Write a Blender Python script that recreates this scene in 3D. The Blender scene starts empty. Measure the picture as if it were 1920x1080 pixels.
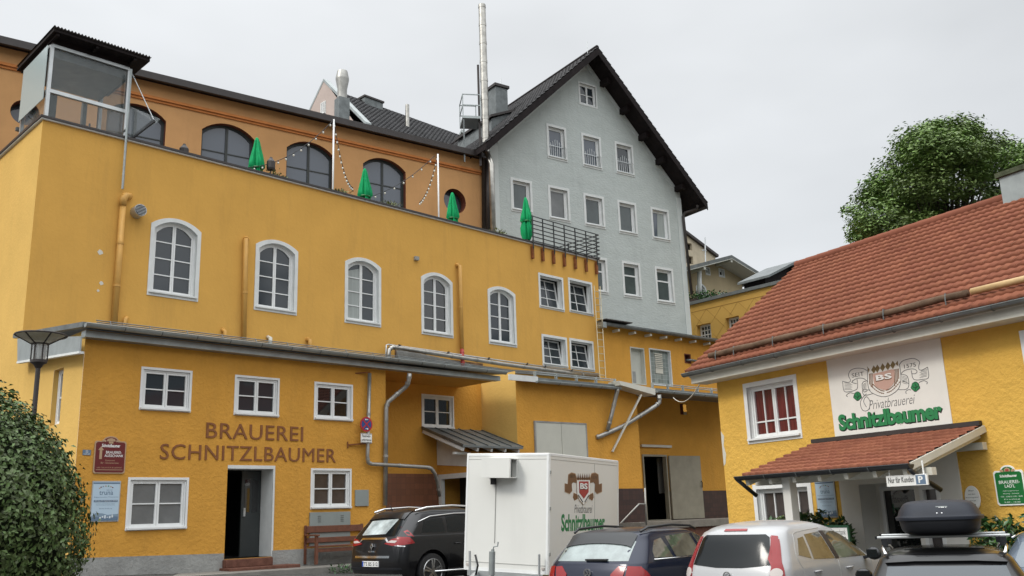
import bpy, bmesh, math, random
import numpy as np
from math import radians, cos, sin, pi, tan, atan2, sqrt
from mathutils import Vector, Matrix
from mathutils.geometry import tessellate_polygon, delaunay_2d_cdt
from mathutils.bvhtree import BVHTree
random.seed(7); RNG = np.random.default_rng(7)
SC = bpy.context.scene
COL = SC.collection

# ---------------------------------------------------------------- camera
FPX, PITCH, ROLL = 1730.68, radians(13.932), radians(-1.974)
_f = Vector((0, cos(PITCH), sin(PITCH))); _u = Vector((0, -sin(PITCH), cos(PITCH))); _r = Vector((1, 0, 0))
CR = _r*cos(ROLL) + _u*sin(ROLL); CU = -_r*sin(ROLL) + _u*cos(ROLL); CF = _f
CAM = Vector((0, 0, 1.65))
cd = bpy.data.cameras.new('camera'); cam = bpy.data.objects.new('camera', cd); COL.objects.link(cam)
cd.sensor_width = 36; cd.lens = FPX/1920*36; cd.clip_end = 3000; cd.clip_start = 0.1
m = Matrix((CR, CU, -CF)).transposed().to_4x4(); m.translation = CAM; cam.matrix_world = m
SC.camera = cam

# ---------------------------------------------------------------- world, sun, exposure
SUN_DIR = Vector((-0.80, -0.50, 0.86)).normalized()          # towards the sun
W = bpy.data.worlds.new('World'); SC.world = W; W.use_nodes = True
nt = W.node_tree; nt.nodes.clear(); N = nt.nodes.new; Lk = nt.links.new
out = N('ShaderNodeOutputWorld'); bg1 = N('ShaderNodeBackground'); bg2 = N('ShaderNodeBackground'); add = N('ShaderNodeAddShader')
sky = N('ShaderNodeTexSky'); sky.sky_type = 'NISHITA'; sky.sun_disc = False
sky.sun_elevation = math.asin(SUN_DIR.z); sky.sun_rotation = atan2(SUN_DIR.x, SUN_DIR.y)
bg1.inputs[1].default_value = 0.012
Lk(sky.outputs[0], bg1.inputs[0])
tc = N('ShaderNodeTexCoord'); sp = N('ShaderNodeSeparateXYZ'); Lk(tc.outputs['Generated'], sp.inputs[0])
def mrange(src, a, b, c, d, smooth=False):
    n = N('ShaderNodeMapRange'); n.inputs[1].default_value = a; n.inputs[2].default_value = b; n.inputs[3].default_value = c; n.inputs[4].default_value = d
    if smooth: n.interpolation_type = 'SMOOTHSTEP'
    Lk(src, n.inputs[0]); return n.outputs[0]
def mth(op, a, b):
    n = N('ShaderNodeMath'); n.operation = op
    for i, v in enumerate((a, b)):
        if isinstance(v, (int, float)): n.inputs[i].default_value = v
        else: Lk(v, n.inputs[i])
    return n.outputs[0]
zen = mrange(sp.outputs[2], 0.55, 1.0, 0.0, 1.9, True)
back = mrange(sp.outputs[1], 0.55, -0.7, 0.0, 0.72, True)
side = mrange(sp.outputs[0], -0.55, 0.6, 0.05, -0.07)
nz = N('ShaderNodeTexNoise'); nz.inputs['Scale'].default_value = 2.1; nz.inputs['Detail'].default_value = 4; nz.inputs['Roughness'].default_value = .5
mp = N('ShaderNodeMapping'); mp.inputs['Scale'].default_value = (1, 1, 2.4); Lk(tc.outputs['Generated'], mp.inputs[0]); Lk(mp.outputs[0], nz.inputs[0])
cl = mrange(nz.outputs[0], 0.3, 0.7, -0.085, 0.075)
tot = mth('ADD', mth('ADD', mth('ADD', mth('ADD', zen, back), side), cl), 0.755)
bg2.inputs[0].default_value = (0.962, 0.985, 1.0, 1)
# unseen dark skyline, added behind the camera to dim low light and reflections
nh = N('ShaderNodeTexNoise'); nh.inputs['Scale'].default_value = 5.5; nh.inputs['Detail'].default_value = 5; nh.inputs['Roughness'].default_value = .62; Lk(tc.outputs['Generated'], nh.inputs[0])
edge = mrange(nh.outputs[0], .3, .7, .14, .36)
skyline_dim = mrange(mth('SUBTRACT', edge, sp.outputs[2]), -.02, .02, 0, 1); behind = mrange(sp.outputs[1], .15, .0, 0, 1)
lmask = mth('MULTIPLY', skyline_dim, behind)
tot = mth('ADD', mth('MULTIPLY', tot, mth('SUBTRACT', 1.0, lmask)), mth('MULTIPLY', lmask, mrange(nh.outputs[0], .3, .7, .05, .22)))
Lk(tot, bg2.inputs[1]); Lk(bg1.outputs[0], add.inputs[0]); Lk(bg2.outputs[0], add.inputs[1]); Lk(add.outputs[0], out.inputs[0])
sl = bpy.data.lights.new('sun', 'SUN'); sl.energy = 1.5; sl.angle = radians(14); sl.color = (1, .955, .88)
so = bpy.data.objects.new('sun', sl); COL.objects.link(so); so.rotation_euler = SUN_DIR.to_track_quat('Z', 'Y').to_euler()
SC.view_settings.view_transform = 'Standard'; SC.view_settings.look = 'None'; SC.view_settings.gamma = 1; SC.view_settings.exposure = 0.12
SC.view_settings.use_curve_mapping = False
SC.render.engine = 'CYCLES'; SC.render.resolution_x = 1024; SC.render.resolution_y = 576

# ---------------------------------------------------------------- geometry helpers
def ray(x, y): return CF + CR*((x-960)/FPX) - CU*((y-540)/FPX)
def at(x, y, D): return CAM + ray(x, y)*D
def onz(x, y, z):
    d = ray(x, y); return CAM + d*((z-CAM.z)/d.z)
class Fr:
    """a vertical plane: u runs along the wall, n out of it (towards the yard)"""
    def __init__(s, o, az):
        s.o = Vector((o[0], o[1], 0)); s.az = radians(az); s.u = Vector((cos(s.az), sin(s.az), 0)); s.n = Vector((s.u.y, -s.u.x, 0))
    def w(s, u, z, n=0.0):
        p = s.o + s.u*u + s.n*n; return Vector((p.x, p.y, z))
    def p(s, x, y, n=0.0):
        d = ray(x, y); t = (s.o + s.n*n - CAM).dot(s.n)/d.dot(s.n); return CAM + d*t
    def uv(s, x, y, n=0.0):
        P = s.p(x, y, n); return ((P-s.o).dot(s.u), P.z)
    def loc(s, P): P = Vector(P); return ((P-s.o).dot(s.u), P.z, (Vector((P.x, P.y, 0))-s.o).dot(s.n))
    def nz(s, u, x, y):
        """point of the vertical plane across the wall at u: returns (n, z)"""
        g = Fr(s.w(u, 0, 0), math.degrees(s.az)+90); P = g.p(x, y); return ((Vector((P.x, P.y, 0))-s.w(u, 0, 0)).dot(s.n), P.z)
    def off(s, n, du=0): return Fr(s.w(du, 0, n), math.degrees(s.az))
    def rect(s, pts, n=0.0):
        """px corners TL, BL, TR, BR -> u0,u1,z0,z1"""
        a = [s.uv(*q, n) for q in pts]; return ((a[0][0]+a[1][0])/2, (a[2][0]+a[3][0])/2, (a[1][1]+a[3][1])/2, (a[0][1]+a[2][1])/2)
def loc_of(o):
    v = Vector((0, 0, 0))
    while o: v += o.location; o = o.parent
    return v
class MB:
    def __init__(s): s.v = []; s.f = []
    def add(s, pts, faces):
        k = len(s.v); s.v += [Vector(p) for p in pts]; s.f += [tuple(i+k for i in f) for f in faces]; return s
    def poly(s, pts): return s.add(pts, [tuple(range(len(pts)))])
    def hexa(s, a, b):
        """a: 4 bottom pts, b: 4 top pts"""
        return s.add(list(a)+list(b), [(0, 3, 2, 1), (4, 5, 6, 7), (0, 1, 5, 4), (1, 2, 6, 5), (2, 3, 7, 6), (3, 0, 4, 7)])
    def box(s, F, u0, u1, z0, z1, n0, n1):
        return s.hexa([F.w(u0, z0, n0), F.w(u1, z0, n0), F.w(u1, z0, n1), F.w(u0, z0, n1)], [F.w(u0, z1, n0), F.w(u1, z1, n0), F.w(u1, z1, n1), F.w(u0, z1, n1)])
    def prism(s, F, pts, n0, n1):
        k = len(pts); a = [F.w(u, z, n0) for u, z in pts]; b = [F.w(u, z, n1) for u, z in pts]
        return s.add(a+b, [tuple(range(k))[::-1], tuple(range(k, 2*k))] + [(i, (i+1) % k, k+(i+1) % k, k+i) for i in range(k)])
    def ring(s, F, A, B, n0, n1):
        k = len(A); P = [F.w(u, z, n0) for u, z in A]+[F.w(u, z, n0) for u, z in B]+[F.w(u, z, n1) for u, z in A]+[F.w(u, z, n1) for u, z in B]
        f = []
        for i in range(k):
            j = (i+1) % k
            f += [(i, j, k+j, k+i), (2*k+i, 3*k+i, 3*k+j, 2*k+j), (i, 2*k+i, 2*k+j, j), (k+i, k+j, 3*k+j, 3*k+i)]
        return s.add(P, f)
    def beam(s, a, b, w, h=None, up=Vector((0, 0, 1))):
        h = h or w; a = Vector(a); b = Vector(b); d = (b-a).normalized()
        if abs(d.dot(up)) > .98: up = Vector((1, 0, 0))
        x = d.cross(up).normalized()*w/2; y = x.cross(d).normalized()*h/2
        return s.hexa([a-x-y, a+x-y, a+x+y, a-x+y], [b-x-y, b+x-y, b+x+y, b-x+y])
    def tube(s, pts, r, seg=10, cap=True):
        pts = [Vector(p) for p in pts]; n = len(pts); R = r if isinstance(r, (list, tuple)) else [r]*n; k0 = len(s.v); ref = None
        for i, p in enumerate(pts):
            d = (pts[min(i+1, n-1)]-pts[max(i-1, 0)]).normalized()
            if ref is None: ref = Vector((0, 0, 1)) if abs(d.z) < .9 else Vector((1, 0, 0))
            x = ref - d*ref.dot(d)
            if x.length < 1e-4: x = Vector((0, 1, 0)) - d*d.y
            x.normalize(); ref = x; y = d.cross(x)
            for j in range(seg):
                t = 2*pi*j/seg; s.v.append(p + (x*cos(t)+y*sin(t))*R[i])
        for i in range(n-1):
            for j in range(seg):
                a = k0+i*seg+j; b = k0+i*seg+(j+1) % seg; s.f.append((a, b, b+seg, a+seg))
        if cap: s.f.append(tuple(k0+j for j in range(seg))[::-1]); s.f.append(tuple(k0+(n-1)*seg+j for j in range(seg)))
        return s
    def lathe(s, c, prof, seg=20, axis=None):
        c = Vector(c); ax = Vector(axis or (0, 0, 1)).normalized(); x = Vector((1, 0, 0)) if abs(ax.x) < .9 else Vector((0, 1, 0)); x = (x-ax*x.dot(ax)).normalized(); y = ax.cross(x); k0 = len(s.v)
        for r, h in prof:
            for j in range(seg):
                t = 2*pi*j/seg; s.v.append(c+ax*h+(x*cos(t)+y*sin(t))*r)
        for i in range(len(prof)-1):
            for j in range(seg):
                a = k0+i*seg+j; b = k0+i*seg+(j+1) % seg; s.f.append((a, b, b+seg, a+seg))
        s.f.append(tuple(k0+j for j in range(seg))[::-1]); s.f.append(tuple(k0+(len(prof)-1)*seg+j for j in range(seg)))
        return s
    def ball(s, c, r, seg=8, rings=5, sq=1.0):
        return s.lathe(Vector(c), [(max(r*sin(pi*i/rings), r*.02), -r*sq*cos(pi*i/rings)) for i in range(rings+1)], seg)
    def build(s, name, mat, parent=None, smooth=False, local=False, fix=True, bevel=0):
        off = Vector((0, 0, 0)) if (local or parent is None) else loc_of(parent)
        me = bpy.data.meshes.new(name); me.from_pydata([tuple(v-off) for v in s.v], [], s.f)
        if fix:
            bm = bmesh.new(); bm.from_mesh(me); bmesh.ops.recalc_face_normals(bm, faces=bm.faces); bm.to_mesh(me); bm.free()
        me.materials.append(mat)
        if smooth: me.shade_smooth() if smooth is True else me.shade_smooth()
        o = bpy.data.objects.new(name, me); COL.objects.link(o)
        if parent: o.parent = parent
        if bevel:
            b = o.modifiers.new('bevel', 'BEVEL'); b.width = bevel; b.segments = 2; b.limit_method = 'ANGLE'; b.angle_limit = radians(40)
        if smooth == 'auto':
            for e in me.edges: pass
            me.set_sharp_from_angle(angle=radians(38))
        return o
def sheet(name, verts, faces, mat, parent=None, rnd=None, smooth=False, local=False):
    off = np.zeros(3) if (local or parent is None) else np.array(loc_of(parent))
    me = bpy.data.meshes.new(name); verts = np.asarray(verts, dtype=np.float32)-off.astype(np.float32); faces = np.asarray(faces, dtype=np.int32); nf, k = faces.shape
    me.vertices.add(len(verts)); me.vertices.foreach_set('co', verts.ravel()); me.loops.add(nf*k); me.loops.foreach_set('vertex_index', faces.ravel())
    me.polygons.add(nf); me.polygons.foreach_set('loop_start', np.arange(0, nf*k, k, dtype=np.int32)); me.polygons.foreach_set('loop_total', np.full(nf, k, dtype=np.int32))
    me.update(calc_edges=True); me.validate()
    if rnd is not None:
        a = me.attributes.new('rnd', 'FLOAT', 'FACE'); a.data.foreach_set('value', np.asarray(rnd, dtype=np.float32))
    me.materials.append(mat)
    if smooth: me.shade_smooth()
    o = bpy.data.objects.new(name, me); COL.objects.link(o)
    if parent: o.parent = parent
    return o
def tag(o, label=None, cat=None, group=None, kind=None):
    if label: o['label'] = label
    if cat: o['category'] = cat
    if group: o['group'] = group
    if kind: o['kind'] = kind
    return o
def empty(name, loc, label, cat, group=None, rz=0):
    o = bpy.data.objects.new(name, None); COL.objects.link(o); o.location = loc; o.rotation_euler = (0, 0, rz); o.empty_display_size = .2
    return tag(o, label, cat, group)

# ---------------------------------------------------------------- materials
def mat(name, col, rough=.7, metal=0, spec=.5, var=.0, vscale=1.0, bump=0, bscale=40, detail=6, rnd=0, dirt=0, coat=0, trans=0, emit=None, ior=None, stretch=None, alpha=1.0, aniso=None):
    m = bpy.data.materials.new(name); m.use_nodes = True; t = m.node_tree; p = t.nodes['Principled BSDF']
    p.inputs['Base Color'].default_value = (*col, 1); p.inputs['Roughness'].default_value = rough; p.inputs['Metallic'].default_value = metal
    p.inputs['Specular IOR Level'].default_value = spec if (rough < .7 or spec != .5) else .12
    if ior: p.inputs['IOR'].default_value = ior
    if coat: p.inputs['Coat Weight'].default_value = min(coat, .6); p.inputs['Coat Roughness'].default_value = .04
    if trans: p.inputs['Transmission Weight'].default_value = trans
    if alpha < 1: p.inputs['Alpha'].default_value = alpha
    if emit: p.inputs['Emission Color'].default_value = (*emit, 1); p.inputs['Emission Strength'].default_value = 1
    N = t.nodes.new; L = t.links.new
    co = None
    if var or bump or dirt:
        g = N('ShaderNodeNewGeometry'); co = g.outputs['Position']
        if stretch:
            mp = N('ShaderNodeMapping'); mp.inputs['Scale'].default_value = stretch; L(co, mp.inputs[0]); co = mp.outputs[0]
    cur = None
    def mix(a, b, fac, mode='MIX'):
        x = N('ShaderNodeMix'); x.data_type = 'RGBA'; x.blend_type = mode
        if hasattr(fac, 'links'): L(fac, x.inputs[0])
        else: x.inputs[0].default_value = fac
        for i, v in ((6, a), (7, b)):
            if hasattr(v, 'links'): L(v, x.inputs[i])
            else: x.inputs[i].default_value = (*v, 1)
        return x.outputs[2]
    def mr(src, a, b, c, d):
        x = N('ShaderNodeMapRange'); x.inputs[1].default_value = a; x.inputs[2].default_value = b; x.inputs[3].default_value = c; x.inputs[4].default_value = d; L(src, x.inputs[0]); return x.outputs[0]
    cur = col
    if var:
        n = N('ShaderNodeTexNoise'); n.inputs['Scale'].default_value = vscale; n.inputs['Detail'].default_value = 8; n.inputs['Roughness'].default_value = .62; L(co, n.inputs[0])
        cur = mix(tuple(c*(1-var) for c in col), tuple(min(1, c*(1+var)) for c in col), mr(n.outputs[0], .32, .68, 0, 1))
    if dirt:
        n = N('ShaderNodeTexNoise'); n.inputs['Scale'].default_value = .9; n.inputs['Detail'].default_value = 10; n.inputs['Roughness'].default_value = .7
        mp = N('ShaderNodeMapping'); mp.inputs['Scale'].default_value = (2.6, 2.6, .35); g2 = N('ShaderNodeNewGeometry'); L(g2.outputs['Position'], mp.inputs[0]); L(mp.outputs[0], n.inputs[0])
        cur = mix(cur, tuple(c*.55+.02 for c in col), mr(n.outputs[0], .52, .8, 0, dirt))
    if rnd:
        a = N('ShaderNodeAttribute'); a.attribute_name = 'rnd'
        v = mr(a.outputs['Fac'], 0, 1, 1-rnd, 1+rnd)
        hs = N('ShaderNodeHueSaturation'); L(v, hs.inputs['Value']); L(mr(a.outputs['Fac'], 0, 1, .5-rnd*.03, .5+rnd*.03), hs.inputs['Hue'])
        if hasattr(cur, 'links'): L(cur, hs.inputs['Color'])
        else: hs.inputs['Color'].default_value = (*cur, 1)
        cur = hs.outputs[0]
    if hasattr(cur, 'links'): L(cur, p.inputs['Base Color'])
    if bump:
        n = N('ShaderNodeTexNoise'); n.inputs['Scale'].default_value = bscale; n.inputs['Detail'].default_value = detail; n.inputs['Roughness'].default_value = .6; L(co, n.inputs[0])
        b = N('ShaderNodeBump'); b.inputs['Strength'].default_value = min(1, bump); b.inputs['Distance'].default_value = .02 if bump <= 1 else .02*bump; L(n.outputs[0], b.inputs['Height']); L(b.outputs[0], p.inputs['Normal'])
    return m
M = {}
M['yel_up'] = mat('upper yellow plaster', (.635, .356, .086), .9, var=.045, vscale=.8, bump=.35, bscale=9, dirt=.33)
M['yel_low'] = mat('rough yellow plaster', (.61, .308, .058), .92, var=.07, vscale=1.3, bump=1.2, bscale=12, detail=8, dirt=.30)
M['yel_sunlit'] = mat('sunlit side plaster', (.655, .42, .125), .92, var=.05, vscale=1.0, bump=.5, bscale=10, dirt=.18)  # paler copy of the yellow plaster, sunlight on left-facing walls put into the colour
M['yel_shop'] = mat('shop yellow plaster', (.69, .415, .088), .92, var=.07, vscale=1.6, bump=1.6, bscale=11, detail=5, dirt=.12)
M['orange'] = mat('apricot plaster', (.53, .29, .125), .9, var=.08, vscale=.7, bump=.2, bscale=8, dirt=.3)
M['brick_red'] = mat('dark red reveal paint', (.16, .055, .035), .8, var=.1, vscale=4)
M['orange_trim'] = mat('orange cornice paint', (.50, .19, .06), .8, var=.1, vscale=3)
M['grey_pl'] = mat('pale grey plaster', (.47, .505, .485), .92, var=.05, vscale=1.2, bump=1.2, bscale=6, detail=7, dirt=.28, stretch=(1, 1, 2.2))
M['grey_corner'] = mat('smooth corner plaster', (.56, .59, .57), .9, var=.04, vscale=2)
M['base_grey'] = mat('grey plinth cement', (.30, .30, .285), .92, var=.16, vscale=2.6, bump=1, bscale=16, dirt=.4)
M['white'] = mat('white window paint', (.74, .75, .74), .45, var=.04, vscale=5, dirt=.18)
M['trim'] = mat('white trim plaster', (.66, .675, .66), .85, var=.06, vscale=4, dirt=.35)
M['cream'] = mat('cream wood paint', (.60, .585, .51), .6, var=.06, vscale=3, dirt=.2)
M['zinc'] = mat('weathered zinc', (.33, .36, .355), .42, metal=.55, var=.16, vscale=2.5, dirt=.4)
M['zinc_dark'] = mat('dark weathered zinc', (.16, .175, .175), .5, metal=.5, var=.25, vscale=3, dirt=.4)
M['pipe_grey'] = mat('galvanised pipe', (.36, .355, .33), .4, metal=.6, var=.2, vscale=3, dirt=.5)
M['steel'] = mat('stainless steel', (.40, .385, .35), .3, metal=.9, var=.25, vscale=4, bump=.06, bscale=3)
M['steel_dull'] = mat('dull steel', (.5, .52, .52), .4, metal=.7, var=.1, vscale=3)
M['rust'] = mat('rusty pipe', (.22, .085, .035), .75, var=.35, vscale=8)
M['pipe_yel'] = mat('painted pipe', (.57, .31, .07), .6, var=.08, vscale=3, dirt=.35)
M['dark'] = mat('dark brown metal', (.035, .028, .026), .55, var=.2, vscale=3)
M['black'] = mat('black rubber', (.012, .012, .013), .6)
M['black_metal'] = mat('black metal', (.02, .022, .024), .4)
M['darkwood'] = mat('dark stained wood', (.016, .012, .012), .7, var=.3, vscale=4, bump=.3, bscale=12)
M['glass'] = mat('window glass', (.026, .033, .039), .05, spec=.6, ior=1.5, bump=.04, bscale=.8, detail=1)
M['glass_hall'] = mat('hall glass', (.085, .10, .125), .08, spec=.6, ior=1.5, bump=.04, bscale=.7, detail=1)
M['glass_dark'] = mat('dark window glass', (.012, .013, .014), .03, spec=.9, ior=1.5, bump=.05, bscale=1.2, detail=1)
M['glass_frost'] = mat('frosted window glass', (.135, .14, .14), .3, spec=.6, var=.22, vscale=1.6)
M['glass_pale'] = mat('pale reflecting glass', (.07, .085, .085), .08, spec=.5, var=.25, vscale=.9, bump=.04, bscale=.8, detail=1)
M['glass_brown'] = mat('smoky window glass', (.06, .05, .047), .12, spec=.7, var=.3, vscale=2)
M['curtain'] = mat('net curtain', (.30, .325, .31), .4, var=.15, vscale=3, stretch=(6, 6, .3))
M['red_curtain'] = mat('dark red curtain', (.10, .016, .016), .25, spec=.8, var=.5, vscale=3, stretch=(5, 5, .4))
M['tile_red'] = mat('clay roof tile', (.215, .082, .050), .9, rnd=.08, var=.12, vscale=1.1, dirt=.18)
M['tile_dark'] = mat('dark roof tile', (.032, .031, .033), .6, rnd=.25, var=.25, vscale=1.3)
M['door_grey'] = mat('grey door paint', (.50, .50, .44), .6, var=.06, vscale=1.5, dirt=.25)
M['door_beige'] = mat('worn steel door paint', (.29, .265, .20), .65, var=.12, vscale=2.2, dirt=.5)
M['door_dark'] = mat('dark grey door', (.035, .04, .04), .4, var=.12, vscale=2)
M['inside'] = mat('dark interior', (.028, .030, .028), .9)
M['inside_mid'] = mat('unlit room wall', (.20, .20, .19), .9)
M['ledge'] = mat('concrete ledge', (.22, .20, .17), .92, var=.2, vscale=2.5, bump=1, bscale=14)
def tiles_mat(name, c1, c2, mort, sx, sy, rough=.4):
    m = bpy.data.materials.new(name); m.use_nodes = True; t = m.node_tree; p = t.nodes['Principled BSDF']; N = t.nodes.new; L = t.links.new
    at_ = N('ShaderNodeAttribute'); at_.attribute_name = 'uvw'
    b = N('ShaderNodeTexBrick'); b.offset = 0; b.inputs['Scale'].default_value = 1; b.inputs['Brick Width'].default_value = sx; b.inputs['Row Height'].default_value = sy; b.inputs['Mortar Size'].default_value = .006
    b.inputs['Color1'].default_value = (*c1, 1); b.inputs['Color2'].default_value = (*c2, 1); b.inputs['Mortar'].default_value = (*mort, 1)
    L(at_.outputs['Vector'], b.inputs[0]); L(b.outputs[0], p.inputs['Base Color']); p.inputs['Roughness'].default_value = rough
    return m
M['tile_brown'] = tiles_mat('brown wall tiles', (.040, .018, .013), (.062, .027, .019), (.022, .015, .012), .16, .16)
M['tile_rust'] = tiles_mat('red brown wall tiles', (.16, .065, .035), (.21, .085, .045), (.12, .06, .035), .17, .17, .5)
M['glassblock'] = tiles_mat('glass blocks', (.16, .19, .18), (.26, .30, .28), (.42, .44, .42), .19, .19, .25)
def uvw(o, F):
    me = o.data; off = loc_of(o); a = me.attributes.new('uvw', 'FLOAT_VECTOR', 'POINT')
    for i, v in enumerate(me.vertices):
        q = F.loc(v.co+off); a.data[i].vector = (q[0], q[1], 0)
    return o
def paint(name, col, metal=.0, rough=.28):
    return mat(name, col, rough, metal=metal, spec=.3, coat=.45)
M['paint_black'] = paint('black car paint', (.006, .006, .007)); M['paint_navy'] = paint('navy car paint', (.009, .013, .030), .2)
M['paint_silver'] = paint('silver car paint', (.40, .405, .41), .15); M['paint_blue'] = paint('slate blue car paint', (.09, .12, .16), .3)
M['car_glass'] = mat('tinted car glass', (.006, .008, .009), .12, spec=.5, ior=1.42, bump=.05, bscale=1.5, detail=1)
M['car_glass_light'] = mat('light car glass', (.21, .25, .245), .06, spec=1, ior=1.6, var=.35, vscale=2.2)
M['lamp_red'] = mat('red lamp plastic', (.24, .006, .008), .25, coat=.3); M['lamp_clear'] = mat('clear lamp plastic', (.5, .45, .42), .12, coat=1)
M['chrome'] = mat('chrome', (.75, .75, .75), .12, metal=1); M['plate'] = mat('plate white', (.72, .73, .72), .4); M['plate_blue'] = mat('plate blue', (.02, .07, .35), .4)
M['ink'] = mat('black ink', (.012, .012, .012), .5); M['rim'] = mat('alloy rim', (.42, .42, .42), .25, metal=.85)
M['plastic'] = mat('black plastic', (.014, .015, .018), .55, spec=.25); M['box_plastic'] = mat('roof box plastic', (.016, .019, .027), .5, spec=.25, bump=.1, bscale=150)
M['trailer'] = mat('trailer white', (.68, .68, .645), .4, var=.02, vscale=1, dirt=.12); M['seal'] = mat('panel seam grey', (.36, .36, .34), .6)
M['brown_ink'] = mat('emblem brown', (.17, .085, .04), .6); M['olive_ink'] = mat('emblem gold brown', (.21, .155, .075), .7); M['pink_ink'] = mat('emblem pale red', (.52, .34, .28), .8)
M['red_ink'] = mat('emblem red', (.36, .045, .04), .6); M['green_ink'] = mat('sign green', (.018, .20, .065), .6); M['green_dk'] = mat('sign dark green', (.008, .14, .03), .35)
M['white_ink'] = mat('white ink', (.78, .78, .75), .6); M['grey_ink'] = mat('grey ink', (.12, .12, .12), .6); M['panel_white'] = mat('painted white panel', (.72, .705, .655), .85, var=.03, vscale=3, dirt=.08)
M['letters'] = mat('brown raised letters', (.235, .10, .045), .7, var=.15, vscale=6); M['letter_edge'] = mat('letter edge', (.12, .05, .025), .8)
M['maroon'] = mat('maroon sign enamel', (.13, .014, .016), .35); M['tan'] = mat('tan border', (.42, .28, .17), .5)
M['poster'] = mat('poster pale blue', (.44, .56, .66), .4); M['poster_dark'] = mat('poster dark blue', (.12, .18, .26), .5); M['poster_white'] = mat('poster white', (.66, .72, .76), .4); M['poster_mid'] = mat('poster mid blue', (.20, .28, .36), .5)
M['parasol'] = mat('green parasol cloth', (.010, .30, .105), .75, var=.12, vscale=5); M['sig_red'] = mat('traffic red', (.42, .02, .03), .4); M['sig_blue'] = mat('traffic blue', (.02, .06, .22), .4)
M['bench'] = mat('red brown bench wood', (.15, .055, .030), .6, var=.22, vscale=9, bump=.3, bscale=40); M['step'] = mat('brown stone step', (.15, .07, .05), .75, var=.25, vscale=9, bump=.4, bscale=30)
M['cabinet'] = mat('grey cabinet paint', (.25, .28, .27), .5, var=.05, vscale=2, dirt=.2)
M['leaf_hedge'] = mat('beech leaves', (.075, .115, .032), .55, rnd=.55, spec=.45); M['leaf_tree'] = mat('ash leaves', (.125, .195, .045), .55, rnd=.5); M['leaf_laurel'] = mat('laurel leaves', (.032, .085, .022), .28, rnd=.5); M['leaf_dry'] = mat('flower foliage', (.14, .15, .05), .6, rnd=.6)
M['bark'] = mat('bark', (.055, .045, .036), .9, var=.3, vscale=4); M['wood_log'] = mat('weathered log', (.115, .075, .05), .8, var=.3, vscale=5, bump=.4, bscale=18); M['wood_new'] = mat('yellow pole', (.47, .32, .15), .6, var=.15, vscale=4)
M['bulb'] = mat('frosted bulb', (.7, .68, .6), .3); M['pot'] = mat('dark planter', (.05, .04, .035), .8); M['alu'] = mat('aluminium ladder', (.55, .48, .33), .45, metal=.4, var=.15, vscale=4)
M['shelter_glass'] = mat('frosted shelter glass', (.42, .50, .50), .25, spec=.6, alpha=.93); M['shelter_clear'] = mat('clear shelter glass', (.14, .17, .17), .04, spec=1, alpha=.24)
M['beige'] = mat('beige render', (.46, .375, .235), .9, var=.06, vscale=1, dirt=.2); M['cream_wall'] = mat('cream render', (.52, .45, .33), .9, var=.1, vscale=1.5, bump=.8, bscale=5); M['pinkish'] = mat('pale pink render', (.48, .40, .36), .9, var=.06, vscale=1, dirt=.2)
M['yel_far'] = mat('diamond plate yellow', (.60, .36, .095), .85, var=.04, vscale=1); M['groove'] = mat('plate groove', (.32, .18, .05), .9); M['roof_grey'] = mat('grey roof edge', (.15, .16, .155), .7, var=.2, vscale=2)
M['olive_frame'] = mat('brown green window frame', (.03, .035, .033), .5)

# ---------------------------------------------------------------- text
_tc = {}
def text_geo(s, offset=0., shear=0., spacing=1., ext=0., bev=0.):
    key = (s, offset, shear, spacing, ext, bev)
    if key in _tc: return _tc[key]
    cu = bpy.data.curves.new('t', 'FONT'); cu.body = s; cu.size = 1; cu.offset = offset; cu.shear = shear; cu.space_character = spacing; cu.extrude = ext; cu.bevel_depth = bev; cu.resolution_u = 3
    ob = bpy.data.objects.new('t', cu); COL.objects.link(ob); dg = bpy.context.evaluated_depsgraph_get(); me = bpy.data.meshes.new_from_object(ob.evaluated_get(dg))
    v = np.array([tuple(x.co) for x in me.vertices]); f = [tuple(p.vertices) for p in me.polygons]
    bpy.data.objects.remove(ob); bpy.data.curves.remove(cu); bpy.data.meshes.remove(me)
    lo = v.min(0); hi = v.max(0); v[:, 0] = (v[:, 0]-lo[0])/(hi[0]-lo[0]); v[:, 1] = (v[:, 1]-lo[1])/(hi[1]-lo[1])
    _tc[key] = (v, f, (hi[0]-lo[0])/(hi[1]-lo[1])); return _tc[key]
def text_into(mb, P, s, x0, y0, x1, y1, n=.004, arc=None, **k):
    """P(x, y, n) -> point ; writes s into the box x0..x1, y0..y1"""
    v, f, _ = text_geo(s, **k)
    pts = []
    for a, b, c in v:
        x = x0+(x1-x0)*a; y = y0+(y1-y0)*b
        if arc: y += arc*(a)
        pts.append(P(x, y, n+c))
    mb.add(pts, f)
def text(F, s, u0, z0, u1, z1, n, mt, parent, name='lettering', **k):
    mb = MB(); text_into(mb, lambda x, y, c: F.w(x, y, c), s, u0, z0, u1, z1, n, **k); return mb.build(name, mt, parent, fix=False)

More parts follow.
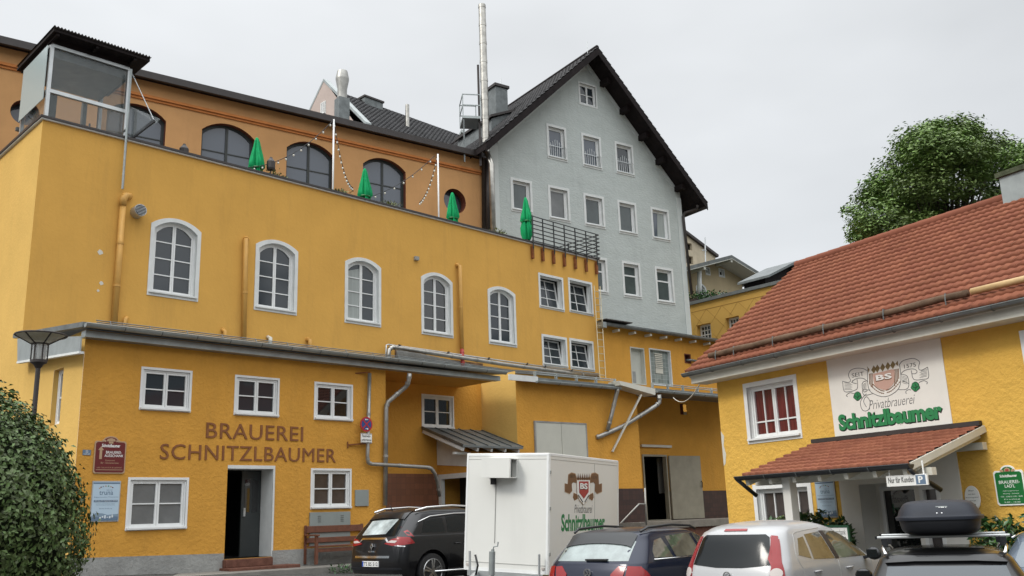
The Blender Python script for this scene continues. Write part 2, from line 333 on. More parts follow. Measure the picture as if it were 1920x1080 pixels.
# ---------------------------------------------------------------- walls, windows
def outl(u0, u1, z0, top, N=1):
    if not callable(top): return [(u0, z0), (u1, z0), (u1, top), (u0, top)]
    return [(u0, z0), (u1, z0)] + [(u1+(u0-u1)*i/N, top(u1+(u0-u1)*i/N)) for i in range(N+1)]
def arch(u0, u1, zs, z1):
    c = (u0+u1)/2; a = (u1-u0)/2; h = max(z1-zs, 1e-3); R = (a*a+h*h)/(2*h)
    return lambda u: zs - (R-h) + sqrt(max(R*R-(u-c)**2, 0))
def wall(name, F, outer, holes, mt, parent, n=0):
    mb = MB(); loops = [[Vector((u, z, 0)) for u, z in outer]]+[[Vector((u, z, 0)) for u, z in h] for h in holes]
    tri = tessellate_polygon(loops); pts = [p for l in loops for p in l]
    mb.add([F.w(p.x, p.y, n) for p in pts], [tuple(t) for t in tri])
    me_o = mb.build(name, mt, parent, fix=False)
    bm = bmesh.new(); bm.from_mesh(me_o.data)
    for f in bm.faces:
        if f.normal.dot(F.n) < 0: f.normal_flip()
    bm.to_mesh(me_o.data); bm.free(); return me_o
def win(F, r, parent, top=None, band=.1, depth=.16, cols=2, rows=2, sash=2, surround=True, smat='trim', fmat='white', pmat='glass', sill=True, bar=.03, proud=.02, revmat=None, label=None, tilt=0, frame_w=.055, transom=None, name='window', extra=None):
    """r = u0,u1,z0,z1 of the outer surround. Returns (window object, hole outline)."""
    u0, u1, z0, z1 = r; NA = 12
    zs = top if top is not None else z1
    def O(d):
        if top is None: return outl(u0+d, u1-d, z0+d, z1-d)
        A = arch(u0, u1, zs, z1); c = (u0+u1)/2; k = (u1-u0-2*d)/(u1-u0)
        return outl(u0+d, u1-d, z0+d, lambda u: A(c+(u-c)/k)-d, NA)
    hole = O(band)
    mb = MB()
    if surround: mb.ring(F, O(0), hole, -.02, proud)
    k = len(hole)
    mb.add([F.w(u, z, proud if surround else 0.001) for u, z in hole]+[F.w(u, z, -depth) for u, z in hole], [(i, k+i, k+(i+1) % k, (i+1) % k) for i in range(k)])
    w = mb.build(name, M[revmat or smat], parent)
    if label: w['label'] = label
    fr = MB(); fr.ring(F, hole, O(band+frame_w), -depth-.02, -depth+.05)
    # sashes
    a, b = u0+band+frame_w, u1-band-frame_w; zb = z0+band+frame_w; TOPF = (lambda u: z1-band-frame_w) if top is None else None
    if top is not None:
        A = arch(u0, u1, zs, z1); c = (u0+u1)/2; dd = band+frame_w; kk = (u1-u0-2*dd)/(u1-u0); TOPF = lambda u: A(c+(u-c)/kk)-dd
    sw = (b-a)/sash; st = .045
    tl = MB() if tilt else fr
    for i in range(sash):
        s0 = a+sw*i+.004; s1 = a+sw*(i+1)-.004
        if top is None:
            tl.ring(F, outl(s0, s1, zb, TOPF(0)), outl(s0+st, s1-st, zb+st, TOPF(0)-st), -depth-.01, -depth+.035)
        else:
            ua, ub = s0+st, s1-st
            tl.ring(F, outl(s0, s1, zb, TOPF, NA), [(ua, zb+st), (ub, zb+st)]+[(ub+(ua-ub)*j/NA, TOPF(s1+(s0-s1)*j/NA)-st) for j in range(NA+1)], -depth-.01, -depth+.035)
        cps = cols//sash
        for j in range(1, cps):
            u = s0+(s1-s0)*j/cps; tl.box(F, u-bar/2, u+bar/2, zb+.01, TOPF(u)-.01, -depth-.008, -depth+.022)
        zt = min(TOPF(s0), TOPF(s1)) if top is None else zs-band*.5
        if transom is not None:
            for tz in transom: tl.box(F, s0, s1, zb+(TOPF(0)-zb)*tz-bar/2, zb+(TOPF(0)-zb)*tz+bar/2, -depth-.006, -depth+.024)
        else:
            for j in range(1, rows):
                z = zb+(TOPF((s0+s1)/2)-zb)*j/rows; tl.box(F, s0+.01, s1-.01, z-bar/2, z+bar/2, -depth-.006, -depth+.024)
    if tilt:
        # casement tipped inwards at its head
        for i, v in enumerate(tl.v):
            q = F.loc(v); h = q[1]-zb; tl.v[i] = F.w(q[0]+h*.0, zb+h*cos(tilt), q[2]-h*sin(tilt)-.01)
        fr.add(tl.v, tl.f)
    fo = fr.build('frame', M[fmat], w)
    pb = MB(); P = O(band+.02)
    if tilt:
        H_ = P[2][1]-P[0][1]
        pb.poly([F.w(P[0][0]+.07, P[0][1], -depth-.004), F.w(P[1][0]-.07, P[1][1], -depth-.004), F.w(P[1][0]-.07, P[0][1]+(H_-.05)*cos(tilt), -depth-.012-H_*sin(tilt)), F.w(P[0][0]+.07, P[0][1]+(H_-.05)*cos(tilt), -depth-.012-H_*sin(tilt))])
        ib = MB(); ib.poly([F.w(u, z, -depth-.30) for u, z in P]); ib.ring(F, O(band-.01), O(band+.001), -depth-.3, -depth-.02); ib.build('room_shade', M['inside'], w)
    else:
        pb.poly([F.w(u, z, -depth-.004) for u, z in P])
    pb.build('pane', M[pmat], w, fix=False)
    if sill:
        sb = MB(); sb.box(F, u0+band*.35, u1-band*.35, z0+band-.035, z0+band+.004, -depth+.03, .07); sb.build('sill', M[smat if sill is True else sill], w)
    if extra: extra(w, O)
    return w, hole
def px_arch(F, L, R, apex, n=0):
    (a, b), (c, d) = L, R
    ua = (F.uv(*a, n)[0]+F.uv(*b, n)[0])/2; ub = (F.uv(*c, n)[0]+F.uv(*d, n)[0])/2
    z0 = (F.uv(*b, n)[1]+F.uv(*d, n)[1])/2; zs = (F.uv(*a, n)[1]+F.uv(*c, n)[1])/2; z1 = F.uv(*apex, n)[1]
    return (ua, ub, z0, z1), zs
def tile_roof(name, O_, U_, lu, S_, ls, tw, rh, mt, parent, amp=.022, step=.022, per=6, seed=1, clip=None, hip=None, smooth=False):
    """O_: lower left corner, U_: unit along the eave, S_: unit up the slope"""
    O_ = np.array(O_); U_ = np.array(U_); S_ = np.array(S_); Nn = np.cross(U_, S_); Nn /= np.linalg.norm(Nn)
    if Nn[2] < 0: Nn = -Nn
    nt_ = max(1, int(round(lu/tw))); nr = max(1, int(round(ls/rh))); tw = lu/nt_; rh = ls/nr; g = np.random.default_rng(seed)
    ph = np.linspace(0, 1, per+1); prof = np.where(ph < .62, np.sin(ph/.62*pi)*1.0, -.35*np.sin((ph-.62)/.38*pi))*amp
    V = []; Fc = []; R_ = []; base = 0
    for r in range(nr):
        jit = g.normal(0, .003, nt_)
        for c in range(nt_):
            us = (c+ph)*tw; lo = r*rh - .015; hi = (r+1)*rh+.01
            hb = prof+step+jit[c]; ht = prof*.9
            pb = O_+np.outer(us, U_)+S_*lo+np.outer(hb, Nn); pt = O_+np.outer(us, U_)+S_*hi+np.outer(ht, Nn); pd = O_+np.outer(us, U_)+S_*lo+np.outer(hb*0-.005+prof*.5, Nn)
            V.append(pb); V.append(pt); V.append(pd); k = per+1; rv = g.random()
            for i in range(per):
                Fc.append((base+i, base+i+1, base+k+i+1, base+k+i)); R_.append(rv)
                Fc.append((base+2*k+i, base+2*k+i+1, base+i+1, base+i)); R_.append(rv)
            base += 3*k
    V = np.concatenate(V)
    return sheet(name, V, Fc, mt, parent, R_)
def gutter(F, u0, u1, z, n, r, mt, parent, slope=0, brackets=.8, name='gutter'):
    mb = MB(); seg = 8; P0 = []; 
    for sgn, rr in ((1, r), (1, r*.86)):
        for uu in (u0, u1):
            for j in range(seg+1):
                t = pi+pi*j/seg; zz = z+(0 if uu == u0 else slope)
                P0.append(F.w(uu, zz+sin(t)*rr, n+cos(t)*rr))
    k = seg+1; f = []
    for i in range(seg): f += [(i, i+1, k+i+1, k+i), (2*k+i, 3*k+i, 3*k+i+1, 2*k+i+1)]
    f += [(0, k, 3*k, 2*k), (seg, 2*k+seg, 3*k+seg, k+seg)]
    mb.add(P0, f)
    mb.poly([F.w(u0, z+sin(pi+pi*j/seg)*r, n+cos(pi+pi*j/seg)*r) for j in range(seg+1)]); mb.poly([F.w(u1, z+slope+sin(pi+pi*j/seg)*r, n+cos(pi+pi*j/seg)*r) for j in range(seg+1)])
    mb.tube([F.w(u0, z, n+r), F.w(u1, z+slope, n+r)], .012, 6)
    g = mb.build(name, mt, parent)
    if brackets:
        c = int((u1-u0)/brackets)
        for i in range(1, c):
            u = u0+(u1-u0)*i/c; zz = z+slope*i/c
            bb = MB(); bb.tube([F.w(u, zz+sin(pi+pi*j/8)*(r+.006), n+cos(pi+pi*j/8)*(r+.006)) for j in range(9)], .009, 5); bb.build('bracket', M['zinc_dark'], g)
    return g

# ================================================================ planes of the place
_d = ray(423, 1048); LF = Fr(CAM+_d*(22/_d.y), 45)                 # front of the low wing
uc = LF.uv(158.7, 655.6)[0]                                         # its left corner
S = Fr(LF.w(uc, 0, 0), -45)                                         # left side (u grows towards the yard)
P_ = S.p(40.7, 640); nU = LF.loc(P_)[2]; U = LF.off(nU, 0); U = Fr((P_.x, P_.y), 45)
SU = Fr(U.w(0, 0, 0), -45)
LEN_S = (LF.w(uc, 0, 0)-U.w(0, 0, 0)).dot(S.u)
uX0 = LF.uv(723, 820)[0]; uY = LF.uv(968, 760)[0]; _g = Fr(LF.w(uY, 0, 0), 135); nX = -_g.uv(903, 770)[0]*1.0
X = LF.off(nX, 0)
Y = Fr(LF.w(uY, 0, 0), 40.0)
uE = U.uv(1121, 520)[0]; E_ = Fr(U.w(uE, 0, -.02), 40.2)
ztop = 12.28
def gz(x, y): return -1.0*math.tanh((x-1)/10)

# ---------------------------------------------------------------- ground
gx = np.concatenate([np.linspace(-400, -30, 12), np.linspace(-28, 28, 57), np.linspace(30, 400, 12)]); gy = np.concatenate([np.linspace(-300, -12, 8), np.linspace(-10, 60, 71), np.linspace(65, 900, 14)])
V = [(x, y, gz(x, y)) for y in gy for x in gx]; nx_ = len(gx)
Fc = [(j*nx_+i, j*nx_+i+1, (j+1)*nx_+i+1, (j+1)*nx_+i) for j in range(len(gy)-1) for i in range(nx_-1)]
asphalt = mat('asphalt', (.085, .083, .08), .9, var=.2, vscale=3, bump=.6, bscale=90)
tag(sheet('ground', V, Fc, asphalt, None, None, True), kind='structure')
pv = MB(); pave = mat('pavement concrete', (.22, .21, .19), .9, var=.15, vscale=4, bump=.5, bscale=50)
pv.hexa([LF.w(-2.2, .2, .02), LF.w(4.4, .2, .02), LF.w(4.4, .2, 1.15), LF.w(-2.2, .2, 1.15)], [LF.w(-2.2, .70, .02), LF.w(4.4, .66, .02), LF.w(4.4, .64, 1.15), LF.w(-2.2, .68, 1.15)])
tag(pv.build('pavement', pave, None), kind='structure')

# ================================================================ brewery
BR = empty('brewery_building', LF.w(0, .6, -2), 'long yellow brewery with a terrace on top, arched white windows and a low front wing', 'building')
# upper wall
holes = []; 
arches = [((( 282.3, 417.3), (276, 553.3)), ((377.3, 436.7), (370.7, 565.7)), (333, 411)),
          (((479.3, 456), (475.7, 581)), ((558.7, 473.3), (556, 591.7)), (519, 450.5)),
          (((646.7, 489.3), (645.7, 605)), ((714.3, 503.3), (714, 614)), (682, 484)),
          (((789.3, 518.3), (790, 626)), ((848, 531), (849.7, 635)), (818, 511.5)),
          (((914.3, 543.3), (916, 644.3)), ((966, 551.7), (968.7, 652.3)), (938, 537.5))]
for i, (L_, R_, A_) in enumerate(arches):
    r, zs = px_arch(U, L_, R_, A_)
    def ex(w, O, i=i, r=r):
        if i == 2:
            mb = MB(); mb.poly([U.w(r[0]+.2, r[2]+.2, -.158), U.w((r[0]+r[1])/2-.03, r[2]+.2, -.158), U.w((r[0]+r[1])/2-.03, r[3]-.34, -.158), U.w(r[0]+.2, r[3]-.5, -.158)]); mb.build('curtain', M['curtain'], w, fix=False)
    w, h = win(U, r, BR, top=zs, band=.115, depth=.16, cols=2, rows=4, sash=2, pmat='glass_dark' if i == 3 else 'glass', name='arched_window', extra=ex, frame_w=.06)
    holes.append(h)
squares = [((1009, 512.3), (1011, 577.7), (1055.7, 520), (1057.7, 584.3)), ((1065, 522.3), (1067.3, 586.7), (1110, 528.3), (1112.3, 591.7)),
           ((1015, 626.7), (1017.3, 686.7), (1062.7, 632.7), (1064.3, 690)), ((1067.3, 634.3), (1069.3, 692.7), (1112.7, 640), (1114.3, 696.7))]
for q in squares:
    r = U.rect(q); w, h = win(U, r, BR, band=.10, depth=.2, cols=2, rows=3, sash=1, tilt=.15, name='hopper_window', frame_w=.03, bar=.028); holes.append(h)
zUb = 6.2
wall('upper_wall', U, [(0, zUb), (uE, zUb), (uE, ztop), (0, ztop)], holes, M['yel_up'], BR)
wall('upper_side_wall', SU, [(-9.5, -1), (0, -1), (0, ztop), (-9.5, ztop)], [], M['yel_sunlit'], BR)
mb = MB(); mb.poly([U.w(uE, 2, 0), U.w(uE, 2, -6), U.w(uE, ztop, -6), U.w(uE, ztop, 0)]); mb.build('end_wall', M['yel_up'], BR)
mb = MB(); mb.box(U, .08, uE-.02, ztop-1.15, ztop-1.0, -6.2, -.35); mb.build('terrace_floor', M['ledge'], BR)
mb = MB(); mb.box(U, -.06, uE+.04, ztop, ztop+.035, -.34, .07); mb.box(SU, -9.5, -.341, ztop, ztop+.035, -.34, .07); cp = mb.build('parapet_coping', M['trim'], BR)
mb = MB(); mb.box(U, -.09, uE+.06, ztop+.036, ztop+.10, -.36, .10); mb.box(SU, -9.5, -.361, ztop+.036, ztop+.10, -.36, .10); mb.build('coping_sheet', M['dark'], cp)
mb = MB(); mb.poly([U.w(0.3, ztop, -.30), U.w(uE, ztop, -.30), U.w(uE, ztop-1, -.30), U.w(.3, ztop-1, -.30)]); mb.build('parapet_back', M['yel_up'], BR)

# low wing front wall
holes = []
def W_(F, q, **k):
    r = F.rect(q); w, h = win(F, r, BR, name='casement_window', **k); holes.append(h); return w
lowk = dict(surround=True, smat='white', band=.055, depth=.07, proud=.012, frame_w=.035, bar=.026)
W_(LF, ((265.3, 688), (260, 768.9), (360.9, 694.7), (356.9, 773.3)), cols=2, rows=2, **lowk)
W_(LF, ((441.7, 702.8), (436.6, 777.9), (524.9, 709.4), (521.8, 783.3)), cols=2, rows=2, **lowk)
W_(LF, ((590.3, 715.6), (587.1, 786.4), (661.8, 721.5), (660.7, 791.5)), cols=2, rows=2, pmat='glass_dark', **lowk)
W_(LF, ((240, 894.7), (234.2, 994.2), (354.2, 895.6), (349.8, 993.3)), cols=2, rows=2, pmat='glass_frost', **lowk)
W_(LF, ((583.6, 877.8), (580.5, 954.4), (659.5, 879), (657.9, 954.4)), cols=2, rows=2, pmat='glass_brown', **lowk)
dr = LF.rect(((428, 880), (419, 1048), (501, 881), (495, 1045)))
du0, du1, dz0, dz1 = dr; dz0 -= .0
holes.append([(du0, dz0), (du1+.17, dz0), (du1+.17, dz1+.02), (du0, dz1+.02)])
zlt = 5.9
lw = wall('lower_front_wall', LF, [(uc, -.2), (uX0, -.2), (uX0, zlt), (uc, zlt)], holes, M['yel_low'], BR)
# plinth
a = LF.uv(153, 1045.8); b = LF.uv(417, 1037.8); c = LF.uv(571, 1029)
mb = MB(); mb.prism(LF, [(uc-.0, -.2), (du0-.02, -.2), (du0-.02, b[1]), (uc, a[1])], .001, .025); mb.build('plinth', M['base_grey'], BR); mb = MB(); mb.prism(LF, [(du1+.2, -.2), (uX0, -.2), (uX0, c[1]), (du1+.2, c[1]+.0)], .001, .025); mb.build('plinth', M['base_grey'], BR)
# door
mb = MB(); D_ = .55
mb.hexa([LF.w(du1+.17, dz0, .012), LF.w(du1+.22, dz0, .012), LF.w(du1+.22, dz0, -.02), LF.w(du1+.17, dz0, -.02)], [LF.w(du1+.17, dz1+.1, .012), LF.w(du1+.22, dz1+.1, .012), LF.w(du1+.22, dz1+.1, -.02), LF.w(du1+.17, dz1+.1, -.02)])
mb.box(LF, du0-.0, du1+.169, dz1+.02, dz1+.1, -.02, .012)
for (q0, q1) in (((du1+.17, dz0), (du1+.17, dz1+.02)), ((du1+.17, dz1+.02), (du0, dz1+.02)), ((du0, dz1+.02), (du0, dz0))):
    mb.poly([LF.w(q0[0], q0[1], .0), LF.w(q1[0], q1[1], 0), LF.w(q1[0], q1[1], -D_), LF.w(q0[0], q0[1], -D_)])
dd = mb.build('doorway', M['trim'], BR, fix=False)
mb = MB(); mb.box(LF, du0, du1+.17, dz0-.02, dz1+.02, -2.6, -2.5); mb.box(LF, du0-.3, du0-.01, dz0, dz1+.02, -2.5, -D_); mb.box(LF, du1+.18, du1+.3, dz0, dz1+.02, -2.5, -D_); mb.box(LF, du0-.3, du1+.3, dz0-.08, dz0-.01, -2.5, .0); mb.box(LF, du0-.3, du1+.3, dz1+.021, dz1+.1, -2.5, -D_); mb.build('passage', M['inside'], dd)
uh = LF.uv(450, 960, -.6)[0]
mb = MB(); mb.box(LF, uh, du1+.16, dz0+.01, dz1, -.60, -.55); dl = mb.build('door_leaf', M['door_dark'], dd)
mb = MB(); wd = (du1+.16-uh)
for i in (0, 1):
    a0 = uh+wd*(.16+.40*i); mb.box(LF, a0, a0+wd*.29, dz0+1.05, dz1-.2, -.549, -.541)
mb.build('door_pane', M['glass_dark'], dl)
mb = MB(); mb.box(LF, uh+.04, uh+.09, dz0+.95, dz0+1.15, -.549, -.50); mb.build('door_handle', M['steel_dull'], dl)
st = MB(); st.box(LF, du0-.05, du1+.12, dz0-.19, dz0-.012, -.15, .20); st.box(LF, du0-.12, du1+.65, dz0-.36, dz0-.191, -.1, .55)
so_ = st.build('door_steps', M['step'], BR, bevel=.012)

# left side of the low wing
hs = [S.rect(((98, 700), (96.5, 792), (120.5, 684), (110.5, 801)))]
r = hs[0]; w, h = win(S, r, BR, band=.0, depth=.16, cols=1, rows=2, sash=1, surround=False, name='side_window', revmat='yel_sunlit', sill=False, pmat='glass_frost')
wall('lower_side_wall', S, [(-LEN_S-.0, -.2), (0, -.2), (0, zlt), (-LEN_S, zlt)], [h], M['yel_sunlit'], BR, n=0.002)
# low roof
gz0 = 5.93; zb = 6.42; og = .42
SF = S.off(.22)
f1 = SF.uv(187, 617); f2 = SF.uv(187, 645); f3 = SF.uv(35, 678); f4 = SF.uv(35, 635)
mb = MB(); mb.prism(SF, [(og, f2[1]), (og, f1[1]), (f4[0], f4[1]), (f3[0], f3[1])], 0, .03); fa = mb.build('roof_fascia', M['zinc'], BR)
mb = MB(); mb.prism(SF, [(og, f2[1]-.05), (og, f2[1]), (f3[0], f3[1]), (f3[0], f3[1]-.05)], -.06, .045); mb.build('drip_edge', M['trim'], fa)
uGe = LF.uv(946, 712, og)[0]
mb = MB()
mb.hexa([LF.w(uc-.22, gz0-.06, og-.04), LF.w(uGe, gz0-.06, og-.04), LF.w(uGe, zb-.06, nU+.03), LF.w(uc-.22, zb-.06, nU+.03)], [LF.w(uc-.22, gz0+.05, og-.04), LF.w(uGe, gz0+.05, og-.04), LF.w(uGe, zb+.05, nU+.03), LF.w(uc-.22, zb+.05, nU+.03)])
rf = mb.build('low_roof', M['zinc_dark'], BR)
mb = MB(); mb.box(LF, uc-.1, uGe-.02, gz0-.24, gz0-.10, .02, og-.16); mb.build('eaves_board', M['zinc'], rf)
mb = MB(); mb.box(LF, uX0+.01, uGe-.12, gz0-.24, gz0-.2, nX, .0); mb.build('soffit', M['yel_low'], rf)
gutter(LF, uc-.2, uGe, gz0+.0, og+.06, .085, M['zinc'], BR)
mb = MB()
for dz, nn in ((.09, .30), (.14, .26)): mb.tube([LF.w(uc+.1, gz0+dz, nn), LF.w(uGe-.1, gz0+dz, nn)], .012, 5)
k = 14
for i in range(k): u = uc+.4+(uGe-uc-.8)*i/(k-1); mb.beam(LF.w(u, gz0+.03, .34), LF.w(u, gz0+.16, .24), .015)
mb.build('snow_guard', M['zinc_dark'], rf)
# recessed bay X
holes = []
W_(X, ((790.8, 739), (790, 803), (851, 742.7), (851, 805)), cols=2, rows=2, pmat='glass_dark', **lowk)
wall('recessed_wall', X, [(uX0, -.6), (uY, -.6), (uY, zlt), (uX0, zlt)], holes, M['yel_low'], BR)
mb = MB(); mb.poly([LF.w(uX0, -.5, 0), LF.w(uX0, -.5, nX), LF.w(uX0, zlt, nX), LF.w(uX0, zlt, 0)]); mb.build('recess_left_wall', M['yel_low'], BR)
RT = Fr(LF.w(uY, 0, nX), -45); mb = MB(); mb.poly([RT.w(0, -.6), RT.w(-nX, -.6), RT.w(-nX, 6.1), RT.w(0, 6.1)]); mb.build('recess_right_wall', M['yel_sunlit'], BR, fix=False)
z1 = X.uv(723+10, 888)[1]; uv = X.uv(820, 860)[0]
mb = MB(); mb.box(X, uX0+.01, uv-.01, -.5, z1, .002, .03); uvw(mb.build('tiled_dado', M['tile_rust'], BR), X)
# porch in the recess: side wall faces left, lean-to roof
VT = Fr(X.w(uv, 0, 0), -45); _cb = X.uv(790, 803); _n, _z = X.nz(_cb[0], 868, 836); vlen = _n-.35
hz1 = VT.uv(850, 897)[1]; hu0 = VT.uv(829, 900)[0]; hu1 = VT.uv(872, 900)[0]+.25
wall('porch_wall', VT, [(0, -.6), (vlen, -.6), (vlen, _z-.12), (0, _cb[1]-.1)], [[(hu0, -.6), (hu1, -.6), (hu1, hz1), (hu0, hz1)]], M['yel_low'], BR)
mb = MB(); mb.ring(VT, outl(hu0-.14, hu1+.14, -.7, hz1+.14), outl(hu0, hu1, -.69, hz1), -.1, .03); pf = mb.build('porch_doorway', M['trim'], BR)
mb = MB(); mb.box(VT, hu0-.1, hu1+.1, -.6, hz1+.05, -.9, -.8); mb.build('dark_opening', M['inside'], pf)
mb = MB(); mb.poly([X.w(uv, -.6, vlen), X.w(uY-.02, -.6, vlen), X.w(uY-.02, _z-.12, vlen), X.w(uv, _z-.12, vlen)]); mb.build('porch_front_wall', M['yel_low'], BR, fix=False)
cb = X.uv(790, 803); cu0 = cb[0]; cz = cb[1]; _n, _z = X.nz(cu0, 868, 836); cu1 = uY-uX0*0-.15
mb = MB(); mb.hexa([X.w(cu0, _z-.03, _n), X.w(cu1+.1, _z-.03, _n), X.w(cu1+.1, cz-.03, .01), X.w(cu0, cz-.03, .01)], [X.w(cu0, _z+.03, _n), X.w(cu1+.1, _z+.03, _n), X.w(cu1+.1, cz+.03, .01), X.w(cu0, cz+.03, .01)])
for i in range(6): u = cu0+(cu1+.1-cu0)*i/5; mb.beam(X.w(u, _z+.045, _n+.01), X.w(u, cz+.045, .03), .03, .03)
pr = mb.build('porch_roof', M['zinc_dark'], BR)
for i in range(5):
    mb = MB(); u = cu0+.06+(cu1-cu0-.1)*i/4; mb.beam(X.w(u, _z-.09, _n-.05), X.w(u, cz-.09, .02), .07, .10); mb.build('rafter', M['trim'], pr)
mb = MB(); mb.box(X, cu0-.0, cu1+.05, _z-.21, _z-.142, _n-.45, _n-.35); mb.build('purlin', M['trim'], pr)
mb = MB(); mb.prism(VT, [(0.02, _z-.42), (_n-.4, _z-.55), (_n-.4, _z-.21), (0.02, cz-.13)], .003, .03); mb.build('verge_board', M['trim'], pr)

# right bay Y
holes = []
YL = 13.0; uRc = Y.uv(1197, 800)[0]; dRc = 2.0; Y2 = Y.off(-dRc)  # bay past this edge is set back, its depth added to shade the wall
q = Y2.rect(((1208, 855), (1211, 975), (1249, 857), (1253, 974))); yd = q
holes.append([(q[0], q[2]), (q[1], q[2]), (q[1], q[3]), (q[0], q[3])])
v = Y2.rect(((1275, 757), (1275, 777), (1287, 758), (1287, 778))); holes.append([(v[0], v[2]), (v[1], v[2]), (v[1], v[3]), (v[0], v[3])])
zYt = Y.uv(1000, 712)[1]-.05
wall('right_bay_wall', Y, [(0, -1), (uRc, -1), (uRc, zYt), (0, zYt)], [], M['yel_low'], BR)
wall('shade_setback_wall', Y2, [(uRc-.3, -1), (YL+2, -1), (YL+2, zYt+.16), (uRc-.3, zYt+.16)], holes, M['yel_low'], BR)
mb = MB(); mb.poly([Y.w(uRc, -1, 0), Y.w(uRc, -1, -dRc), Y.w(uRc, zYt+.1, -dRc), Y.w(uRc, zYt, 0)]); mb.build('shade_setback_return', M['yel_low'], BR, fix=False)
mb = MB(); mb.box(Y2, v[0]-.05, v[1]+.05, v[2]-.05, v[3]+.05, -.3, -.2); mb.build('wall_vent', M['brick_red'], BR)
zw = Y.uv(1180, 916)[1]; zw2 = Y2.uv(1330, 920)[1]
mb = MB(); mb.box(Y, .01, uRc, -1, zw, .002, .03); uvw(mb.build('tiled_dado', M['tile_brown'], BR), Y); mb = MB(); mb.box(Y2, q[1]+.02, YL+2, -1, zw2, .002, .03); uvw(mb.build('tiled_dado', M['tile_brown'], BR), Y); mb = MB(); mb.box(Y2, uRc-.2, q[0]-.07, -1, zw2, .002, .03); uvw(mb.build('tiled_dado', M['tile_brown'], BR), Y)
mb = MB(); mb.ring(Y2, outl(q[0]-.07, q[1]+.07, q[2]-.03, q[3]+.07), outl(q[0], q[1], q[2], q[3]), -.14, .04); ydf = mb.build('loading_doorway', M['door_beige'], BR)
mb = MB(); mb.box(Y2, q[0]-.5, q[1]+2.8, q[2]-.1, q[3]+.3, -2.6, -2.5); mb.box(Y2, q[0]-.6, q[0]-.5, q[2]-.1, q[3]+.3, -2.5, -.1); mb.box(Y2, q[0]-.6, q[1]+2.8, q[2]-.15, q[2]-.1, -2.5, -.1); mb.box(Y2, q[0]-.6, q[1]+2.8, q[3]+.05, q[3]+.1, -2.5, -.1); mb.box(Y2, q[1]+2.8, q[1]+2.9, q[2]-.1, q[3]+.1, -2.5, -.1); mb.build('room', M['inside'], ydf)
mb = MB(); um = (q[0]+q[1])/2; _a = Y2.uv(1231, 860, -.5); _b = Y2.uv(1246, 925, -.5); mb.box(Y2, _a[0], _b[0], _b[1], q[3]-.02, -.5, -.45); mb.build('inner_door', M['inside_mid'], ydf)
l = Y2.rect(((1252, 855), (1257, 973), (1300, 856), (1307, 972)))
mb = MB(); mb.hexa([Y2.w(l[0], l[2], .05), Y2.w(l[1], l[2], .30), Y2.w(l[1], l[2], .36), Y2.w(l[0], l[2], .11)], [Y2.w(l[0], l[3], .05), Y2.w(l[1], l[3], .30), Y2.w(l[1], l[3], .36), Y2.w(l[0], l[3], .11)]); dl = mb.build('open_door_leaf', M['door_beige'], ydf)
mb = MB(); mb.tube([Y2.w(l[1]-.06, l[2]+1.15, .40), Y2.w(l[1]-.06, l[2]+1.35, .42), Y2.w(l[1]-.06, l[2]+1.4, .37)], .018, 6); mb.build('door_handle', M['black_metal'], dl)
g = Y.rect(((1003, 790), (1006, 900), (1097, 799), (1100, 905)))
mb = MB(); mb.box(Y, g[0], (g[0]+g[1])/2-.008, g[2], g[3], .002, .05); mb.box(Y, (g[0]+g[1])/2+.008, g[1], g[2], g[3], .002, .05); gg = mb.build('steel_double_door', M['door_grey'], BR)
mb = MB(); mb.ring(Y, outl(g[0]-.05, g[1]+.05, g[2]-.05, g[3]+.05), outl(g[0], g[1], g[2], g[3]), .002, .06); mb.build('door_frame', M['base_grey'], gg)
# loading dock ledge, handrail
lz = yd[2]-.03; mb = MB(); mb.box(Y2, 4.2, YL+2, lz-.22, lz, .031, dRc+1.0); dk = mb.build('loading_dock', M['ledge'], BR)
mb = MB(); mb.box(Y2, 4.25, YL+2, -1, lz-.221, .031, dRc+.9); mb.build('dock_wall', M['step'], dk)
mb = MB(); hr = [(Y.off(1.2).p(*p)) for p in ((1163, 1015), (1163, 982), (1198, 945), (1209, 945))]; mb.tube([hr[1], hr[2], hr[3]], .028, 8); mb.tube([Y.off(1.2).p(1209, 915), Y.off(1.2).p(1212, 985)], .028, 8); mb.build('handrail', M['pipe_grey'], dk, smooth=True)
# roof over the right bay
gy0 = Y.uv(1006, 711, .4)[0]; gy1 = Y.uv(1163, 728, .4)[0]; gyz = Y.uv(1080, 719, .4)[1]; gy2 = Y.uv(1232, 739, .4)[0]
mb = MB(); zr = gyz+.10
mb.hexa([Y.w(.0, zr-.10, .30), Y.w(YL, zr-.10, .30), Y.w(YL+.5, zr+.38, -5.2), Y.w(.0, zr+.38, -4.6)], [Y.w(.0, zr, .30), Y.w(YL, zr, .30), Y.w(YL+.5, zr+.48, -5.2), Y.w(.0, zr+.48, -4.6)])
r2 = mb.build('right_bay_roof', M['zinc_dark'], BR)
mb = MB(); mb.box(Y, -.55, gy0+.1, zr-.16, zr+.02, .31, .36); mb.build('fascia_board', M['trim'], r2)
gutter(Y, gy0, gy1, gyz-.02, .40, .075, M['zinc'], r2); gutter(Y, gy2, YL, gyz+.0, .40, .075, M['zinc'], r2)
mb = MB()
for (a0, a1) in ((gy0+.1, gy1-.05), (gy2, YL-.3)):
    for dz, nn in ((.12, .24), (.19, .2)): mb.tube([Y.w(a0, zr+dz, nn), Y.w(a1, zr+dz, nn)], .016, 5)
    c = int((a1-a0)/.75)
    for i in range(c+1): u = a0+(a1-a0)*i/c; mb.box(Y, u-.03, u+.03, zr, zr+.21, .17, .25)
mb.build('snow_guard', M['zinc'], r2)
c0 = Y.off(.55).uv(1163, 716); c1 = Y.off(.55).uv(1228, 738)
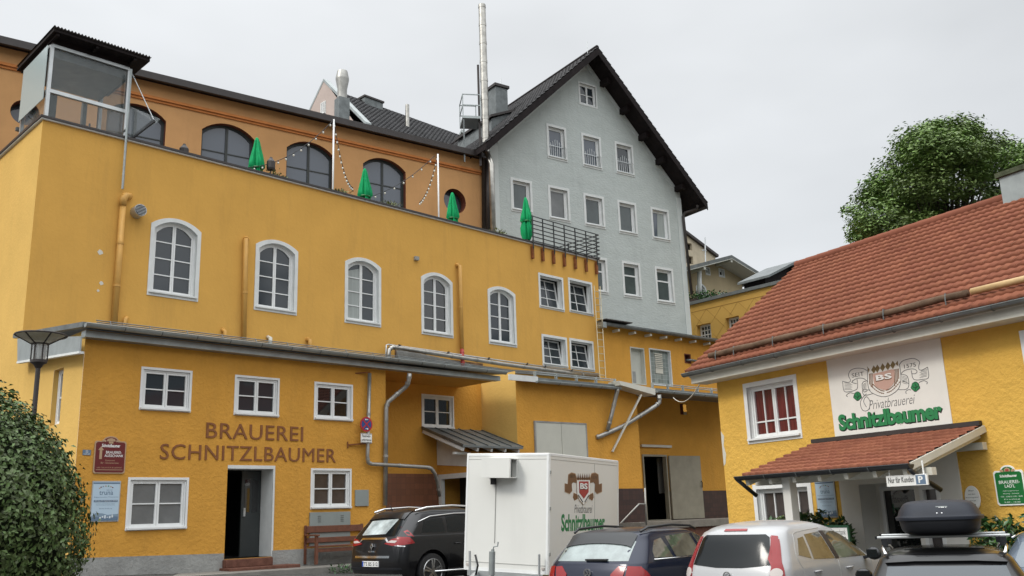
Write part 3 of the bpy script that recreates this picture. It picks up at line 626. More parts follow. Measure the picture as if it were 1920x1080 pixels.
mb = MB(); p0 = Y.off(.55); mb.prism(p0, [p0.uv(1163, 722), p0.uv(1228, 741), p0.uv(1228, 729), p0.uv(1160, 714)], -.5, .02); mb.build('sheet_metal_apron', M['cream'], r2)
# upper right extension E
holes = []; EL = 10.5
d1 = E_.rect(((1182, 652), (1187, 718), (1203, 655), (1209, 720))); hd = [(d1[0], d1[2]), (d1[1]+.08, d1[2]), (d1[1]+.08, d1[3]), (d1[0], d1[3])]
g1 = E_.rect(((1218, 655), (1222, 719), (1253, 659), (1258, 722))); hg = [(g1[0], g1[2]), (g1[1]+.08, g1[2]), (g1[1]+.08, g1[3]), (g1[0], g1[3])]
v1 = E_.rect(((1284, 665), (1285, 679), (1294, 666), (1294, 680))); hv = [(v1[0], v1[2]), (v1[1], v1[2]), (v1[1], v1[3]), (v1[0], v1[3])]
zE = E_.uv(1135, 614)[1]
wall('extension_wall', E_, [(0, 6), (EL, 6), (EL, zE+.1), (0, zE+.1)], [hd, hg, hv], M['yel_low'], BR)
def reveal(F, h, d, mt, nm, par=BR, p=.012, b=.05):
    mb = MB(); u0_, u1_ = h[0][0], h[1][0]; mb.ring(F, outl(u0_-b, u1_+b, h[0][1]-b, h[2][1]+b), outl(u0_, u1_, h[0][1], h[2][1]), -d, p); return mb.build(nm, mt, par)
e1 = reveal(E_, hd, .22, M['door_grey'], 'roof_door'); mb = MB(); mb.box(E_, hd[0][0], hd[1][0], hd[0][1], hd[2][1], -.24, -.20); dlf = mb.build('door_leaf', M['door_grey'], e1)
mb = MB(); mb.box(E_, hd[0][0]+.02, (hd[0][0]+hd[1][0])/2+.02, hd[0][1]+.02, hd[0][1]+.55, -.199, -.19); mb.build('door_vent', M['base_grey'], dlf)
e2 = reveal(E_, hg, .16, M['trim'], 'glass_block_window'); mb = MB(); mb.box(E_, hg[0][0], hg[1][0], hg[0][1], hg[2][1], -.2, -.14); uvw(mb.build('glass_blocks', M['glassblock'], e2), E_)
mb = MB(); hgm = (hg[0][0]+hg[1][0])/2; 
for i in range(9): mb.box(E_, hgm-.22, hgm+.26, hg[2][1]-.12-.085*i-.05, hg[2][1]-.12-.085*i, -.139, -.10+.0)
mb.box(E_, hgm-.22, hgm+.26, hg[2][1]-1.02, hg[2][1]-.84, -.139, -.11); mb.build('louvre', M['cream'], e2)
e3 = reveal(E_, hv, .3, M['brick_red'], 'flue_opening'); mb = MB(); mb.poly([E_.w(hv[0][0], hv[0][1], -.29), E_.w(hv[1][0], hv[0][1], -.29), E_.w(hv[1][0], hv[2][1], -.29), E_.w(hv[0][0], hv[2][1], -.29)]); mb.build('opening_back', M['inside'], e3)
mb = MB(); vz = (hv[0][1]+hv[2][1])/2-.08; mb.tube([E_.w(hv[0][0]+.12, vz, -.25), E_.w(hv[0][0]+.14, vz, .06), E_.w(hv[0][0]+.22, vz, .12), E_.w(hv[0][0]+1.5, vz-.02, .12)], .055, 8); mb.build('flue_pipe', M['zinc_dark'], e3, smooth=True)
ge0 = E_.uv(1131, 607, .4)[0]; gez = E_.uv(1240, 623, .4)[1]
mb = MB(); mb.hexa([E_.w(ge0, gez-.0, .40), E_.w(EL, gez-.0, .40), E_.w(EL, gez+.5, -4), E_.w(ge0, gez+.5, -1.4)], [E_.w(ge0, gez+.09, .40), E_.w(EL, gez+.09, .40), E_.w(EL, gez+.59, -4), E_.w(ge0, gez+.59, -1.4)])
re = mb.build('extension_roof', M['zinc_dark'], BR)
gutter(E_, ge0+.1, EL, gez-.0, .42, .085, M['zinc_dark'], re)
mb = MB(); mb.box(E_, ge0-.12, ge0+.1, gez-.18, gez+.06, .2, .5); mb.build('gutter_box', M['zinc'], re)
for i in range(9): mb = MB(); u = .7+i*1.02; mb.box(E_, u, u+.1, gez-.22, gez-.12, .0, .36); mb.build('rafter_end', M['cream'], re)
mb = MB(); mb.box(E_, ge0+.0, ge0+1.6, gez+.15, gez+.19, .1, .6); mb.build('roof_hatch', M['dark'], re)
BRK = mat('exposed brick', (.20, .12, .07), .9, var=.5, vscale=5, bump=1, bscale=8)
# upstand at the foot of the upper wall
mb = MB(); up = U.off(.04); mb.prism(U, [U.uv(745, 683), U.uv(742, 657), U.uv(760, 658), U.uv(900, 687), U.uv(960, 694), U.uv(1120, 700), U.uv(1121, 712)], .01, .07); mb.build('flashing_upstand', M['base_grey'], BR)
mb = MB(); 
for (x0, y0, x1, y1) in ((740, 655, 768, 668), (782, 665, 838, 675), (843, 673, 905, 681)): 
    a = U.uv(x0, y0); b = U.uv(x1, y1); mb = MB(); mb.box(U, a[0], b[0], min(a[1], b[1])-.12, max(a[1], b[1])-.02, .002, .012); mb.build('bare_brick_patch', BRK, BR)


# ---------------------------------------------------------------- pipes (parts of the brewery)
def pipe(F, pts, r, mt, nm='drainpipe', n=.09, seg=10, collars=True, par=None):
    par = par or BR
    P = [F.off(q[2] if len(q) > 2 else n).p(q[0], q[1]) for q in pts]; mb = MB(); mb.tube(P, r, seg); o = mb.build(nm, mt, par, smooth=True)
    if collars:
        for a, b in zip(P[:-1], P[1:]):
            L_ = (b-a).length
            for i in range(1, max(2, int(L_/1.1))):
                c = a.lerp(b, i/max(2, int(L_/1.1))); d = (b-a).normalized()*.03; mb = MB(); mb.tube([c-d, c+d], r*1.16, seg); mb.build('pipe_collar', mt, o, smooth='auto')
    return o
pipe(U, ((231, 378), (213, 618)), .085, M['pipe_yel']); pipe(U, ((243, 368, .02), (236, 367, .12), (231, 374, .12), (230, 385, .1)), .10, M['pipe_yel'], collars=False)
pipe(U, ((237, 596, .02), (235, 599, .1), (232, 622, .1)), .06, M['pipe_yel'], collars=False)
pipe(U, ((462, 447, .0), (461, 450, .12), (457, 650)), .075, M['pipe_yel']); pipe(U, ((417, 618, .0), (422, 622, .12), (421, 645, .12)), .06, M['pipe_yel'], collars=False)
pipe(U, ((856, 496, .0), (862, 499, .14), (866, 655, .14)), .075, M['pipe_yel']); pipe(U, ((866, 655, .14), (867, 668, .3), (868, 692, .3)), .07, M['red_ink'], 'red_pipe')
pipe(U, ((502, 632, .0), (507, 634, .16), (506, 656, .16)), .06, M['cream'], collars=False); pipe(U, ((576, 636, .0), (581, 638, .14), (582, 662, .14)), .065, M['pipe_yel'])
pipe(U, ((728, 685, .35), (729, 656, .35), (735, 651, .35), (745, 652, .35), (940, 682, .35), (1060, 698, .35), (1122, 707, .35)), .075, M['steel'], 'insulated_pipe')
pipe(U, ((723, 682, .3), (724, 647, .3), (728, 646, .3), (940, 676, .3), (1122, 702, .3)), .025, M['steel_dull'], 'thin_pipe', collars=False)
for x, y in ((748, 648), (840, 661), (916, 672), (988, 682), (1022, 687), (1072, 694), (705, 672), (566, 658), (640, 665)):
    c = U.p(x, y, .34); mb = MB(); mb.beam(c+U.n*.12-U.u*.1, c-U.n*.05+U.u*.12+Vector((0, 0, .03)), .03); mb.beam(c, c-Vector((0, 0, .12)), .05); mb.build('pipe_bracket', M['black_metal'], BR)
pipe(U, ((560, 660, .5), (722, 684, .5)), .03, M['steel_dull'], 'thin_pipe', collars=False)
pipe(LF, ((768, 700, .45), (766, 715, .4), (762, 724, .3), (727, 754, .10), (724, 765, .09), (722, 948, .09)), .062, M['pipe_grey'])
pipe(LF, ((693, 700, .12), (689, 855, .12), (690, 867, .12), (696, 870, .12), (800, 876, .12), (808, 878, .1), (816, 889, .05), (820, 905, -.2), (824, 930, -.3)), .05, M['pipe_grey'])
mb = MB(); mb.beam(LF.p(666, 700, .0), LF.p(694, 698, .12), .03); mb.build('pipe_bracket', M['rust'], BR); mb = MB(); mb.beam(LF.p(652, 834, .02), LF.p(697, 831, .12), .035); mb.beam(LF.p(652, 828, .02), LF.p(652, 840, .02), .03); mb.build('pipe_bracket', M['rust'], BR)
pipe(Y, ((1158, 728, .4), (1156, 738, .35), (1146, 780, .2), (1139, 806, .15)), .07, M['pipe_grey']); pipe(Y, ((1236, 740, .4), (1236, 755, .35), (1228, 762, .3), (1170, 798, .12), (1125, 818, .08), (1118, 820, .0)), .075, M['pipe_grey'])
mb = MB(); mb.beam(Y.p(1202, 740, .5), Y.p(1148, 847, .05), .10, .05); mb.build('roof_strut', M['cream'], BR)
mb = MB(); mb.box(Y2, *[Y2.uv(1200, 832)[0], Y2.uv(1256, 836)[0]], Y2.uv(1228, 837)[1]-.04, Y2.uv(1228, 837)[1]+.05, .01, .10); mb.build('tube_lamp_fitting', M['cream'], BR)
mb = MB(); c = U.p(255, 399, .0); c2 = c+U.n*.32; mb.tube([c, c2], .17, 18); ex = mb.build('round_exhaust', M['steel_dull'], BR, smooth='auto')
mb = MB(); mb.tube([c2+U.n*.002, c2+U.n*.012], .155, 18); gr = mb.build('grille_disc', M['black_metal'], ex)
mb = MB()
for i in range(-3, 4): z = c2.z+i*.042; q = sqrt(.15**2-(i*.042)**2); u_ = U.loc(c2)[0]; mb.box(U, u_-q, u_+q, z-.006, z+.006, .335, .352)
mb.build('grille_bars', M['steel_dull'], gr)
mb = MB(); a = U.uv(776, 481); b = U.uv(783, 489); mb.box(U, a[0], b[0], b[1], a[1], .0, .1); mb.build('small_sensor_box', M['base_grey'], BR)
for x, y, s_ in ((188, 473, .08), (190, 531, .06), (184, 545, .04)): c = U.uv(x, y); mb = MB(); mb.prism(U, [(c[0]-s_, c[1]), (c[0]-s_*.2, c[1]-s_), (c[0]+s_, c[1]-s_*.3), (c[0]+s_*.6, c[1]+s_*.6), (c[0]-s_*.3, c[1]+s_)], .001, .004); mb.build('plaster_chip', M['cream'], BR)
# grey cupboards on the low wing
mb = MB(); q = LF.rect(((580, 959), (579, 992), (656, 961), (654, 992))); mb.box(LF, q[0], q[1], q[2]-.4, q[3], .002, .05); cb_ = mb.build('meter_cupboard', M['cabinet'], BR, bevel=.006)
mb = MB()
for uu in (q[0]+.22, q[1]-.3):
    for i in range(4): mb.box(LF, uu, uu+.09, q[3]-.09-i*.045-.015, q[3]-.09-i*.045, .0505, .056)
mb.build('louvre', M['zinc_dark'], cb_)
mb = MB(); q = LF.rect(((665, 918), (665, 949), (690, 919), (690, 949))); mb.box(LF, q[0], q[1], q[2], q[3], .002, .035); mb.build('electric_box', M['cabinet'], BR, bevel=.005)

# ================================================================ things on / at the brewery
# raised lettering
LT = empty('wall_lettering', LF.p(300, 860), 'raised brown letters reading BRAUEREI SCHNITZLBAUMER on the yellow wall', 'lettering')
q = LF.rect(((387, 792), (386, 821), (568, 800.5), (567.5, 828))); text(LF, 'BRAUEREI', q[0], q[2], q[1], q[3], .003, M['letters'], LT, 'letter_row', offset=.0, ext=.018, spacing=1.06)
q = LF.rect(((301, 830), (299.5, 860), (630, 843), (628.5, 868))); text(LF, 'SCHNITZLBAUMER', q[0], q[2], q[1], q[3], .003, M['letters'], LT, 'letter_row', offset=.0, ext=.018, spacing=1.06)

# ================================================================ terrace things
zt = ztop-1.0
def parasol(px, ytop, n, lab, small=False):
    c = U.off(-n).p(px, ytop); u = U.loc(c)[0]; top = c.z; base = U.w(u, zt, -n); H_ = top-zt
    e = empty('parasol', base, lab, 'parasol', 'closed green parasols on the terrace')
    mb = MB(); mb.tube([base, base+Vector((0, 0, H_-.05))], .025, 8); mb.build('pole', M['steel_dull'], e)
    mb = MB(); mb.lathe(base, [(.25, 0), (.25, .06), (.05, .1)], 14); mb.build('foot', M['ledge'], e)
    mb = MB(); seg = 72; prof = [(.02, H_), (.05, H_-.03), (.07, H_-.15), (.10, H_-.35), (.15, H_-.6), (.20, H_-.85), (.215, H_-1.0), (.16, H_-1.1), (.20, H_-1.3), (.185, H_-1.6), (.12, H_-1.85)]
    k0 = 0
    for i, (r, h) in enumerate(prof):
        for j in range(seg):
            t = 2*pi*j/seg; rr = r*(1+.26*sin(5*t+px+h*.8)+.15*sin(11*t+h*2.5+px)+.05*sin(23*t)) if i > 1 else r; mb.v.append(base+Vector((cos(t)*rr, sin(t)*rr, h+(.05*sin(3*t+px) if i in (5, 6, 9) else 0))))
    for i in range(len(prof)-1):
        for j in range(seg): a = i*seg+j; b = i*seg+(j+1) % seg; mb.f.append((a, b, b+seg, a+seg))
    cl = mb.build('canopy', M['parasol'], e, smooth=True)
    mb = MB(); mb.lathe(base, [(.205, H_-1.10), (.215, H_-1.07), (.205, H_-1.04)], 16); mb.build('strap', M['green_dk'], cl)
    return e
parasol(482, 258, .75, 'closed green parasol nearest the glass shelter, in front of the first large arched hall window')
parasol(684, 316, .75, 'closed green parasol overlapping the left edge of the third arched hall window')
parasol(848, 361, .75, 'closed green parasol in front of the round hall window on the right')
parasol(985, 370, .55, 'closed green parasol beside the black terrace railing')
parasol(886, 411, 4.2, 'small far closed green parasol whose tip shows over the parapet near the dark downpipe')
def pole(px, ytop, lab):
    c = U.off(-.45).p(px, ytop); u = U.loc(c)[0]; mb = MB(); mb.tube([U.w(u, zt, -.45), Vector((c.x, c.y, c.z))], .03, 8); o = mb.build('light_pole', M['white'], None, smooth=True); return tag(o, lab, 'pole', 'white poles carrying the string lights'), c
_, pA = pole(626, 224, 'white pole holding string lights between the second and third arched hall windows')
_, pB = pole(821, 289, 'white pole holding string lights left of the round hall window on the right')
def lights(P0, P1, sag, nb, lab):
    P0 = Vector(P0); P1 = Vector(P1); pt = lambda t: P0.lerp(P1, t)-Vector((0, 0, sag*4*t*(1-t)))
    mid = pt(0); e = empty('string_lights', P0, lab, 'string lights', 'bulb strings over the terrace')
    mb = MB(); mb.tube([pt(i/24) for i in range(25)], .012, 5); mb.build('cable', M['black'], e)
    for i in range(nb):
        p = pt((i+.5)/nb); mb = MB(); mb.ball(p-Vector((0, 0, .08)), .034, 8, 5, 1.2); b = mb.build('bulb', M['bulb'], e, smooth=True); mb = MB(); mb.tube([p-Vector((0, 0, .05)), p], .02, 6); mb.build('socket', M['black'], b)
Of = lambda x, y, n: U.off(-n).p(x, y)
lights(Of(375, 296, .5), pA, .9, 17, 'bulb string rising from the parapet by the first arched hall window')
lights(Of(500, 330, 1.5), Of(815, 292, .5), 1.3, 17, 'long bulb string crossing low before two arched hall windows to the right white pole')
lights(pA, Of(662, 352, .6), .55, 14, 'string of bulbs dropping steeply right of the left white pole')
lights(pB, Of(786, 380, 1.2), .35, 13, 'string of bulbs dropping steeply left of the right white pole')
def leaves(P, n_dir, size, seed=0, fold=.35, aspect=.55):
    g = np.random.default_rng(seed); n = len(P); d = g.normal(size=(n, 3)); nd = np.asarray(n_dir); d = d-nd*(d*nd).sum(1, keepdims=True)*.75; d /= np.linalg.norm(d, axis=1, keepdims=True)
    nn = nd+g.normal(size=(n, 3))*.45; nn -= d*(nn*d).sum(1, keepdims=True); nn /= np.linalg.norm(nn, axis=1, keepdims=True); s = np.cross(d, nn); L_ = (size*g.uniform(.65, 1.3, n))[:, None]; w_ = L_*aspect
    a = P; b = P+d*L_; c1 = P+d*L_*.45+s*w_*.5+nn*w_*fold*.5; c2 = P+d*L_*.45-s*w_*.5+nn*w_*fold*.5
    V = np.stack([a, c1, b, c2], 1).reshape(-1, 3); i = np.arange(n)*4
    F_ = np.concatenate([np.stack([i, i+1, i+2], 1), np.stack([i, i+2, i+3], 1)]); r = g.random(n); return V, F_, np.concatenate([r, r])
def planter(px, py, n, lab, seed):
    c = U.off(-n).p(px, py); u = U.loc(c)[0]; e = empty('planter', U.w(u, ztop-.12, -.5), lab, 'planter', 'flower boxes along the parapet')
    mb = MB(); mb.box(U, u-.32, u+.32, ztop-.12, ztop+.13, -.62, -.38); mb.build('flower_box', M['pot'], e)
    g = np.random.default_rng(seed); k = 420; c = U.w(u, ztop+.22, -.5); P = np.array(c)+g.normal(size=(k, 3))*np.array([.15, .15, .07]); nd = g.normal(size=(k, 3)); nd /= np.linalg.norm(nd, axis=1, keepdims=True)
    V, F_, r = leaves(P, nd, .09, seed); sheet('foliage', V, F_, M['leaf_dry'], e, r)
planter(522, 331, .12, 'flower box on the parapet left of the second arched hall window', 1); planter(647, 366, .12, 'flower box on the parapet right of the left white pole', 2)
planter(740, 387, .12, 'flower box on the parapet below the third arched hall window', 3); planter(943, 440, .12, 'flower box on the parapet left of the tall parasol by the railing', 4)
for px, py, lab in ((345, 284, 'small lantern standing on the terrace between the shelter and the first arched hall window'), (508, 308, 'small lantern behind the parasol between the first two arched hall windows')):
    c = Of(px, py, .5); e = empty('lantern', c-Vector((0, 0, .2)), lab, 'lantern'); mb = MB(); mb.lathe(c, [(.12, -.2), (.14, -.14), (.14, .08), (.05, .2), (.04, .24)], 10); mb.tube([c-Vector((0, 0, .2)), Vector((c.x, c.y, zt))], .02, 6); mb.build('lantern_body', M['dark'], e)
# terrace railing
rl0 = U.uv(996, 408, .12); rl1 = U.uv(1125, 438, .12); R_ = empty('terrace_railing', U.w(rl0[0], ztop-.5, .1), 'black metal railing with flat rails at the right end of the terrace', 'railing')
zr0 = ztop+.13; zr1 = (rl0[1]+rl1[1])/2
mb = MB()
for i in range(7): z = zr0+(zr1-zr0)*i/6; mb.box(U, rl0[0], uE+.1, z-.018, z+.018, .10, .125); mb.box(U, uE+.075, uE+.10, z-.018, z+.018, -3.2, .10)
mb.build('rails', M['black_metal'], R_)
us = [U.uv(x, 450, .12)[0] for x in (999, 1018, 1038, 1058, 1078, 1098, 1117)]
for u in us:
    mb = MB(); mb.box(U, u-.022, u+.022, ztop-.22, zr1, .126, .16); p = mb.build('post', M['black_metal'], R_)
    mb = MB(); mb.box(U, u-.05, u+.05, ztop-.62, ztop-.08, .03, .13); mb.build('bracket', M['rust'], p)
mb = MB(); mb.box(U, us[-1]+.1, us[-1]+.14, ztop, zr1, -1.6, -1.56); mb.box(U, uE+.07, uE+.11, ztop, zr1, -3.2, -3.16); mb.build('post', M['black_metal'], R_)
# ladder leaning on the wall end
c0 = Y.w(0, 0, 0); P = lambda x, y, n: U.off(n).p(x, y)
L0, L1 = P(1125, 711, .5), P(1114, 536, .22); R0, R1 = P(1136, 712, .5), P(1125, 537, .22)
ld = empty('ladder', L0, 'narrow aluminium ladder leaning against the right end of the upper wall', 'ladder')
for a, b in ((L0, L1), (R0, R1)): mb = MB(); mb.beam(a, b, .05, .03); mb.build('stile', M['alu'], ld)
for i in range(13): t = (i+.6)/13.4; mb = MB(); mb.tube([L0.lerp(L1, t), R0.lerp(R1, t)], .017, 6); mb.build('rung', M['alu'], ld)

# ---------------------------------------------------------------- glass lift shelter
G0 = U.off(-.12); a = G0.uv(98, 88); b = G0.uv(246, 128); u0, zc = a; u1 = G0.uv(237, 200)[0]; zc = (a[1]+b[1])/2; dep = -Fr(G0.w(u0, 0, 0), -45).uv(50, 147)[0]; print('shelter depth', dep)
GL = empty('glass_shelter', U.w(u0+1, ztop, -1), 'steel and glass stair shelter with a dark corrugated roof on the terrace corner', 'shelter')
zm = (G0.uv(92, 173)[1]+G0.uv(237, 208)[1])/2
SG = Fr(G0.w(u0, 0, 0), -45)
mb = MB()
for (F, uu) in ((G0, u0), (G0, u1)):
    mb.box(F, uu-.045, uu+.045, ztop-1, zc, -.05, .045)
mb.box(G0, u0-.045, u0+.045, ztop-1, zc, -dep-.05, -dep+.05); mb.box(G0, u1-.045, u1+.045, ztop-1, zc, -dep-.05, -dep+.05)
mb.box(G0, u0, u1, zc-.06, zc+.03, -.04, .055); mb.box(G0, u0, u1, zm-.05, zm+.05, -.045, .05)
mb.box(G0, u0-.05, u0+.04, zc-.06, zc+.03, -dep, -.06); mb.box(G0, u0-.05, u0+.04, zm-.05, zm+.04, -dep, -.06); mb.box(G0, u1-.05, u1+.04, zc-.06, zc+.03, -dep, -.06)
mb.build('steel_frame', M['steel_dull'], GL)
mb = MB(); mb.box(G0, u0+.05, u1-.05, zm+.06, zc-.07, -.012, .0); mb.build('upper_front_pane', M['shelter_clear'], GL)
mb = MB(); mb.box(G0, u0+.05, u1-.05, ztop+.1, zm-.06, -.012, .0); mb.build('lower_front_pane', M['shelter_clear'], GL)
mb = MB(); mb.box(G0, u0-.10, u0-.085, zm-.25, zc-.0, -dep, -.05); mb.build('left_frosted_pane', M['shelter_glass'], GL)
mb = MB(); mb.box(G0, u0-.01, u0+.0, ztop-.5, zm-.06, -dep, -.06); mb.build('left_lower_pane', M['shelter_clear'], GL)
mb = MB(); mb.box(G0, u1-.01, u1+.0, ztop-.5, zc-.07, -dep, -.06); mb.build('right_pane', M['shelter_clear'], GL)
mb = MB(); mb.box(G0, u0+.8, u0+1.0, ztop-1, zc-.1, -2.6, -2.45); mb.box(G0, u0+1.75, u0+1.87, ztop-1, zc-.1, -2.6, -2.45); mb.box(G0, u0, u1, zm-.3, zm-.2, -2.6, -2.5); mb.box(G0, u0+.05, u1-.05, zc-.30, zc-.08, -dep, -.08); mb.build('inner_posts', M['zinc_dark'], GL)
mb = MB()
for p0, p1 in (((u0+.1, ztop), (u0+1.7, zm-.05)), ((u0+.1, zm-.05), (u0+1.6, ztop)), ((u0+2., zm), (u1-.1, zc-.3)), ((u0+2., zc-.5), (u1-.1, ztop+.2))): mb.tube([G0.w(p0[0], p0[1], -1.9), G0.w(p1[0], p1[1], -1.9)], .014, 5)
mb.tube([G0.w(u0+1.55, ztop-1, -1.2), G0.w(u0+1.55, zm-.1, -1.2)], .03, 6); mb.build('bracing_rods', M['dark'], GL)
zr_ = zc+.32
q = [G0.loc(onz(x, y, zr_)) for x, y in ((100, 50), (286, 106))]; e0 = q[0][0]; e1_ = q[1][0]; nf = (q[0][2]+q[1][2])/2; nb = G0.loc(onz(27, 124, zr_))[2]
mb = MB(); mb.box(G0, e0+.02, e1_-.02, zr_-.12, zr_-.05, nb, nf-.05); mb.box(G0, u0, u1, zc+.031, zr_-.121, -dep, .04)
for uu in (u0, (u0+u1)/2, u1): mb.box(G0, uu-.04, uu+.04, zr_-.2, zr_-.12, nb+.1, nf-.1)
rf_ = mb.build('roof_deck', M['darkwood'], GL)
n_ = 30; V = []; Fc = []
for i in range(n_*6+1):
    u = e0+(e1_-e0)*i/(n_*6); z = zr_+.022*sin(2*pi*i/6)
    V += [tuple(G0.w(u, z-.012, nf)), tuple(G0.w(u, z-.012, nb)), tuple(G0.w(u, z+.012, nf)), tuple(G0.w(u, z+.012, nb))]
for i in range(n_*6): k = i*4; Fc += [(k, k+1, k+5, k+4), (k+2, k+6, k+7, k+3), (k, k+4, k+6, k+2), (k+1, k+3, k+7, k+5)]
sheet('corrugated_sheet', V, Fc, M['dark'], GL)
c = U.off(.13); t1 = c.p(246, 130); t2 = c.p(233, 355); mb = MB(); mb.beam(Vector((t1.x, t1.y, t1.z)), Vector((t1.x, t1.y, t2.z)), .05); mb.beam(Vector((t1.x, t1.y, ztop+.3)), U.w(U.loc(t1)[0], ztop+.3, -.15), .04); mb.build('downpipe_post', M['zinc'], GL)
mb = MB(); h_ = G0.off(.9); e_a = G0.w(u1+.1, ztop+.2, .0); e_b = U.off(-.1).p(290, 226); d_ = e_b-e_a; mb.beam(G0.p(240, 262), U.off(.3).p(290, 226), .05); mb.hexa([G0.p(242, 200), G0.p(242, 262), U.off(.3).p(292, 232), U.off(.3).p(300, 224)], [p+Vector((0, 0, .02)) for p in (G0.p(242, 200), G0.p(242, 262), U.off(.3).p(292, 232), U.off(.3).p(300, 224))]); mb.build('glass_flap', M['shelter_clear'], GL)
mb = MB(); mb.beam(G0.p(243, 262), U.off(.3).p(290, 226), .07); mb.build('flap_arm', M['black_metal'], GL); mb = MB(); mb.tube([G0.p(247, 137), U.off(.3).p(288, 224)], .014, 6); mb.build('stay_rod', M['steel_dull'], GL)

# ================================================================ orange hall behind the terrace
_P = at(905, 290, 42); O_ = Fr((_P.x, _P.y), 36.4)
zO = (O_.uv(60, 92)[1]+O_.uv(450, 190)[1]+O_.uv(850, 279)[1])/3; uOl = O_.uv(0, 119)[0]-7; uOr = .15
HL = empty('hall_building', O_.w(-10, zt, -4), 'apricot hall with arched and round dark windows behind the terrace', 'building')
hol = []
def hwin(px):
    (x0, y0), (x1, y1), (xa, ya) = px; a = O_.uv(x0, y0); b = O_.uv(x1, y1); c = O_.uv(xa, ya); return a[0], b[0], (a[1]+b[1])/2, c[1]
hw = [hwin(p) for p in (((378, 243), (478, 268), (428, 231)), ((538, 274), (626, 293), (578, 266)), ((680, 304), (759, 322), (714, 297)))]
sp_ = (hw[2][0]-hw[0][0])/2; zs_ = sum(h[2] for h in hw)/3; za_ = sum(h[3] for h in hw)/3; wd_ = sum(h[1]-h[0] for h in hw)/3; c1_ = (hw[1][0]+hw[1][1])/2
labs = None
for i in range(-3, 2):
    c = c1_+sp_*i
    if i == -3: continue
    r = (c-wd_/2, c+wd_/2, zt+.1, za_)
    w, h = win(O_, r, HL, top=zs_, band=.0, depth=.24, cols=2, rows=5, sash=2, surround=False, fmat='olive_frame', pmat='glass_hall', name='arched_window', revmat='brick_red', sill=False, frame_w=.05, bar=.04); hol.append(h)
for (x, y, rr) in ((853, 377, 20.5), (47, 211, 28)):
    c = O_.uv(x, y); R = abs(O_.uv(x+rr, y)[0]-O_.uv(x-rr, y)[0])/2; pts = [(c[0]+R*cos(2*pi*i/28), c[1]+R*sin(2*pi*i/28)) for i in range(28)]; hol.append(pts)
    mb = MB(); mb.add([O_.w(u, z, .002) for u, z in pts]+[O_.w(u, z, -.45) for u, z in pts], [(i, 28+i, 28+(i+1) % 28, (i+1) % 28) for i in range(28)]); w = mb.build('round_window', M['brick_red'], HL)
    mb = MB(); mb.poly([O_.w(u, z, -.42) for u, z in pts]); mb.build('pane', M['glass_hall'], w, fix=False)
    mb = MB(); mb.ring(O_, pts, [(c[0]+(u-c[0])*.9, c[1]+(z-c[1])*.9) for u, z in pts], -.43, -.36); mb.build('frame', M['olive_frame'], w)
wall('hall_wall', O_, [(uOl, zt-2), (uOr, zt-2), (uOr, zO-.1), (uOl, zO-.1)], hol, M['orange'], HL)
mb = MB(); mb.box(O_, uOl, uOr, zt-2, zO-.15, -9, -8.9); mb.box(O_, uOl-.2, uOl, zt-2, zO-.15, -9, 0); mb.build('rear_walls', M['orange'], HL)
mb = MB(); mb.box(O_, uOl-.3, uOr+.4, zO-.06, zO+.04, -9.2, .42); mb.box(O_, uOl-.3, uOr+.4, zO-.22, zO-.061, .30, .42); hr_ = mb.build('flat_roof', M['dark'], HL)
mb = MB(); mb.box(O_, uOl-.3, uOr+.3, zO-.16, zO-.12, .01, .30); mb.build('soffit', M['darkwood'], hr_)
zcn = (O_.uv(60, 134)[1]+O_.uv(450, 225)[1]+O_.uv(850, 311)[1])/3
mb = MB(); mb.box(O_, uOl, uOr, zcn-.02, zcn+.08, .002, .10); mb.box(O_, uOl, uOr, zcn-.11, zcn-.03, .002, .05); mb.build('cornice', M['orange_trim'], HL)
mb = MB(); mb.tube([O_.p(908, 288, .4), O_.p(908, 300, .12), O_.p(909, 440, .12)], .13, 10); mb.build('downpipe', M['dark'], HL, smooth=True); mb = MB(); mb.tube([O_.p(914, 288, .3), O_.p(915, 440, .3)], .09, 10); mb.build('downpipe', M['dark'], HL, smooth=True)

# ================================================================ grey gabled house
_P = at(930, 280, 42); G = Fr((_P.x, _P.y), 34.5)
gl = G.uv(919, 300)[0]; gr_ = (G.uv(1277, 400)[0]+G.uv(1297, 623)[0])/2
GH = empty('grey_house', G.w(5, 8, -5), 'tall pale grey house with a steep dark gable roof and white framed windows', 'building')
nv = .95; ap = G.uv(1120, 86, nv); el = G.uv(884, 287, nv); er = G.uv(1325, 377, nv)
sr = (ap[1]-er[1])/(er[0]-ap[0]); sl_ = (ap[1]-el[1])/(ap[0]-el[0]); 
th = .38
def roofz(u): return min(ap[1]-(ap[0]-u)*sl_, ap[1]-(u-ap[0])*sr)-th
gw = []
gwin_px = [((1023.3, 230.7), (1026.7, 296.7), (1061.7, 240.7), (1063.3, 304)), ((1089, 249), (1092.3, 312.7), (1126, 257.3), (1129, 319.3)), ((1151.7, 264.3), (1155, 325), (1186.7, 273.3), (1189.3, 332.3)),
 ((955, 332), (960, 396.7), (997.7, 340), (998.5, 402)), ((1026.7, 346.7), (1029.3, 411.7), (1067.7, 354), (1069.3, 418.3)), ((1093.3, 361.7), (1096, 423.3), (1132.7, 369.3), (1134.3, 430)), ((1157.3, 374.3), (1160, 436.7), (1193.3, 381.7), (1195, 443.3)), ((1219.3, 387.7), (1222.7, 449.3), (1254.3, 394.3), (1256.7, 454.3)),
 ((1100, 478), (1104, 548), (1138.3, 485), (1141, 553)), ((1165, 489), (1169, 558.3), (1200.7, 493.3), (1202.7, 560)), ((1227.3, 499.3), (1231, 567.7), (1261.7, 504), (1265.7, 572.7))]
r = G.rect(((1084, 153.3), (1085, 196.7), (1118.3, 160), (1120, 203.3))); w, h = win(G, r, GH, band=.09, depth=.12, cols=2, rows=2, sash=2, sill=False, name='attic_window', pmat='glass', bar=.04); gw.append(h)
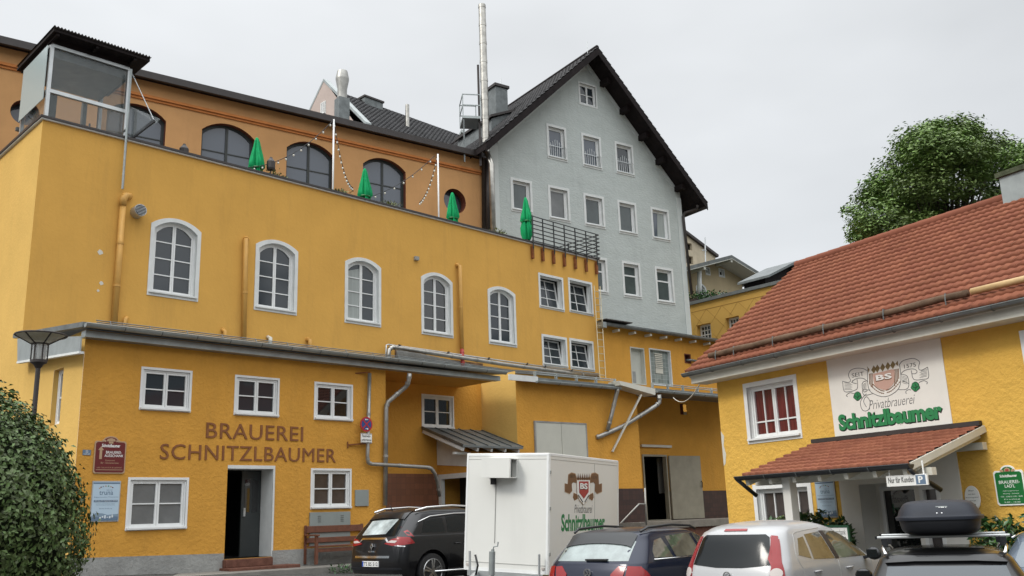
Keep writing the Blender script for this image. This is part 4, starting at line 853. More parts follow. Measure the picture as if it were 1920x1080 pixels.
for i, q in enumerate(gwin_px):
    r = G.rect(q)
    def ex(w, O, i=i, r=r):
        if i < 3:
            mb = MB(); a, b = r[0]+.17, r[1]-.13; z0 = r[2]+.16; k = 7
            for j in range(k+1): u = a+(b-a)*j/k; h_ = .62+.34*(1-abs(2*j/k-1)); mb.box(G, u-.014, u+.014, z0, z0+h_, -.10, -.075)
            mb.box(G, a, b, z0+.04, z0+.07, -.10, -.07); mb.box(G, a, b, z0+.56, z0+.59, -.10, -.07); mb.tube([G.w(b, z0+.05, .05), G.w(b+.04, z0+.45, .12), G.w(b, z0+.58, .03)], .012, 5); mb.build('window_guard', M['steel_dull'], w)
        if i == 7: mb = MB(); mb.poly([G.w(r[0]+.5, r[2]+.2, -.143), G.w(r[1]-.2, r[2]+.2, -.143), G.w(r[1]-.2, r[3]-.2, -.143), G.w(r[0]+.6, r[3]-.2, -.143)]); mb.build('curtain', M['curtain'], w, fix=False)
    w, h = win(G, r, GH, band=.125, depth=.15, cols=1, rows=1, sash=1, sill=True, name='window', pmat={0: 'glass_hall', 1: 'glass_hall', 2: 'glass', 4: 'glass_frost', 7: 'glass_hall'}.get(i, 'glass_pale'), transom=[.66] if i >= 8 else None, extra=ex, frame_w=.07, proud=.025, bar=.07); gw.append(h)
uap = ap[0]
wall('gable_wall', G, [(gl, 5), (gr_, 5), (gr_, roofz(gr_)), (uap, ap[1]-th), (gl, max(roofz(gl), 0))], gw, M['grey_pl'], GH)
mb = MB(); GB = -15
mb.poly([G.w(gl, 5, 0), G.w(gl, 5, GB), G.w(gl, roofz(gl), GB), G.w(gl, roofz(gl), 0)]); mb.poly([G.w(gr_, 5, 0), G.w(gr_, 5, GB), G.w(gr_, roofz(gr_), GB), G.w(gr_, roofz(gr_), 0)]); mb.poly([G.w(gl, 5, GB), G.w(gr_, 5, GB), G.w(gr_, roofz(gr_), GB), G.w(uap, ap[1]-th, GB), G.w(gl, roofz(gl), GB)]); mb.build('rear_walls', M['grey_pl'], GH)
mb = MB(); mb.box(G, gl-.01, gl+.42, 5, roofz(gl)-.05, .002, .03); mb.box(G, gr_-.33, gr_+.01, 5, roofz(gr_)-.3, .002, .03)
for s_, (ua, ub) in ((1, (uap, gr_-.33)), (-1, (gl+.42, uap))):
    mb.hexa([G.w(ua, roofz(ua)-.34, .002), G.w(ub, roofz(ub)-.34, .002), G.w(ub, roofz(ub)-.34, .03), G.w(ua, roofz(ua)-.34, .03)], [G.w(ua, roofz(ua)-.02, .002), G.w(ub, roofz(ub)-.02, .002), G.w(ub, roofz(ub)-.02, .03), G.w(ua, roofz(ua)-.02, .03)])
mb.build('corner_bands', M['grey_corner'], GH)
ueL = el[0]+.75; ueR = er[0]
def slab(u0_, u1_, zf, n0, n1, t0, t1): 
    return ([G.w(u0_, zf(u0_)+t0, n1), G.w(u1_, zf(u1_)+t0, n1), G.w(u1_, zf(u1_)+t0, n0), G.w(u0_, zf(u0_)+t0, n0)], [G.w(u0_, zf(u0_)+t1, n1), G.w(u1_, zf(u1_)+t1, n1), G.w(u1_, zf(u1_)+t1, n0), G.w(u0_, zf(u0_)+t1, n0)])
mb = MB(); mb.hexa(*slab(ueL, uap, roofz, GB-.5, nv, 0, th-.1)); mb.hexa(*slab(uap, ueR, roofz, GB-.5, nv, 0, th-.1)); gr2 = mb.build('roof', M['darkwood'], GH)
zz = [roofz(ueL)+th-.09, roofz(uap)+th-.09, roofz(ueR)+th-.09]
for (ua, za, ub, zb_) in ((ueL, zz[0], uap, zz[1]), (ueR, zz[2], uap, zz[1])):
    a = G.w(ua, za, nv+.05); S_ = (G.w(ub, zb_, 0)-G.w(ua, za, 0)); ls = S_.length; tile_roof('tiles', a, -G.n, nv-GB+.5, S_.normalized(), ls, .3, .36, M['tile_dark'], gr2, amp=.03, step=.045, per=4, seed=3)
mb = MB()
for (ua, ub) in ((ueL, uap), (uap, ueR)):
    mb.hexa([G.w(ua, roofz(ua)-.12, nv+.0), G.w(ub, roofz(ub)-.12, nv+.0), G.w(ub, roofz(ub)-.12, nv+.05), G.w(ua, roofz(ua)-.12, nv+.05)], [G.w(ua, roofz(ua)+th-.12, nv+.0), G.w(ub, roofz(ub)+th-.12, nv+.0), G.w(ub, roofz(ub)+th-.12, nv+.05), G.w(ua, roofz(ua)+th-.12, nv+.05)])
mb.tube([G.w(uap, zz[1]+.03, nv), G.w(uap, zz[1]+.03, GB-.5)], .11, 8); mb.build('verge_board', M['darkwood'], gr2)
for (x, y) in ((1136, 165), (1173, 214), (1208, 260), (1240, 304), (1276, 356)):
    q = G.uv(x, y, .35); u = q[0]; mb = MB(); mb.box(G, u-.12, u+.12, roofz(u)-.30, roofz(u)-.02, .03, .62); mb.build('purlin_end', M['darkwood'], gr2)
mb = MB(); a = G.p(1283, 398, .1); mb.tube([G.p(1308, 385, .75), G.p(1307, 392, .6), G.p(1284, 399, .16), G.p(1281, 405, .12), G.p(1297, 552, .12)], .075, 8); mb.build('downpipe', M['dark'], GH, smooth=True)
mb = MB(); mb.tube([G.w(ueR-.02, roofz(ueR)+.05, nv), G.w(ueR-.02, roofz(ueR)+.05, GB)], .09, 8); mb.build('eaves_gutter', M['dark'], GH)
# antennas and hatch
mb = MB(); mb.tube([G.w(uap-.1, ap[1]-.2, .3), G.w(uap-.1, ap[1]+.5, .3)], .02, 5); mb.build('lightning_rod', M['steel_dull'], GH)
mb = MB(); q = G.off(-7).p(987, 185); mb.tube([q, q-Vector((0, 0, 1.4))], .025, 5); mb.build('lightning_rod', M['steel_dull'], GH)
# dormer and dark chimney on the left slope
cn = -2.6; p0 = G.off(cn).uv(929, 160); p1 = G.off(cn).uv(951, 160)
mb = MB(); mb.box(G, p0[0], p1[0], p0[1]-3.6, p0[1], cn-.8, cn); ch = mb.build('chimney', M['zinc_dark'], GH); mb = MB(); mb.box(G, p0[0]-.08, p1[0]+.08, p0[1]-.02, p0[1]+.12, cn-.88, cn+.08); mb.build('chimney_cap', M['dark'], ch)
mb = MB(); mb.tube([G.w(p1[0]-.1, p0[1]+.1, cn-.4), G.w(p1[0]-.1, p0[1]+.75, cn-.4)], .015, 5); mb.build('lightning_rod', M['steel_dull'], ch)
dn = -2.0; q = G.off(dn); A_ = q.uv(921, 246); B_ = q.uv(922, 222); C_ = q.uv(975, 206); D_2 = q.uv(950, 230)
mb = MB(); mb.prism(q, [A_, D_2, C_, B_], -3.2, 0); dm = mb.build('dormer', M['zinc_dark'], GH); mb = MB(); mb.hexa([q.w(B_[0]-.15, B_[1], .15), q.w(C_[0]+.1, C_[1], .15), q.w(C_[0]+.1, C_[1], -3.3), q.w(B_[0]-.15, B_[1], -3.3)], [q.w(B_[0]-.15, B_[1]+.12, .15), q.w(C_[0]+.1, C_[1]+.12, .15), q.w(C_[0]+.1, C_[1]+.12, -3.3), q.w(B_[0]-.15, B_[1]+.12, -3.3)]); mb.build('dormer_roof', M['dark'], dm)

# ---------------------------------------------------------------- steel chimney stack, service cage
SK = at(911, 270, 41.3); e = empty('steel_flue', Vector((SK.x, SK.y, zt)), 'tall shiny stainless steel flue rising above the roofs between the hall and the grey house', 'chimney')
tp = Fr((SK.x, SK.y), 0).p(909, 9); rr = 7.0/FPX*41.3
pts = [SK, Vector((SK.x, SK.y, tp.z))]; mb = MB(); mb.tube([Vector((SK.x, SK.y, SK.z-.4)), Vector((SK.x, SK.y, tp.z))], rr, 20); ft = mb.build('flue_tube', M['steel'], e, smooth='auto')
n_ = 8
for i in range(n_): z = SK.z+.3+(tp.z-SK.z-.4)*i/(n_-1); mb = MB(); mb.tube([Vector((SK.x, SK.y, z-.07)), Vector((SK.x, SK.y, z+.07))], rr*1.07, 20); mb.build('clamp_band', M['steel'], ft, smooth='auto')
mb = MB(); lo = Fr((SK.x, SK.y), 0).p(922, 440); p_ = Vector((SK.x+.22, SK.y-.1, 0)); mb.tube([Vector((SK.x, SK.y, SK.z-.3)), p_+Vector((0, 0, SK.z-1.0)), p_+Vector((0, 0, zt-.1))], rr*.72, 16); mb.build('lower_flue', M['steel'], e, smooth=True)
mb = MB(); c = Vector((SK.x-.26, SK.y+.1, 0)); zt2 = Fr((SK.x, SK.y), 0).p(901, 120).z; mb.beam(c+Vector((0, 0, SK.z-1)), c+Vector((0, 0, zt2)), .10); mb.build('support_mast', M['dark'], e)
cg = empty('service_cage', at(885, 262, 41.5), 'small steel maintenance platform with railings left of the shiny flue', 'platform')
FA = Fr((SK.x, SK.y), 10.0); a = FA.uv(867, 218); b = FA.uv(902, 226); z0 = a[1]; zt3 = FA.uv(867, 178)[1]; w0, w1 = a[0], FA.uv(900, 220)[0]; dpt = -1.1
mb = MB(); mb.box(FA, w0, w1, z0-.12, z0, dpt, .1); mb.build('platform_floor', M['zinc'], cg)
for (uu, nn) in ((w0, .08), (w0, dpt), (w1-.05, dpt), (w1, .08)): mb = MB(); mb.box(FA, uu, uu+.04, z0, zt3, nn-.02, nn+.02); mb.build('post', M['zinc'], cg)
mb = MB()
for z in (zt3, (z0+zt3)/2): mb.box(FA, w0, w1, z-.02, z+.02, .06, .10); mb.box(FA, w0, w1, z-.02, z+.02, dpt-.02, dpt+.02); mb.box(FA, w0, w0+.04, z-.02, z+.02, dpt, .06)
mb.build('rails', M['zinc'], cg); mb = MB(); mb.box(FA, w0+.02, w0+.08, z0-2.2, z0-.12, 0, .06); mb.build('support_leg', M['zinc_dark'], cg)

# ================================================================ white house behind the hall
_P = at(607, 149, 58); Hh = Fr((_P.x, _P.y), 46.0); HG = Fr((_P.x, _P.y), -44.0)
HH = empty('gabled_house', Hh.w(5, zO-4, -3), 'pale house with a dark pantile roof and stone gable behind the apricot hall', 'building')
zA = _P.z; hl = HG.uv(578, 212); hrr = HG.uv(665, 230); sgl = (zA-hl[1])/(0-hl[0]); sgr = (zA-hrr[1])/hrr[0]; W_h = 4.4
mb = MB(); mb.poly([HG.w(-W_h, zA-W_h*sgl), HG.w(-W_h, zA-9), HG.w(W_h, zA-9), HG.w(W_h, zA-W_h*sgr), HG.w(0, zA)]); gh_ = mb.build('gable_wall', M['pinkish'], HH, fix=False)
rw = HG.rect(((602, 190), (602, 214), (611, 192), (611, 216))); w, h = win(HG, (rw[0], rw[1], rw[2], rw[3]), HH, band=.05, depth=-.03, cols=2, rows=2, sash=2, sill=False, name='window', pmat='glass_dark')
sk = 1.0; rdz = Hh.uv(700, 196)[1]; RL = Hh.uv(866, 258)[0]
S_ = (Hh.w(0, rdz, 0)-Hh.w(0, rdz-W_h*sk*1.0, W_h+.4)); ls = S_.length
mb = MB(); mb.hexa([Hh.w(.2, rdz-W_h*sk-.1, W_h+.4), Hh.w(RL, rdz-W_h*sk-.1, W_h+.4), Hh.w(RL, rdz-.1, 0), Hh.w(.2, rdz-.1, 0)], [Hh.w(.2, rdz-W_h*sk, W_h+.4), Hh.w(RL, rdz-W_h*sk, W_h+.4), Hh.w(RL, rdz, 0), Hh.w(.2, rdz, 0)]); mb.hexa([Hh.w(.2, rdz-.1, 0), Hh.w(RL, rdz-.1, 0), Hh.w(RL, rdz-W_h*sk-.1, -W_h), Hh.w(.2, rdz-W_h*sk-.1, -W_h)], [Hh.w(.2, rdz, 0), Hh.w(RL, rdz, 0), Hh.w(RL, rdz-W_h*sk, -W_h), Hh.w(.2, rdz-W_h*sk, -W_h)]); hrf = mb.build('roof', M['darkwood'], HH)
tile_roof('tiles', Hh.w(.2, rdz-W_h*sk+.02, W_h+.4), Hh.u, RL-.2, S_.normalized(), ls, .30, .36, M['tile_dark'], hrf, amp=.04, step=.05, per=5, seed=5)
mb = MB(); mb.box(Hh, .2, RL, zA-9, rdz-W_h*sk-.11, -W_h+.3, W_h); mb.build('walls', M['pinkish'], HH)
mb = MB()
for uu in (0, RL):
    for sgn in (1, -1): mb = MB(); mb.hexa([Hh.w(uu-.02, zA-.15, 0), Hh.w(uu+.4, zA-.15, 0), Hh.w(uu+.4, zA-W_h*sk-.15, sgn*W_h), Hh.w(uu-.02, zA-W_h*sk-.15, sgn*W_h)], [Hh.w(uu-.02, zA+.05, 0), Hh.w(uu+.4, zA+.05, 0), Hh.w(uu+.4, zA-W_h*sk+.05, sgn*W_h), Hh.w(uu-.02, zA-W_h*sk+.05, sgn*W_h)]); mb.build('gable_coping', M['zinc'], HH)
def chim(F, n, q0, q1, h, nm, lab, mt='zinc_dark', par=None):
    p0 = F.off(n).uv(*q0); p1 = F.off(n).uv(*q1); mb = MB(); mb.box(F, p0[0], p1[0], p0[1]-h, p0[1], n-.8, n); o = mb.build(nm, M[mt], par)
    mb = MB(); mb.box(F, p0[0]-.07, p1[0]+.07, p0[1], p0[1]+.12, n-.87, n+.07); mb.build('chimney_cap', M['dark'], o); return o
chim(Hh, .6, (684, 181), (718, 178), 2.2, 'chimney', None, par=HH)
mb = MB(); q = Hh.off(2.4); a = q.uv(692, 232); b = q.uv(738, 246); mb.prism(q, [(a[0], a[1]-1.2), (b[0], a[1]-1.2), (b[0], a[1]+.05), (a[0]+.4, a[1]+.1)], -1.5, 0); mb.build('roof_dormer', M['zinc_dark'], HH)
q = Hh.off(2.2).p(762, 196); q2 = Hh.off(2.2).p(764, 256); mb = MB(); mb.tube([Vector((q2.x, q2.y, q2.z-.3)), Vector((q2.x, q2.y, q.z))], .13, 12); mb.build('steel_vent_pipe', M['steel'], HH, smooth='auto')
# large round extract vent on the hall roof
VN = O_.off(-5.5).p(642, 136); sc_ = (VN-CAM).dot(CF)/FPX; base = O_.off(-5.5).p(643, 232)
ev = empty('extract_vent', Vector((VN.x, VN.y, base.z)), 'big silver roof extract vent on a dark base in front of the pale gable', 'vent')
def zz_(y): return Fr((VN.x, VN.y), 0).p(642, y).z
mb = MB(); C_v = Vector((VN.x, VN.y, 0)); mb.lathe(C_v, [(9*sc_, zz_(186)), (9*sc_, zz_(168)), (12.5*sc_, zz_(150)), (12.5*sc_, zz_(147)), (9.5*sc_, zz_(134)), (9*sc_, zz_(134)), (8*sc_, zz_(140))], 24); mb.build('vent_hood', M['pipe_grey'], ev, smooth='auto')
mb = MB(); FV = Fr((VN.x, VN.y), 36); rr = 10.5*sc_; mb.box(FV, -rr, rr, zO-.5, zz_(186), -rr, rr); mb.build('vent_base', M['zinc_dark'], ev)

# ================================================================ things on the far right, behind the shop
_P = at(1297, 600, 54); D = Fr((_P.x, _P.y), -49.0); zD = (D.uv(1296, 573)[1]+D.uv(1460, 531)[1])/2; DL = D.uv(1500, 520)[0]+8
YB = empty('yellow_plate_building', D.w(3, 4, -3), 'flat roofed yellow building clad in diamond shaped plates beside the grey house', 'building')
dh = []
for q in (((1307, 611), (1308, 640), (1333, 604), (1334, 640)), ((1361, 597), (1362, 625), (1386, 591), (1387, 625))):
    r = D.rect(q); w, h = win(D, (r[0], r[1], r[3]-1.15, r[3]), YB, band=.0, depth=.35, cols=4, rows=4, sash=1, surround=False, name='grid_window', revmat='yel_far', sill=False, pmat='glass_dark', bar=.05); dh.append(h)
wall('clad_wall', D, [(-.3, 2), (DL, 2), (DL, zD), (-.3, zD)], dh, M['yel_far'], YB)
mb = MB(); mb.box(D, -.3, DL, 2, zD-.05, -7, -6.9); mb.box(D, DL-.1, DL, 2, zD-.05, -6.9, -.01); mb.build('rear_walls', M['yel_far'], YB)
mb = MB(); mb.box(D, -.4, DL, zD-.02, zD+.16, -7, .15); mb.build('roof_edge', M['roof_grey'], YB)
mb = MB(); pz = .75
for i in range(-14, 40):
    for s_ in (1, -1):
        u_0 = i*1.1; z_a = zD-.45
        # line from the top band down to z=2
        L_ = 4.6; u_1 = u_0+s_*L_*.95; za, zb_ = z_a, z_a-L_
        if max(u_0, u_1) < 0 or min(u_0, u_1) > DL: continue
        ts = [t for t in np.linspace(0, 1, 47)]
        seg = [(u_0+(u_1-u_0)*t, za+(zb_-za)*t) for t in ts]
        seg = [p for p in seg if 0 <= p[0] <= DL and not any(h[0][0]-.02 < p[0] < h[1][0]+.02 and h[0][1]-.02 < p[1] < h[2][1]+.02 for h in dh)]
        for a, b in zip(seg[:-1], seg[1:]):
            if abs(a[1]-b[1]) < .2: mb.beam(D.w(*a, .004), D.w(*b, .004), .016 if s_ > 0 else .010, .008)
mb.box(D, 0, DL, zD-.47, zD-.445, .001, .012); mb.build('plate_joints', M['groove'], YB)
# beige chalet
_P = at(1340, 540, 66); K = Fr((_P.x, _P.y), 40.0); KH = empty('beige_chalet', K.w(0, 8, -3), 'beige house with a wide overhanging low gable roof and arched windows', 'building')
kn = 1.4; ka = K.uv(1372, 478, kn); kl = K.uv(1291, 499, kn); kr = K.uv(1440, 520, kn); t_ = .3
s1 = (ka[1]-kl[1])/(ka[0]-kl[0]); s2 = (ka[1]-kr[1])/(kr[0]-ka[0]); sk_ = (s1+s2)/2
kz = lambda u: ka[1]-abs(u-ka[0])*(s1 if u < ka[0] else s2)-t_
kwl = kl[0]+.8-2; kwr = kr[0]-1.3
kh = []
for q in (((1322, 500), (1323, 515), (1331, 502), (1332, 517)), ((1347, 503), (1348, 519), (1358, 505), (1359, 521))):
    r = K.rect(q); w, h = win(K, r, KH, band=.1, depth=.12, cols=1, rows=1, sash=1, name='attic_window', sill=False, pmat='glass_dark'); kh.append(h)
for q, ax in ((((1305, 543), (1306, 560), (1325, 544), (1325, 560)), 536), (((1348, 549), (1349, 566), (1366, 552), (1366, 566)), 544)):
    r = K.rect(q); r = (r[0], r[1], r[2]-.8, K.uv(1335, ax)[1]); w, h = win(K, r, KH, top=r[3]-.3, band=.12, depth=.12, cols=2, rows=3, sash=2, name='arched_window', sill=False, pmat='glass_dark'); kh.append(h)
wall('gable_wall', K, [(kwl, 4), (kwr, 4), (kwr, kz(kwr)), (ka[0], kz(ka[0])), (kwl, kz(kwl))], kh, M['beige'], KH)
mb = MB(); mb.poly([K.w(kwr, 4, 0), K.w(kwr, 4, -9), K.w(kwr, kz(kwr), -9), K.w(kwr, kz(kwr), 0)]); mb.poly([K.w(kwl, 4, 0), K.w(kwl, 4, -9), K.w(kwl, kz(kwl), -9), K.w(kwl, kz(kwl), 0)]); mb.build('side_walls', M['beige'], KH)
mb = MB()
for ua, ub in ((kl[0]-1, ka[0]), (ka[0], kr[0])): mb.hexa([K.w(ua, kz(ua)+.05, kn), K.w(ub, kz(ub)+.05, kn), K.w(ub, kz(ub)+.05, -9.5), K.w(ua, kz(ua)+.05, -9.5)], [K.w(ua, kz(ua)+t_, kn), K.w(ub, kz(ub)+t_, kn), K.w(ub, kz(ub)+t_, -9.5), K.w(ua, kz(ua)+t_, -9.5)])
kr_ = mb.build('roof', M['roof_grey'], KH)
mb = MB()
for ua, ub in ((kl[0]-1, ka[0]-.01), (ka[0]+.01, kr[0])): mb.hexa([K.w(ua, kz(ua), kn+.003), K.w(ub, kz(ub), kn+.003), K.w(ub, kz(ub), -.02), K.w(ua, kz(ua), -.02)], [K.w(ua, kz(ua)+.045, kn+.003), K.w(ub, kz(ub)+.045, kn+.003), K.w(ub, kz(ub)+.045, -.02), K.w(ua, kz(ua)+.045, -.02)])
for u in (ka[0], kr[0]-1.1, kl[0]+1.8): mb.beam(K.w(u, kz(u)-.12, 0), K.w(u, kz(u)-.12, kn-.05), .2)
mb.build('soffit_boards', M['door_grey'], kr_)
mb = MB(); p = K.off(.6); mb.tube([p.p(1311, 505), p.p(1312, 560)], .16, 10); mb.build('downpipe', M['trim'], KH, smooth=True)
g_ = np.random.default_rng(3); c = K.off(1.2).p(1318, 558); PP = np.array(c)+g_.normal(size=(700, 3))*np.array([.75, .6, .16]); nd = g_.normal(size=(700, 3)); nd /= np.linalg.norm(nd, axis=1, keepdims=True); V, F_, r = leaves(PP, nd, .2, 4); mb = MB(); e = empty('balcony_plants', c, 'green balcony plants in front of the beige chalet windows', 'plants'); mb.box(K, K.loc(c)[0]-1.2, K.loc(c)[0]+1.2, c.z-.5, c.z-.25, .9, 1.5); mb.build('plant_trough', M['pot'], e); sheet('foliage', V, F_, M['leaf_laurel'], e, r)
# cream gable house farther back
_P = at(1300, 470, 84); Q_ = Fr((_P.x, _P.y), 40.0); CHh = empty('cream_house', Q_.w(0, 10, -3), 'cream gable wall with two small dark windows behind the beige chalet', 'building')
a = Q_.uv(1283, 437); b = Q_.uv(1341, 480); sl2 = (a[1]-b[1])/(b[0]-a[0])
ch_ = []
for q in (((1284, 455), (1285, 468), (1297, 456), (1298, 469)), ((1286, 479), (1287, 494), (1299, 481), (1300, 495))):
    r = Q_.rect(q); w, h = win(Q_, r, CHh, band=.0, depth=.3, cols=1, rows=1, sash=1, surround=False, name='small_window', sill=False, pmat='glass_dark', revmat='cream_wall', fmat='darkwood'); ch_.append(h)
wall('gable_wall', Q_, [(a[0]-6, 5), (b[0], 5), (b[0], b[1]), (a[0], a[1]), (a[0]-2, a[1]+2*sl2), (a[0]-6, a[1]+2*sl2-4*sl2)], ch_, M['cream_wall'], CHh)
mb = MB(); mb.beam(Q_.w(a[0]-2, a[1]+2*sl2+.1, -3), Q_.w(b[0]+.2, b[1]-.02, -3), 6.5, .25, up=Vector((0, 0, 1))); mb.build('roof', M['dark'], CHh)
mb = MB(); p = Q_.off(6); mb.tube([p.p(1322, 445), p.p(1323, 492)], .05, 6); mb.tube([p.p(1317, 469), p.p(1324, 470)], .05, 6); tag(mb.build('antenna_mast', M['steel_dull'], None), 'thin metal antenna mast above the left eaves of the beige chalet', 'antenna')
# dark roofed shed
_P = at(1465, 500, 58); T_ = Fr((_P.x, _P.y), 40.0); DS = empty('dark_roof_house', T_.w(0, 8, -3), 'dark timber house with a metal roof half hidden behind the red tiled roof', 'building')
a = T_.uv(1495, 488); b = T_.uv(1442, 515); sA = (a[1]-b[1])/(a[0]-b[0]); 
mb = MB(); mb.prism(T_, [(b[0]+.4, 6), (2*a[0]-b[0]-.4, 6), (2*a[0]-b[0]-.4, b[1]-.1), (a[0], a[1]-.25), (b[0]+.4, b[1]-.1)], -2.2, -.6); mb.build('timber_walls', M['darkwood'], DS)
mb = MB()
for sgn in (-1, 1): e0_ = a[0]+sgn*(a[0]-b[0]); mb.hexa([T_.w(a[0], a[1]-.15, 0), T_.w(e0_, b[1]-.15, 0), T_.w(e0_, b[1]-.15, -2.4), T_.w(a[0], a[1]-.15, -2.4)], [T_.w(a[0], a[1], 0), T_.w(e0_, b[1], 0), T_.w(e0_, b[1], -2.4), T_.w(a[0], a[1], -2.4)])
mb.build('roof', M['zinc_dark'], DS)

# ================================================================ shop building on the right
_d = ray(1355, 845); _P = CAM+_d*(21/_d.y); B = Fr((_P.x, _P.y), -59.05); BL = 15.0
SH = empty('shop_building', B.w(4, -.8, -4), 'yellow brewery shop with a red clay tiled roof and a painted white name panel', 'building')
ne = .55; uL = B.uv(1286, 700, ne)[0]; ze = (B.uv(1286, 700, ne)[1]+B.uv(1918, 557, ne)[1])/2; nR, zR = B.nz(uL, 1495, 498)
zwt = ze+.12
rk = dict(surround=True, smat='white', band=.10, depth=.14, proud=.015, frame_w=.045)
hb = []
r = B.rect(((1392.3, 720), (1404, 832.7), (1492.3, 701.7), (1505.7, 821.7))); 
w, h = win(B, r, SH, cols=4, rows=2, sash=2, name='casement_window', pmat='red_curtain', transom=[.30], bar=.03, **rk); hb.append(h)
r2_ = (B.uv(1910, 616)[0], B.uv(1910, 616)[0]+(r[1]-r[0]), r[2], r[3]); w, h = win(B, r2_, SH, cols=4, rows=2, sash=2, name='casement_window', pmat='glass_dark', transom=[.30], bar=.03, **rk); hb.append(h)
q = B.rect(((1413, 911), (1416, 978), (1520, 900), (1528, 978))); r3 = (q[0], q[1], q[3]-1.45, q[3]); w, h = win(B, r3, SH, cols=4, rows=1, sash=2, name='ground_floor_window', pmat='glass_brown', bar=.03, **rk); hb.append(h)
# entrance recess
vu0 = B.uv(1577, 930)[0]; vu1 = B.uv(1801, 900)[0]; eu0 = B.uv(1616, 950)[0]; eu1 = B.uv(1718, 940)[0]; ez1 = B.uv(1660, 906)[1]; ew0 = B.uv(1728, 925)[0]; ew1 = B.uv(1760, 920)[0]; ewz1 = B.uv(1744, 913)[1]
hb.append([(eu0, -1.2), (eu1, -1.2), (eu1, ez1), (eu0, ez1)]); hb.append([(ew0, ewz1-1.3), (ew1, ewz1-1.3), (ew1, ewz1), (ew0, ewz1)])
wall('front_wall', B, [(0, -1.2), (BL, -1.2), (BL, zwt), (0, zwt)], hb, M['yel_shop'], SH)
nb_ = nR*2
mb = MB(); mb.poly([B.w(0, -1.2, 0), B.w(0, -1.2, nb_), B.w(0, zwt, nb_), B.w(0, zR-.15, nR), B.w(0, zwt, 0)]); mb.poly([B.w(BL, -1.2, 0), B.w(BL, -1.2, nb_), B.w(BL, zwt, nb_), B.w(BL, zR-.15, nR), B.w(BL, zwt, 0)]); mb.poly([B.w(0, -1.2, nb_), B.w(BL, -1.2, nb_), B.w(BL, zwt, nb_), B.w(0, zwt, nb_)]); mb.build('other_walls', M['yel_shop'], SH)
zc_ = B.uv(1683, 812)[1]+.0
mb = MB()
for a_, b_, lo, hi in ((vu0, eu0, -1.1, None), (eu0, eu1, ez1, None), (eu1, ew0, -1.1, None), (ew0, ew1, ewz1, None), (ew0, ew1, -1.1, ewz1-1.3), (ew1, vu1, -1.1, None)):
    mb.box(B, a_, b_, lo, zc_ if hi is None else hi, .001, .02)
wp = mb.build('white_entrance_wall', M['panel_white'], SH)
mb = MB(); mb.poly([B.w(eu0, -1.2, .02), B.w(eu0, -1.2, -.45), B.w(eu0, ez1, -.45), B.w(eu0, ez1, .02)]); mb.poly([B.w(eu1, -1.2, .02), B.w(eu1, -1.2, -.45), B.w(eu1, ez1, -.45), B.w(eu1, ez1, .02)]); mb.poly([B.w(eu0, ez1, .02), B.w(eu1, ez1, .02), B.w(eu1, ez1, -.45), B.w(eu0, ez1, -.45)]); mb.box(B, eu0, eu1, -1.2, ez1, -.52, -.45); dw = mb.build('entrance_doorway', M['panel_white'], SH)
mb = MB(); mb.ring(B, outl(eu0+.12, eu1-.05, -1.1, ez1-.05), outl(eu0+.2, eu1-.13, -1.0, ez1-.13), -.449, -.40); mb.build('door_frame', M['white'], dw)
mb = MB(); mb.box(B, eu0+.2, eu1-.13, -1.0, ez1-.13, -.449, -.43); dl2 = mb.build('glass_door', M['glass_dark'], dw); mb = MB(); um2 = (eu0+eu1)/2; mb.box(B, um2+.05, um2+.08, .1, .6, -.429, -.38); mb.build('door_handle', M['steel_dull'], dl2)
mb = MB(); mb.ring(B, outl(ew0-.03, ew1+.03, ewz1-1.33, ewz1+.03), outl(ew0+.04, ew1-.04, ewz1-1.26, ewz1-.04), -.1, .03); ww = mb.build('small_window', M['white'], SH); mb = MB(); mb.box(B, ew0, ew1, ewz1-1.3, ewz1, -.09, -.07); mb.build('pane', M['glass_brown'], ww)
mb = MB(); c = B.uv(1346, 845); mb.prism(B, [(0, c[1]-.35), (.06, c[1]-.3), (.10, c[1]-.1), (.05, c[1]+.1), (.09, c[1]+.3), (.0, c[1]+.42)], .001, .006); mb.build('bare_plaster_patch', M['cream'], SH)
# roof
Sv = B.w(0, zR, nR)-B.w(0, ze+.02, ne); Sv.x, Sv.y = (B.n*(nR-ne)).x, (B.n*(nR-ne)).y; Ls = Sv.length; Su = Sv.normalized(); RN = B.u.cross(Su); RN = -RN if RN.z < 0 else RN
RO_ = B.w(uL, ze+.02, ne)
def roofpt(x, y, h=0):
    d = ray(x, y); o = RO_+RN*h; return CAM+d*((o-CAM).dot(RN)/d.dot(RN))
RLn = BL-uL+.6
a = [RO_, RO_+B.u*RLn, RO_+B.u*RLn+Su*Ls, RO_+Su*Ls]; dn_ = RN*-.16
mb = MB(); mb.hexa([p+dn_ for p in a], [p+RN*-.03 for p in a])
m2 = [B.w(uL, zR, nR), B.w(uL+RLn, zR, nR), B.w(uL+RLn, ze, 2*nR-ne), B.w(uL, ze, 2*nR-ne)]; mb.hexa([p-Vector((0, 0, .16)) for p in m2], m2); rfB = mb.build('roof', M['cream'], SH)
tile_roof('tiles', RO_, B.u, RLn, Su, Ls+.02, .165, .253, M['tile_red'], rfB, amp=.015, step=.046, per=6, seed=11)
mb = MB()
k = int(RLn/.36)
for i in range(k): p = RO_+Su*(Ls+.0)+B.u*(i*RLn/k); mb.tube([p+RN*.0, p+B.u*(RLn/k+.04)+RN*.015], [.13, .105], 10)
mb.build('ridge_tiles', M['tile_red'], rfB, smooth='auto')
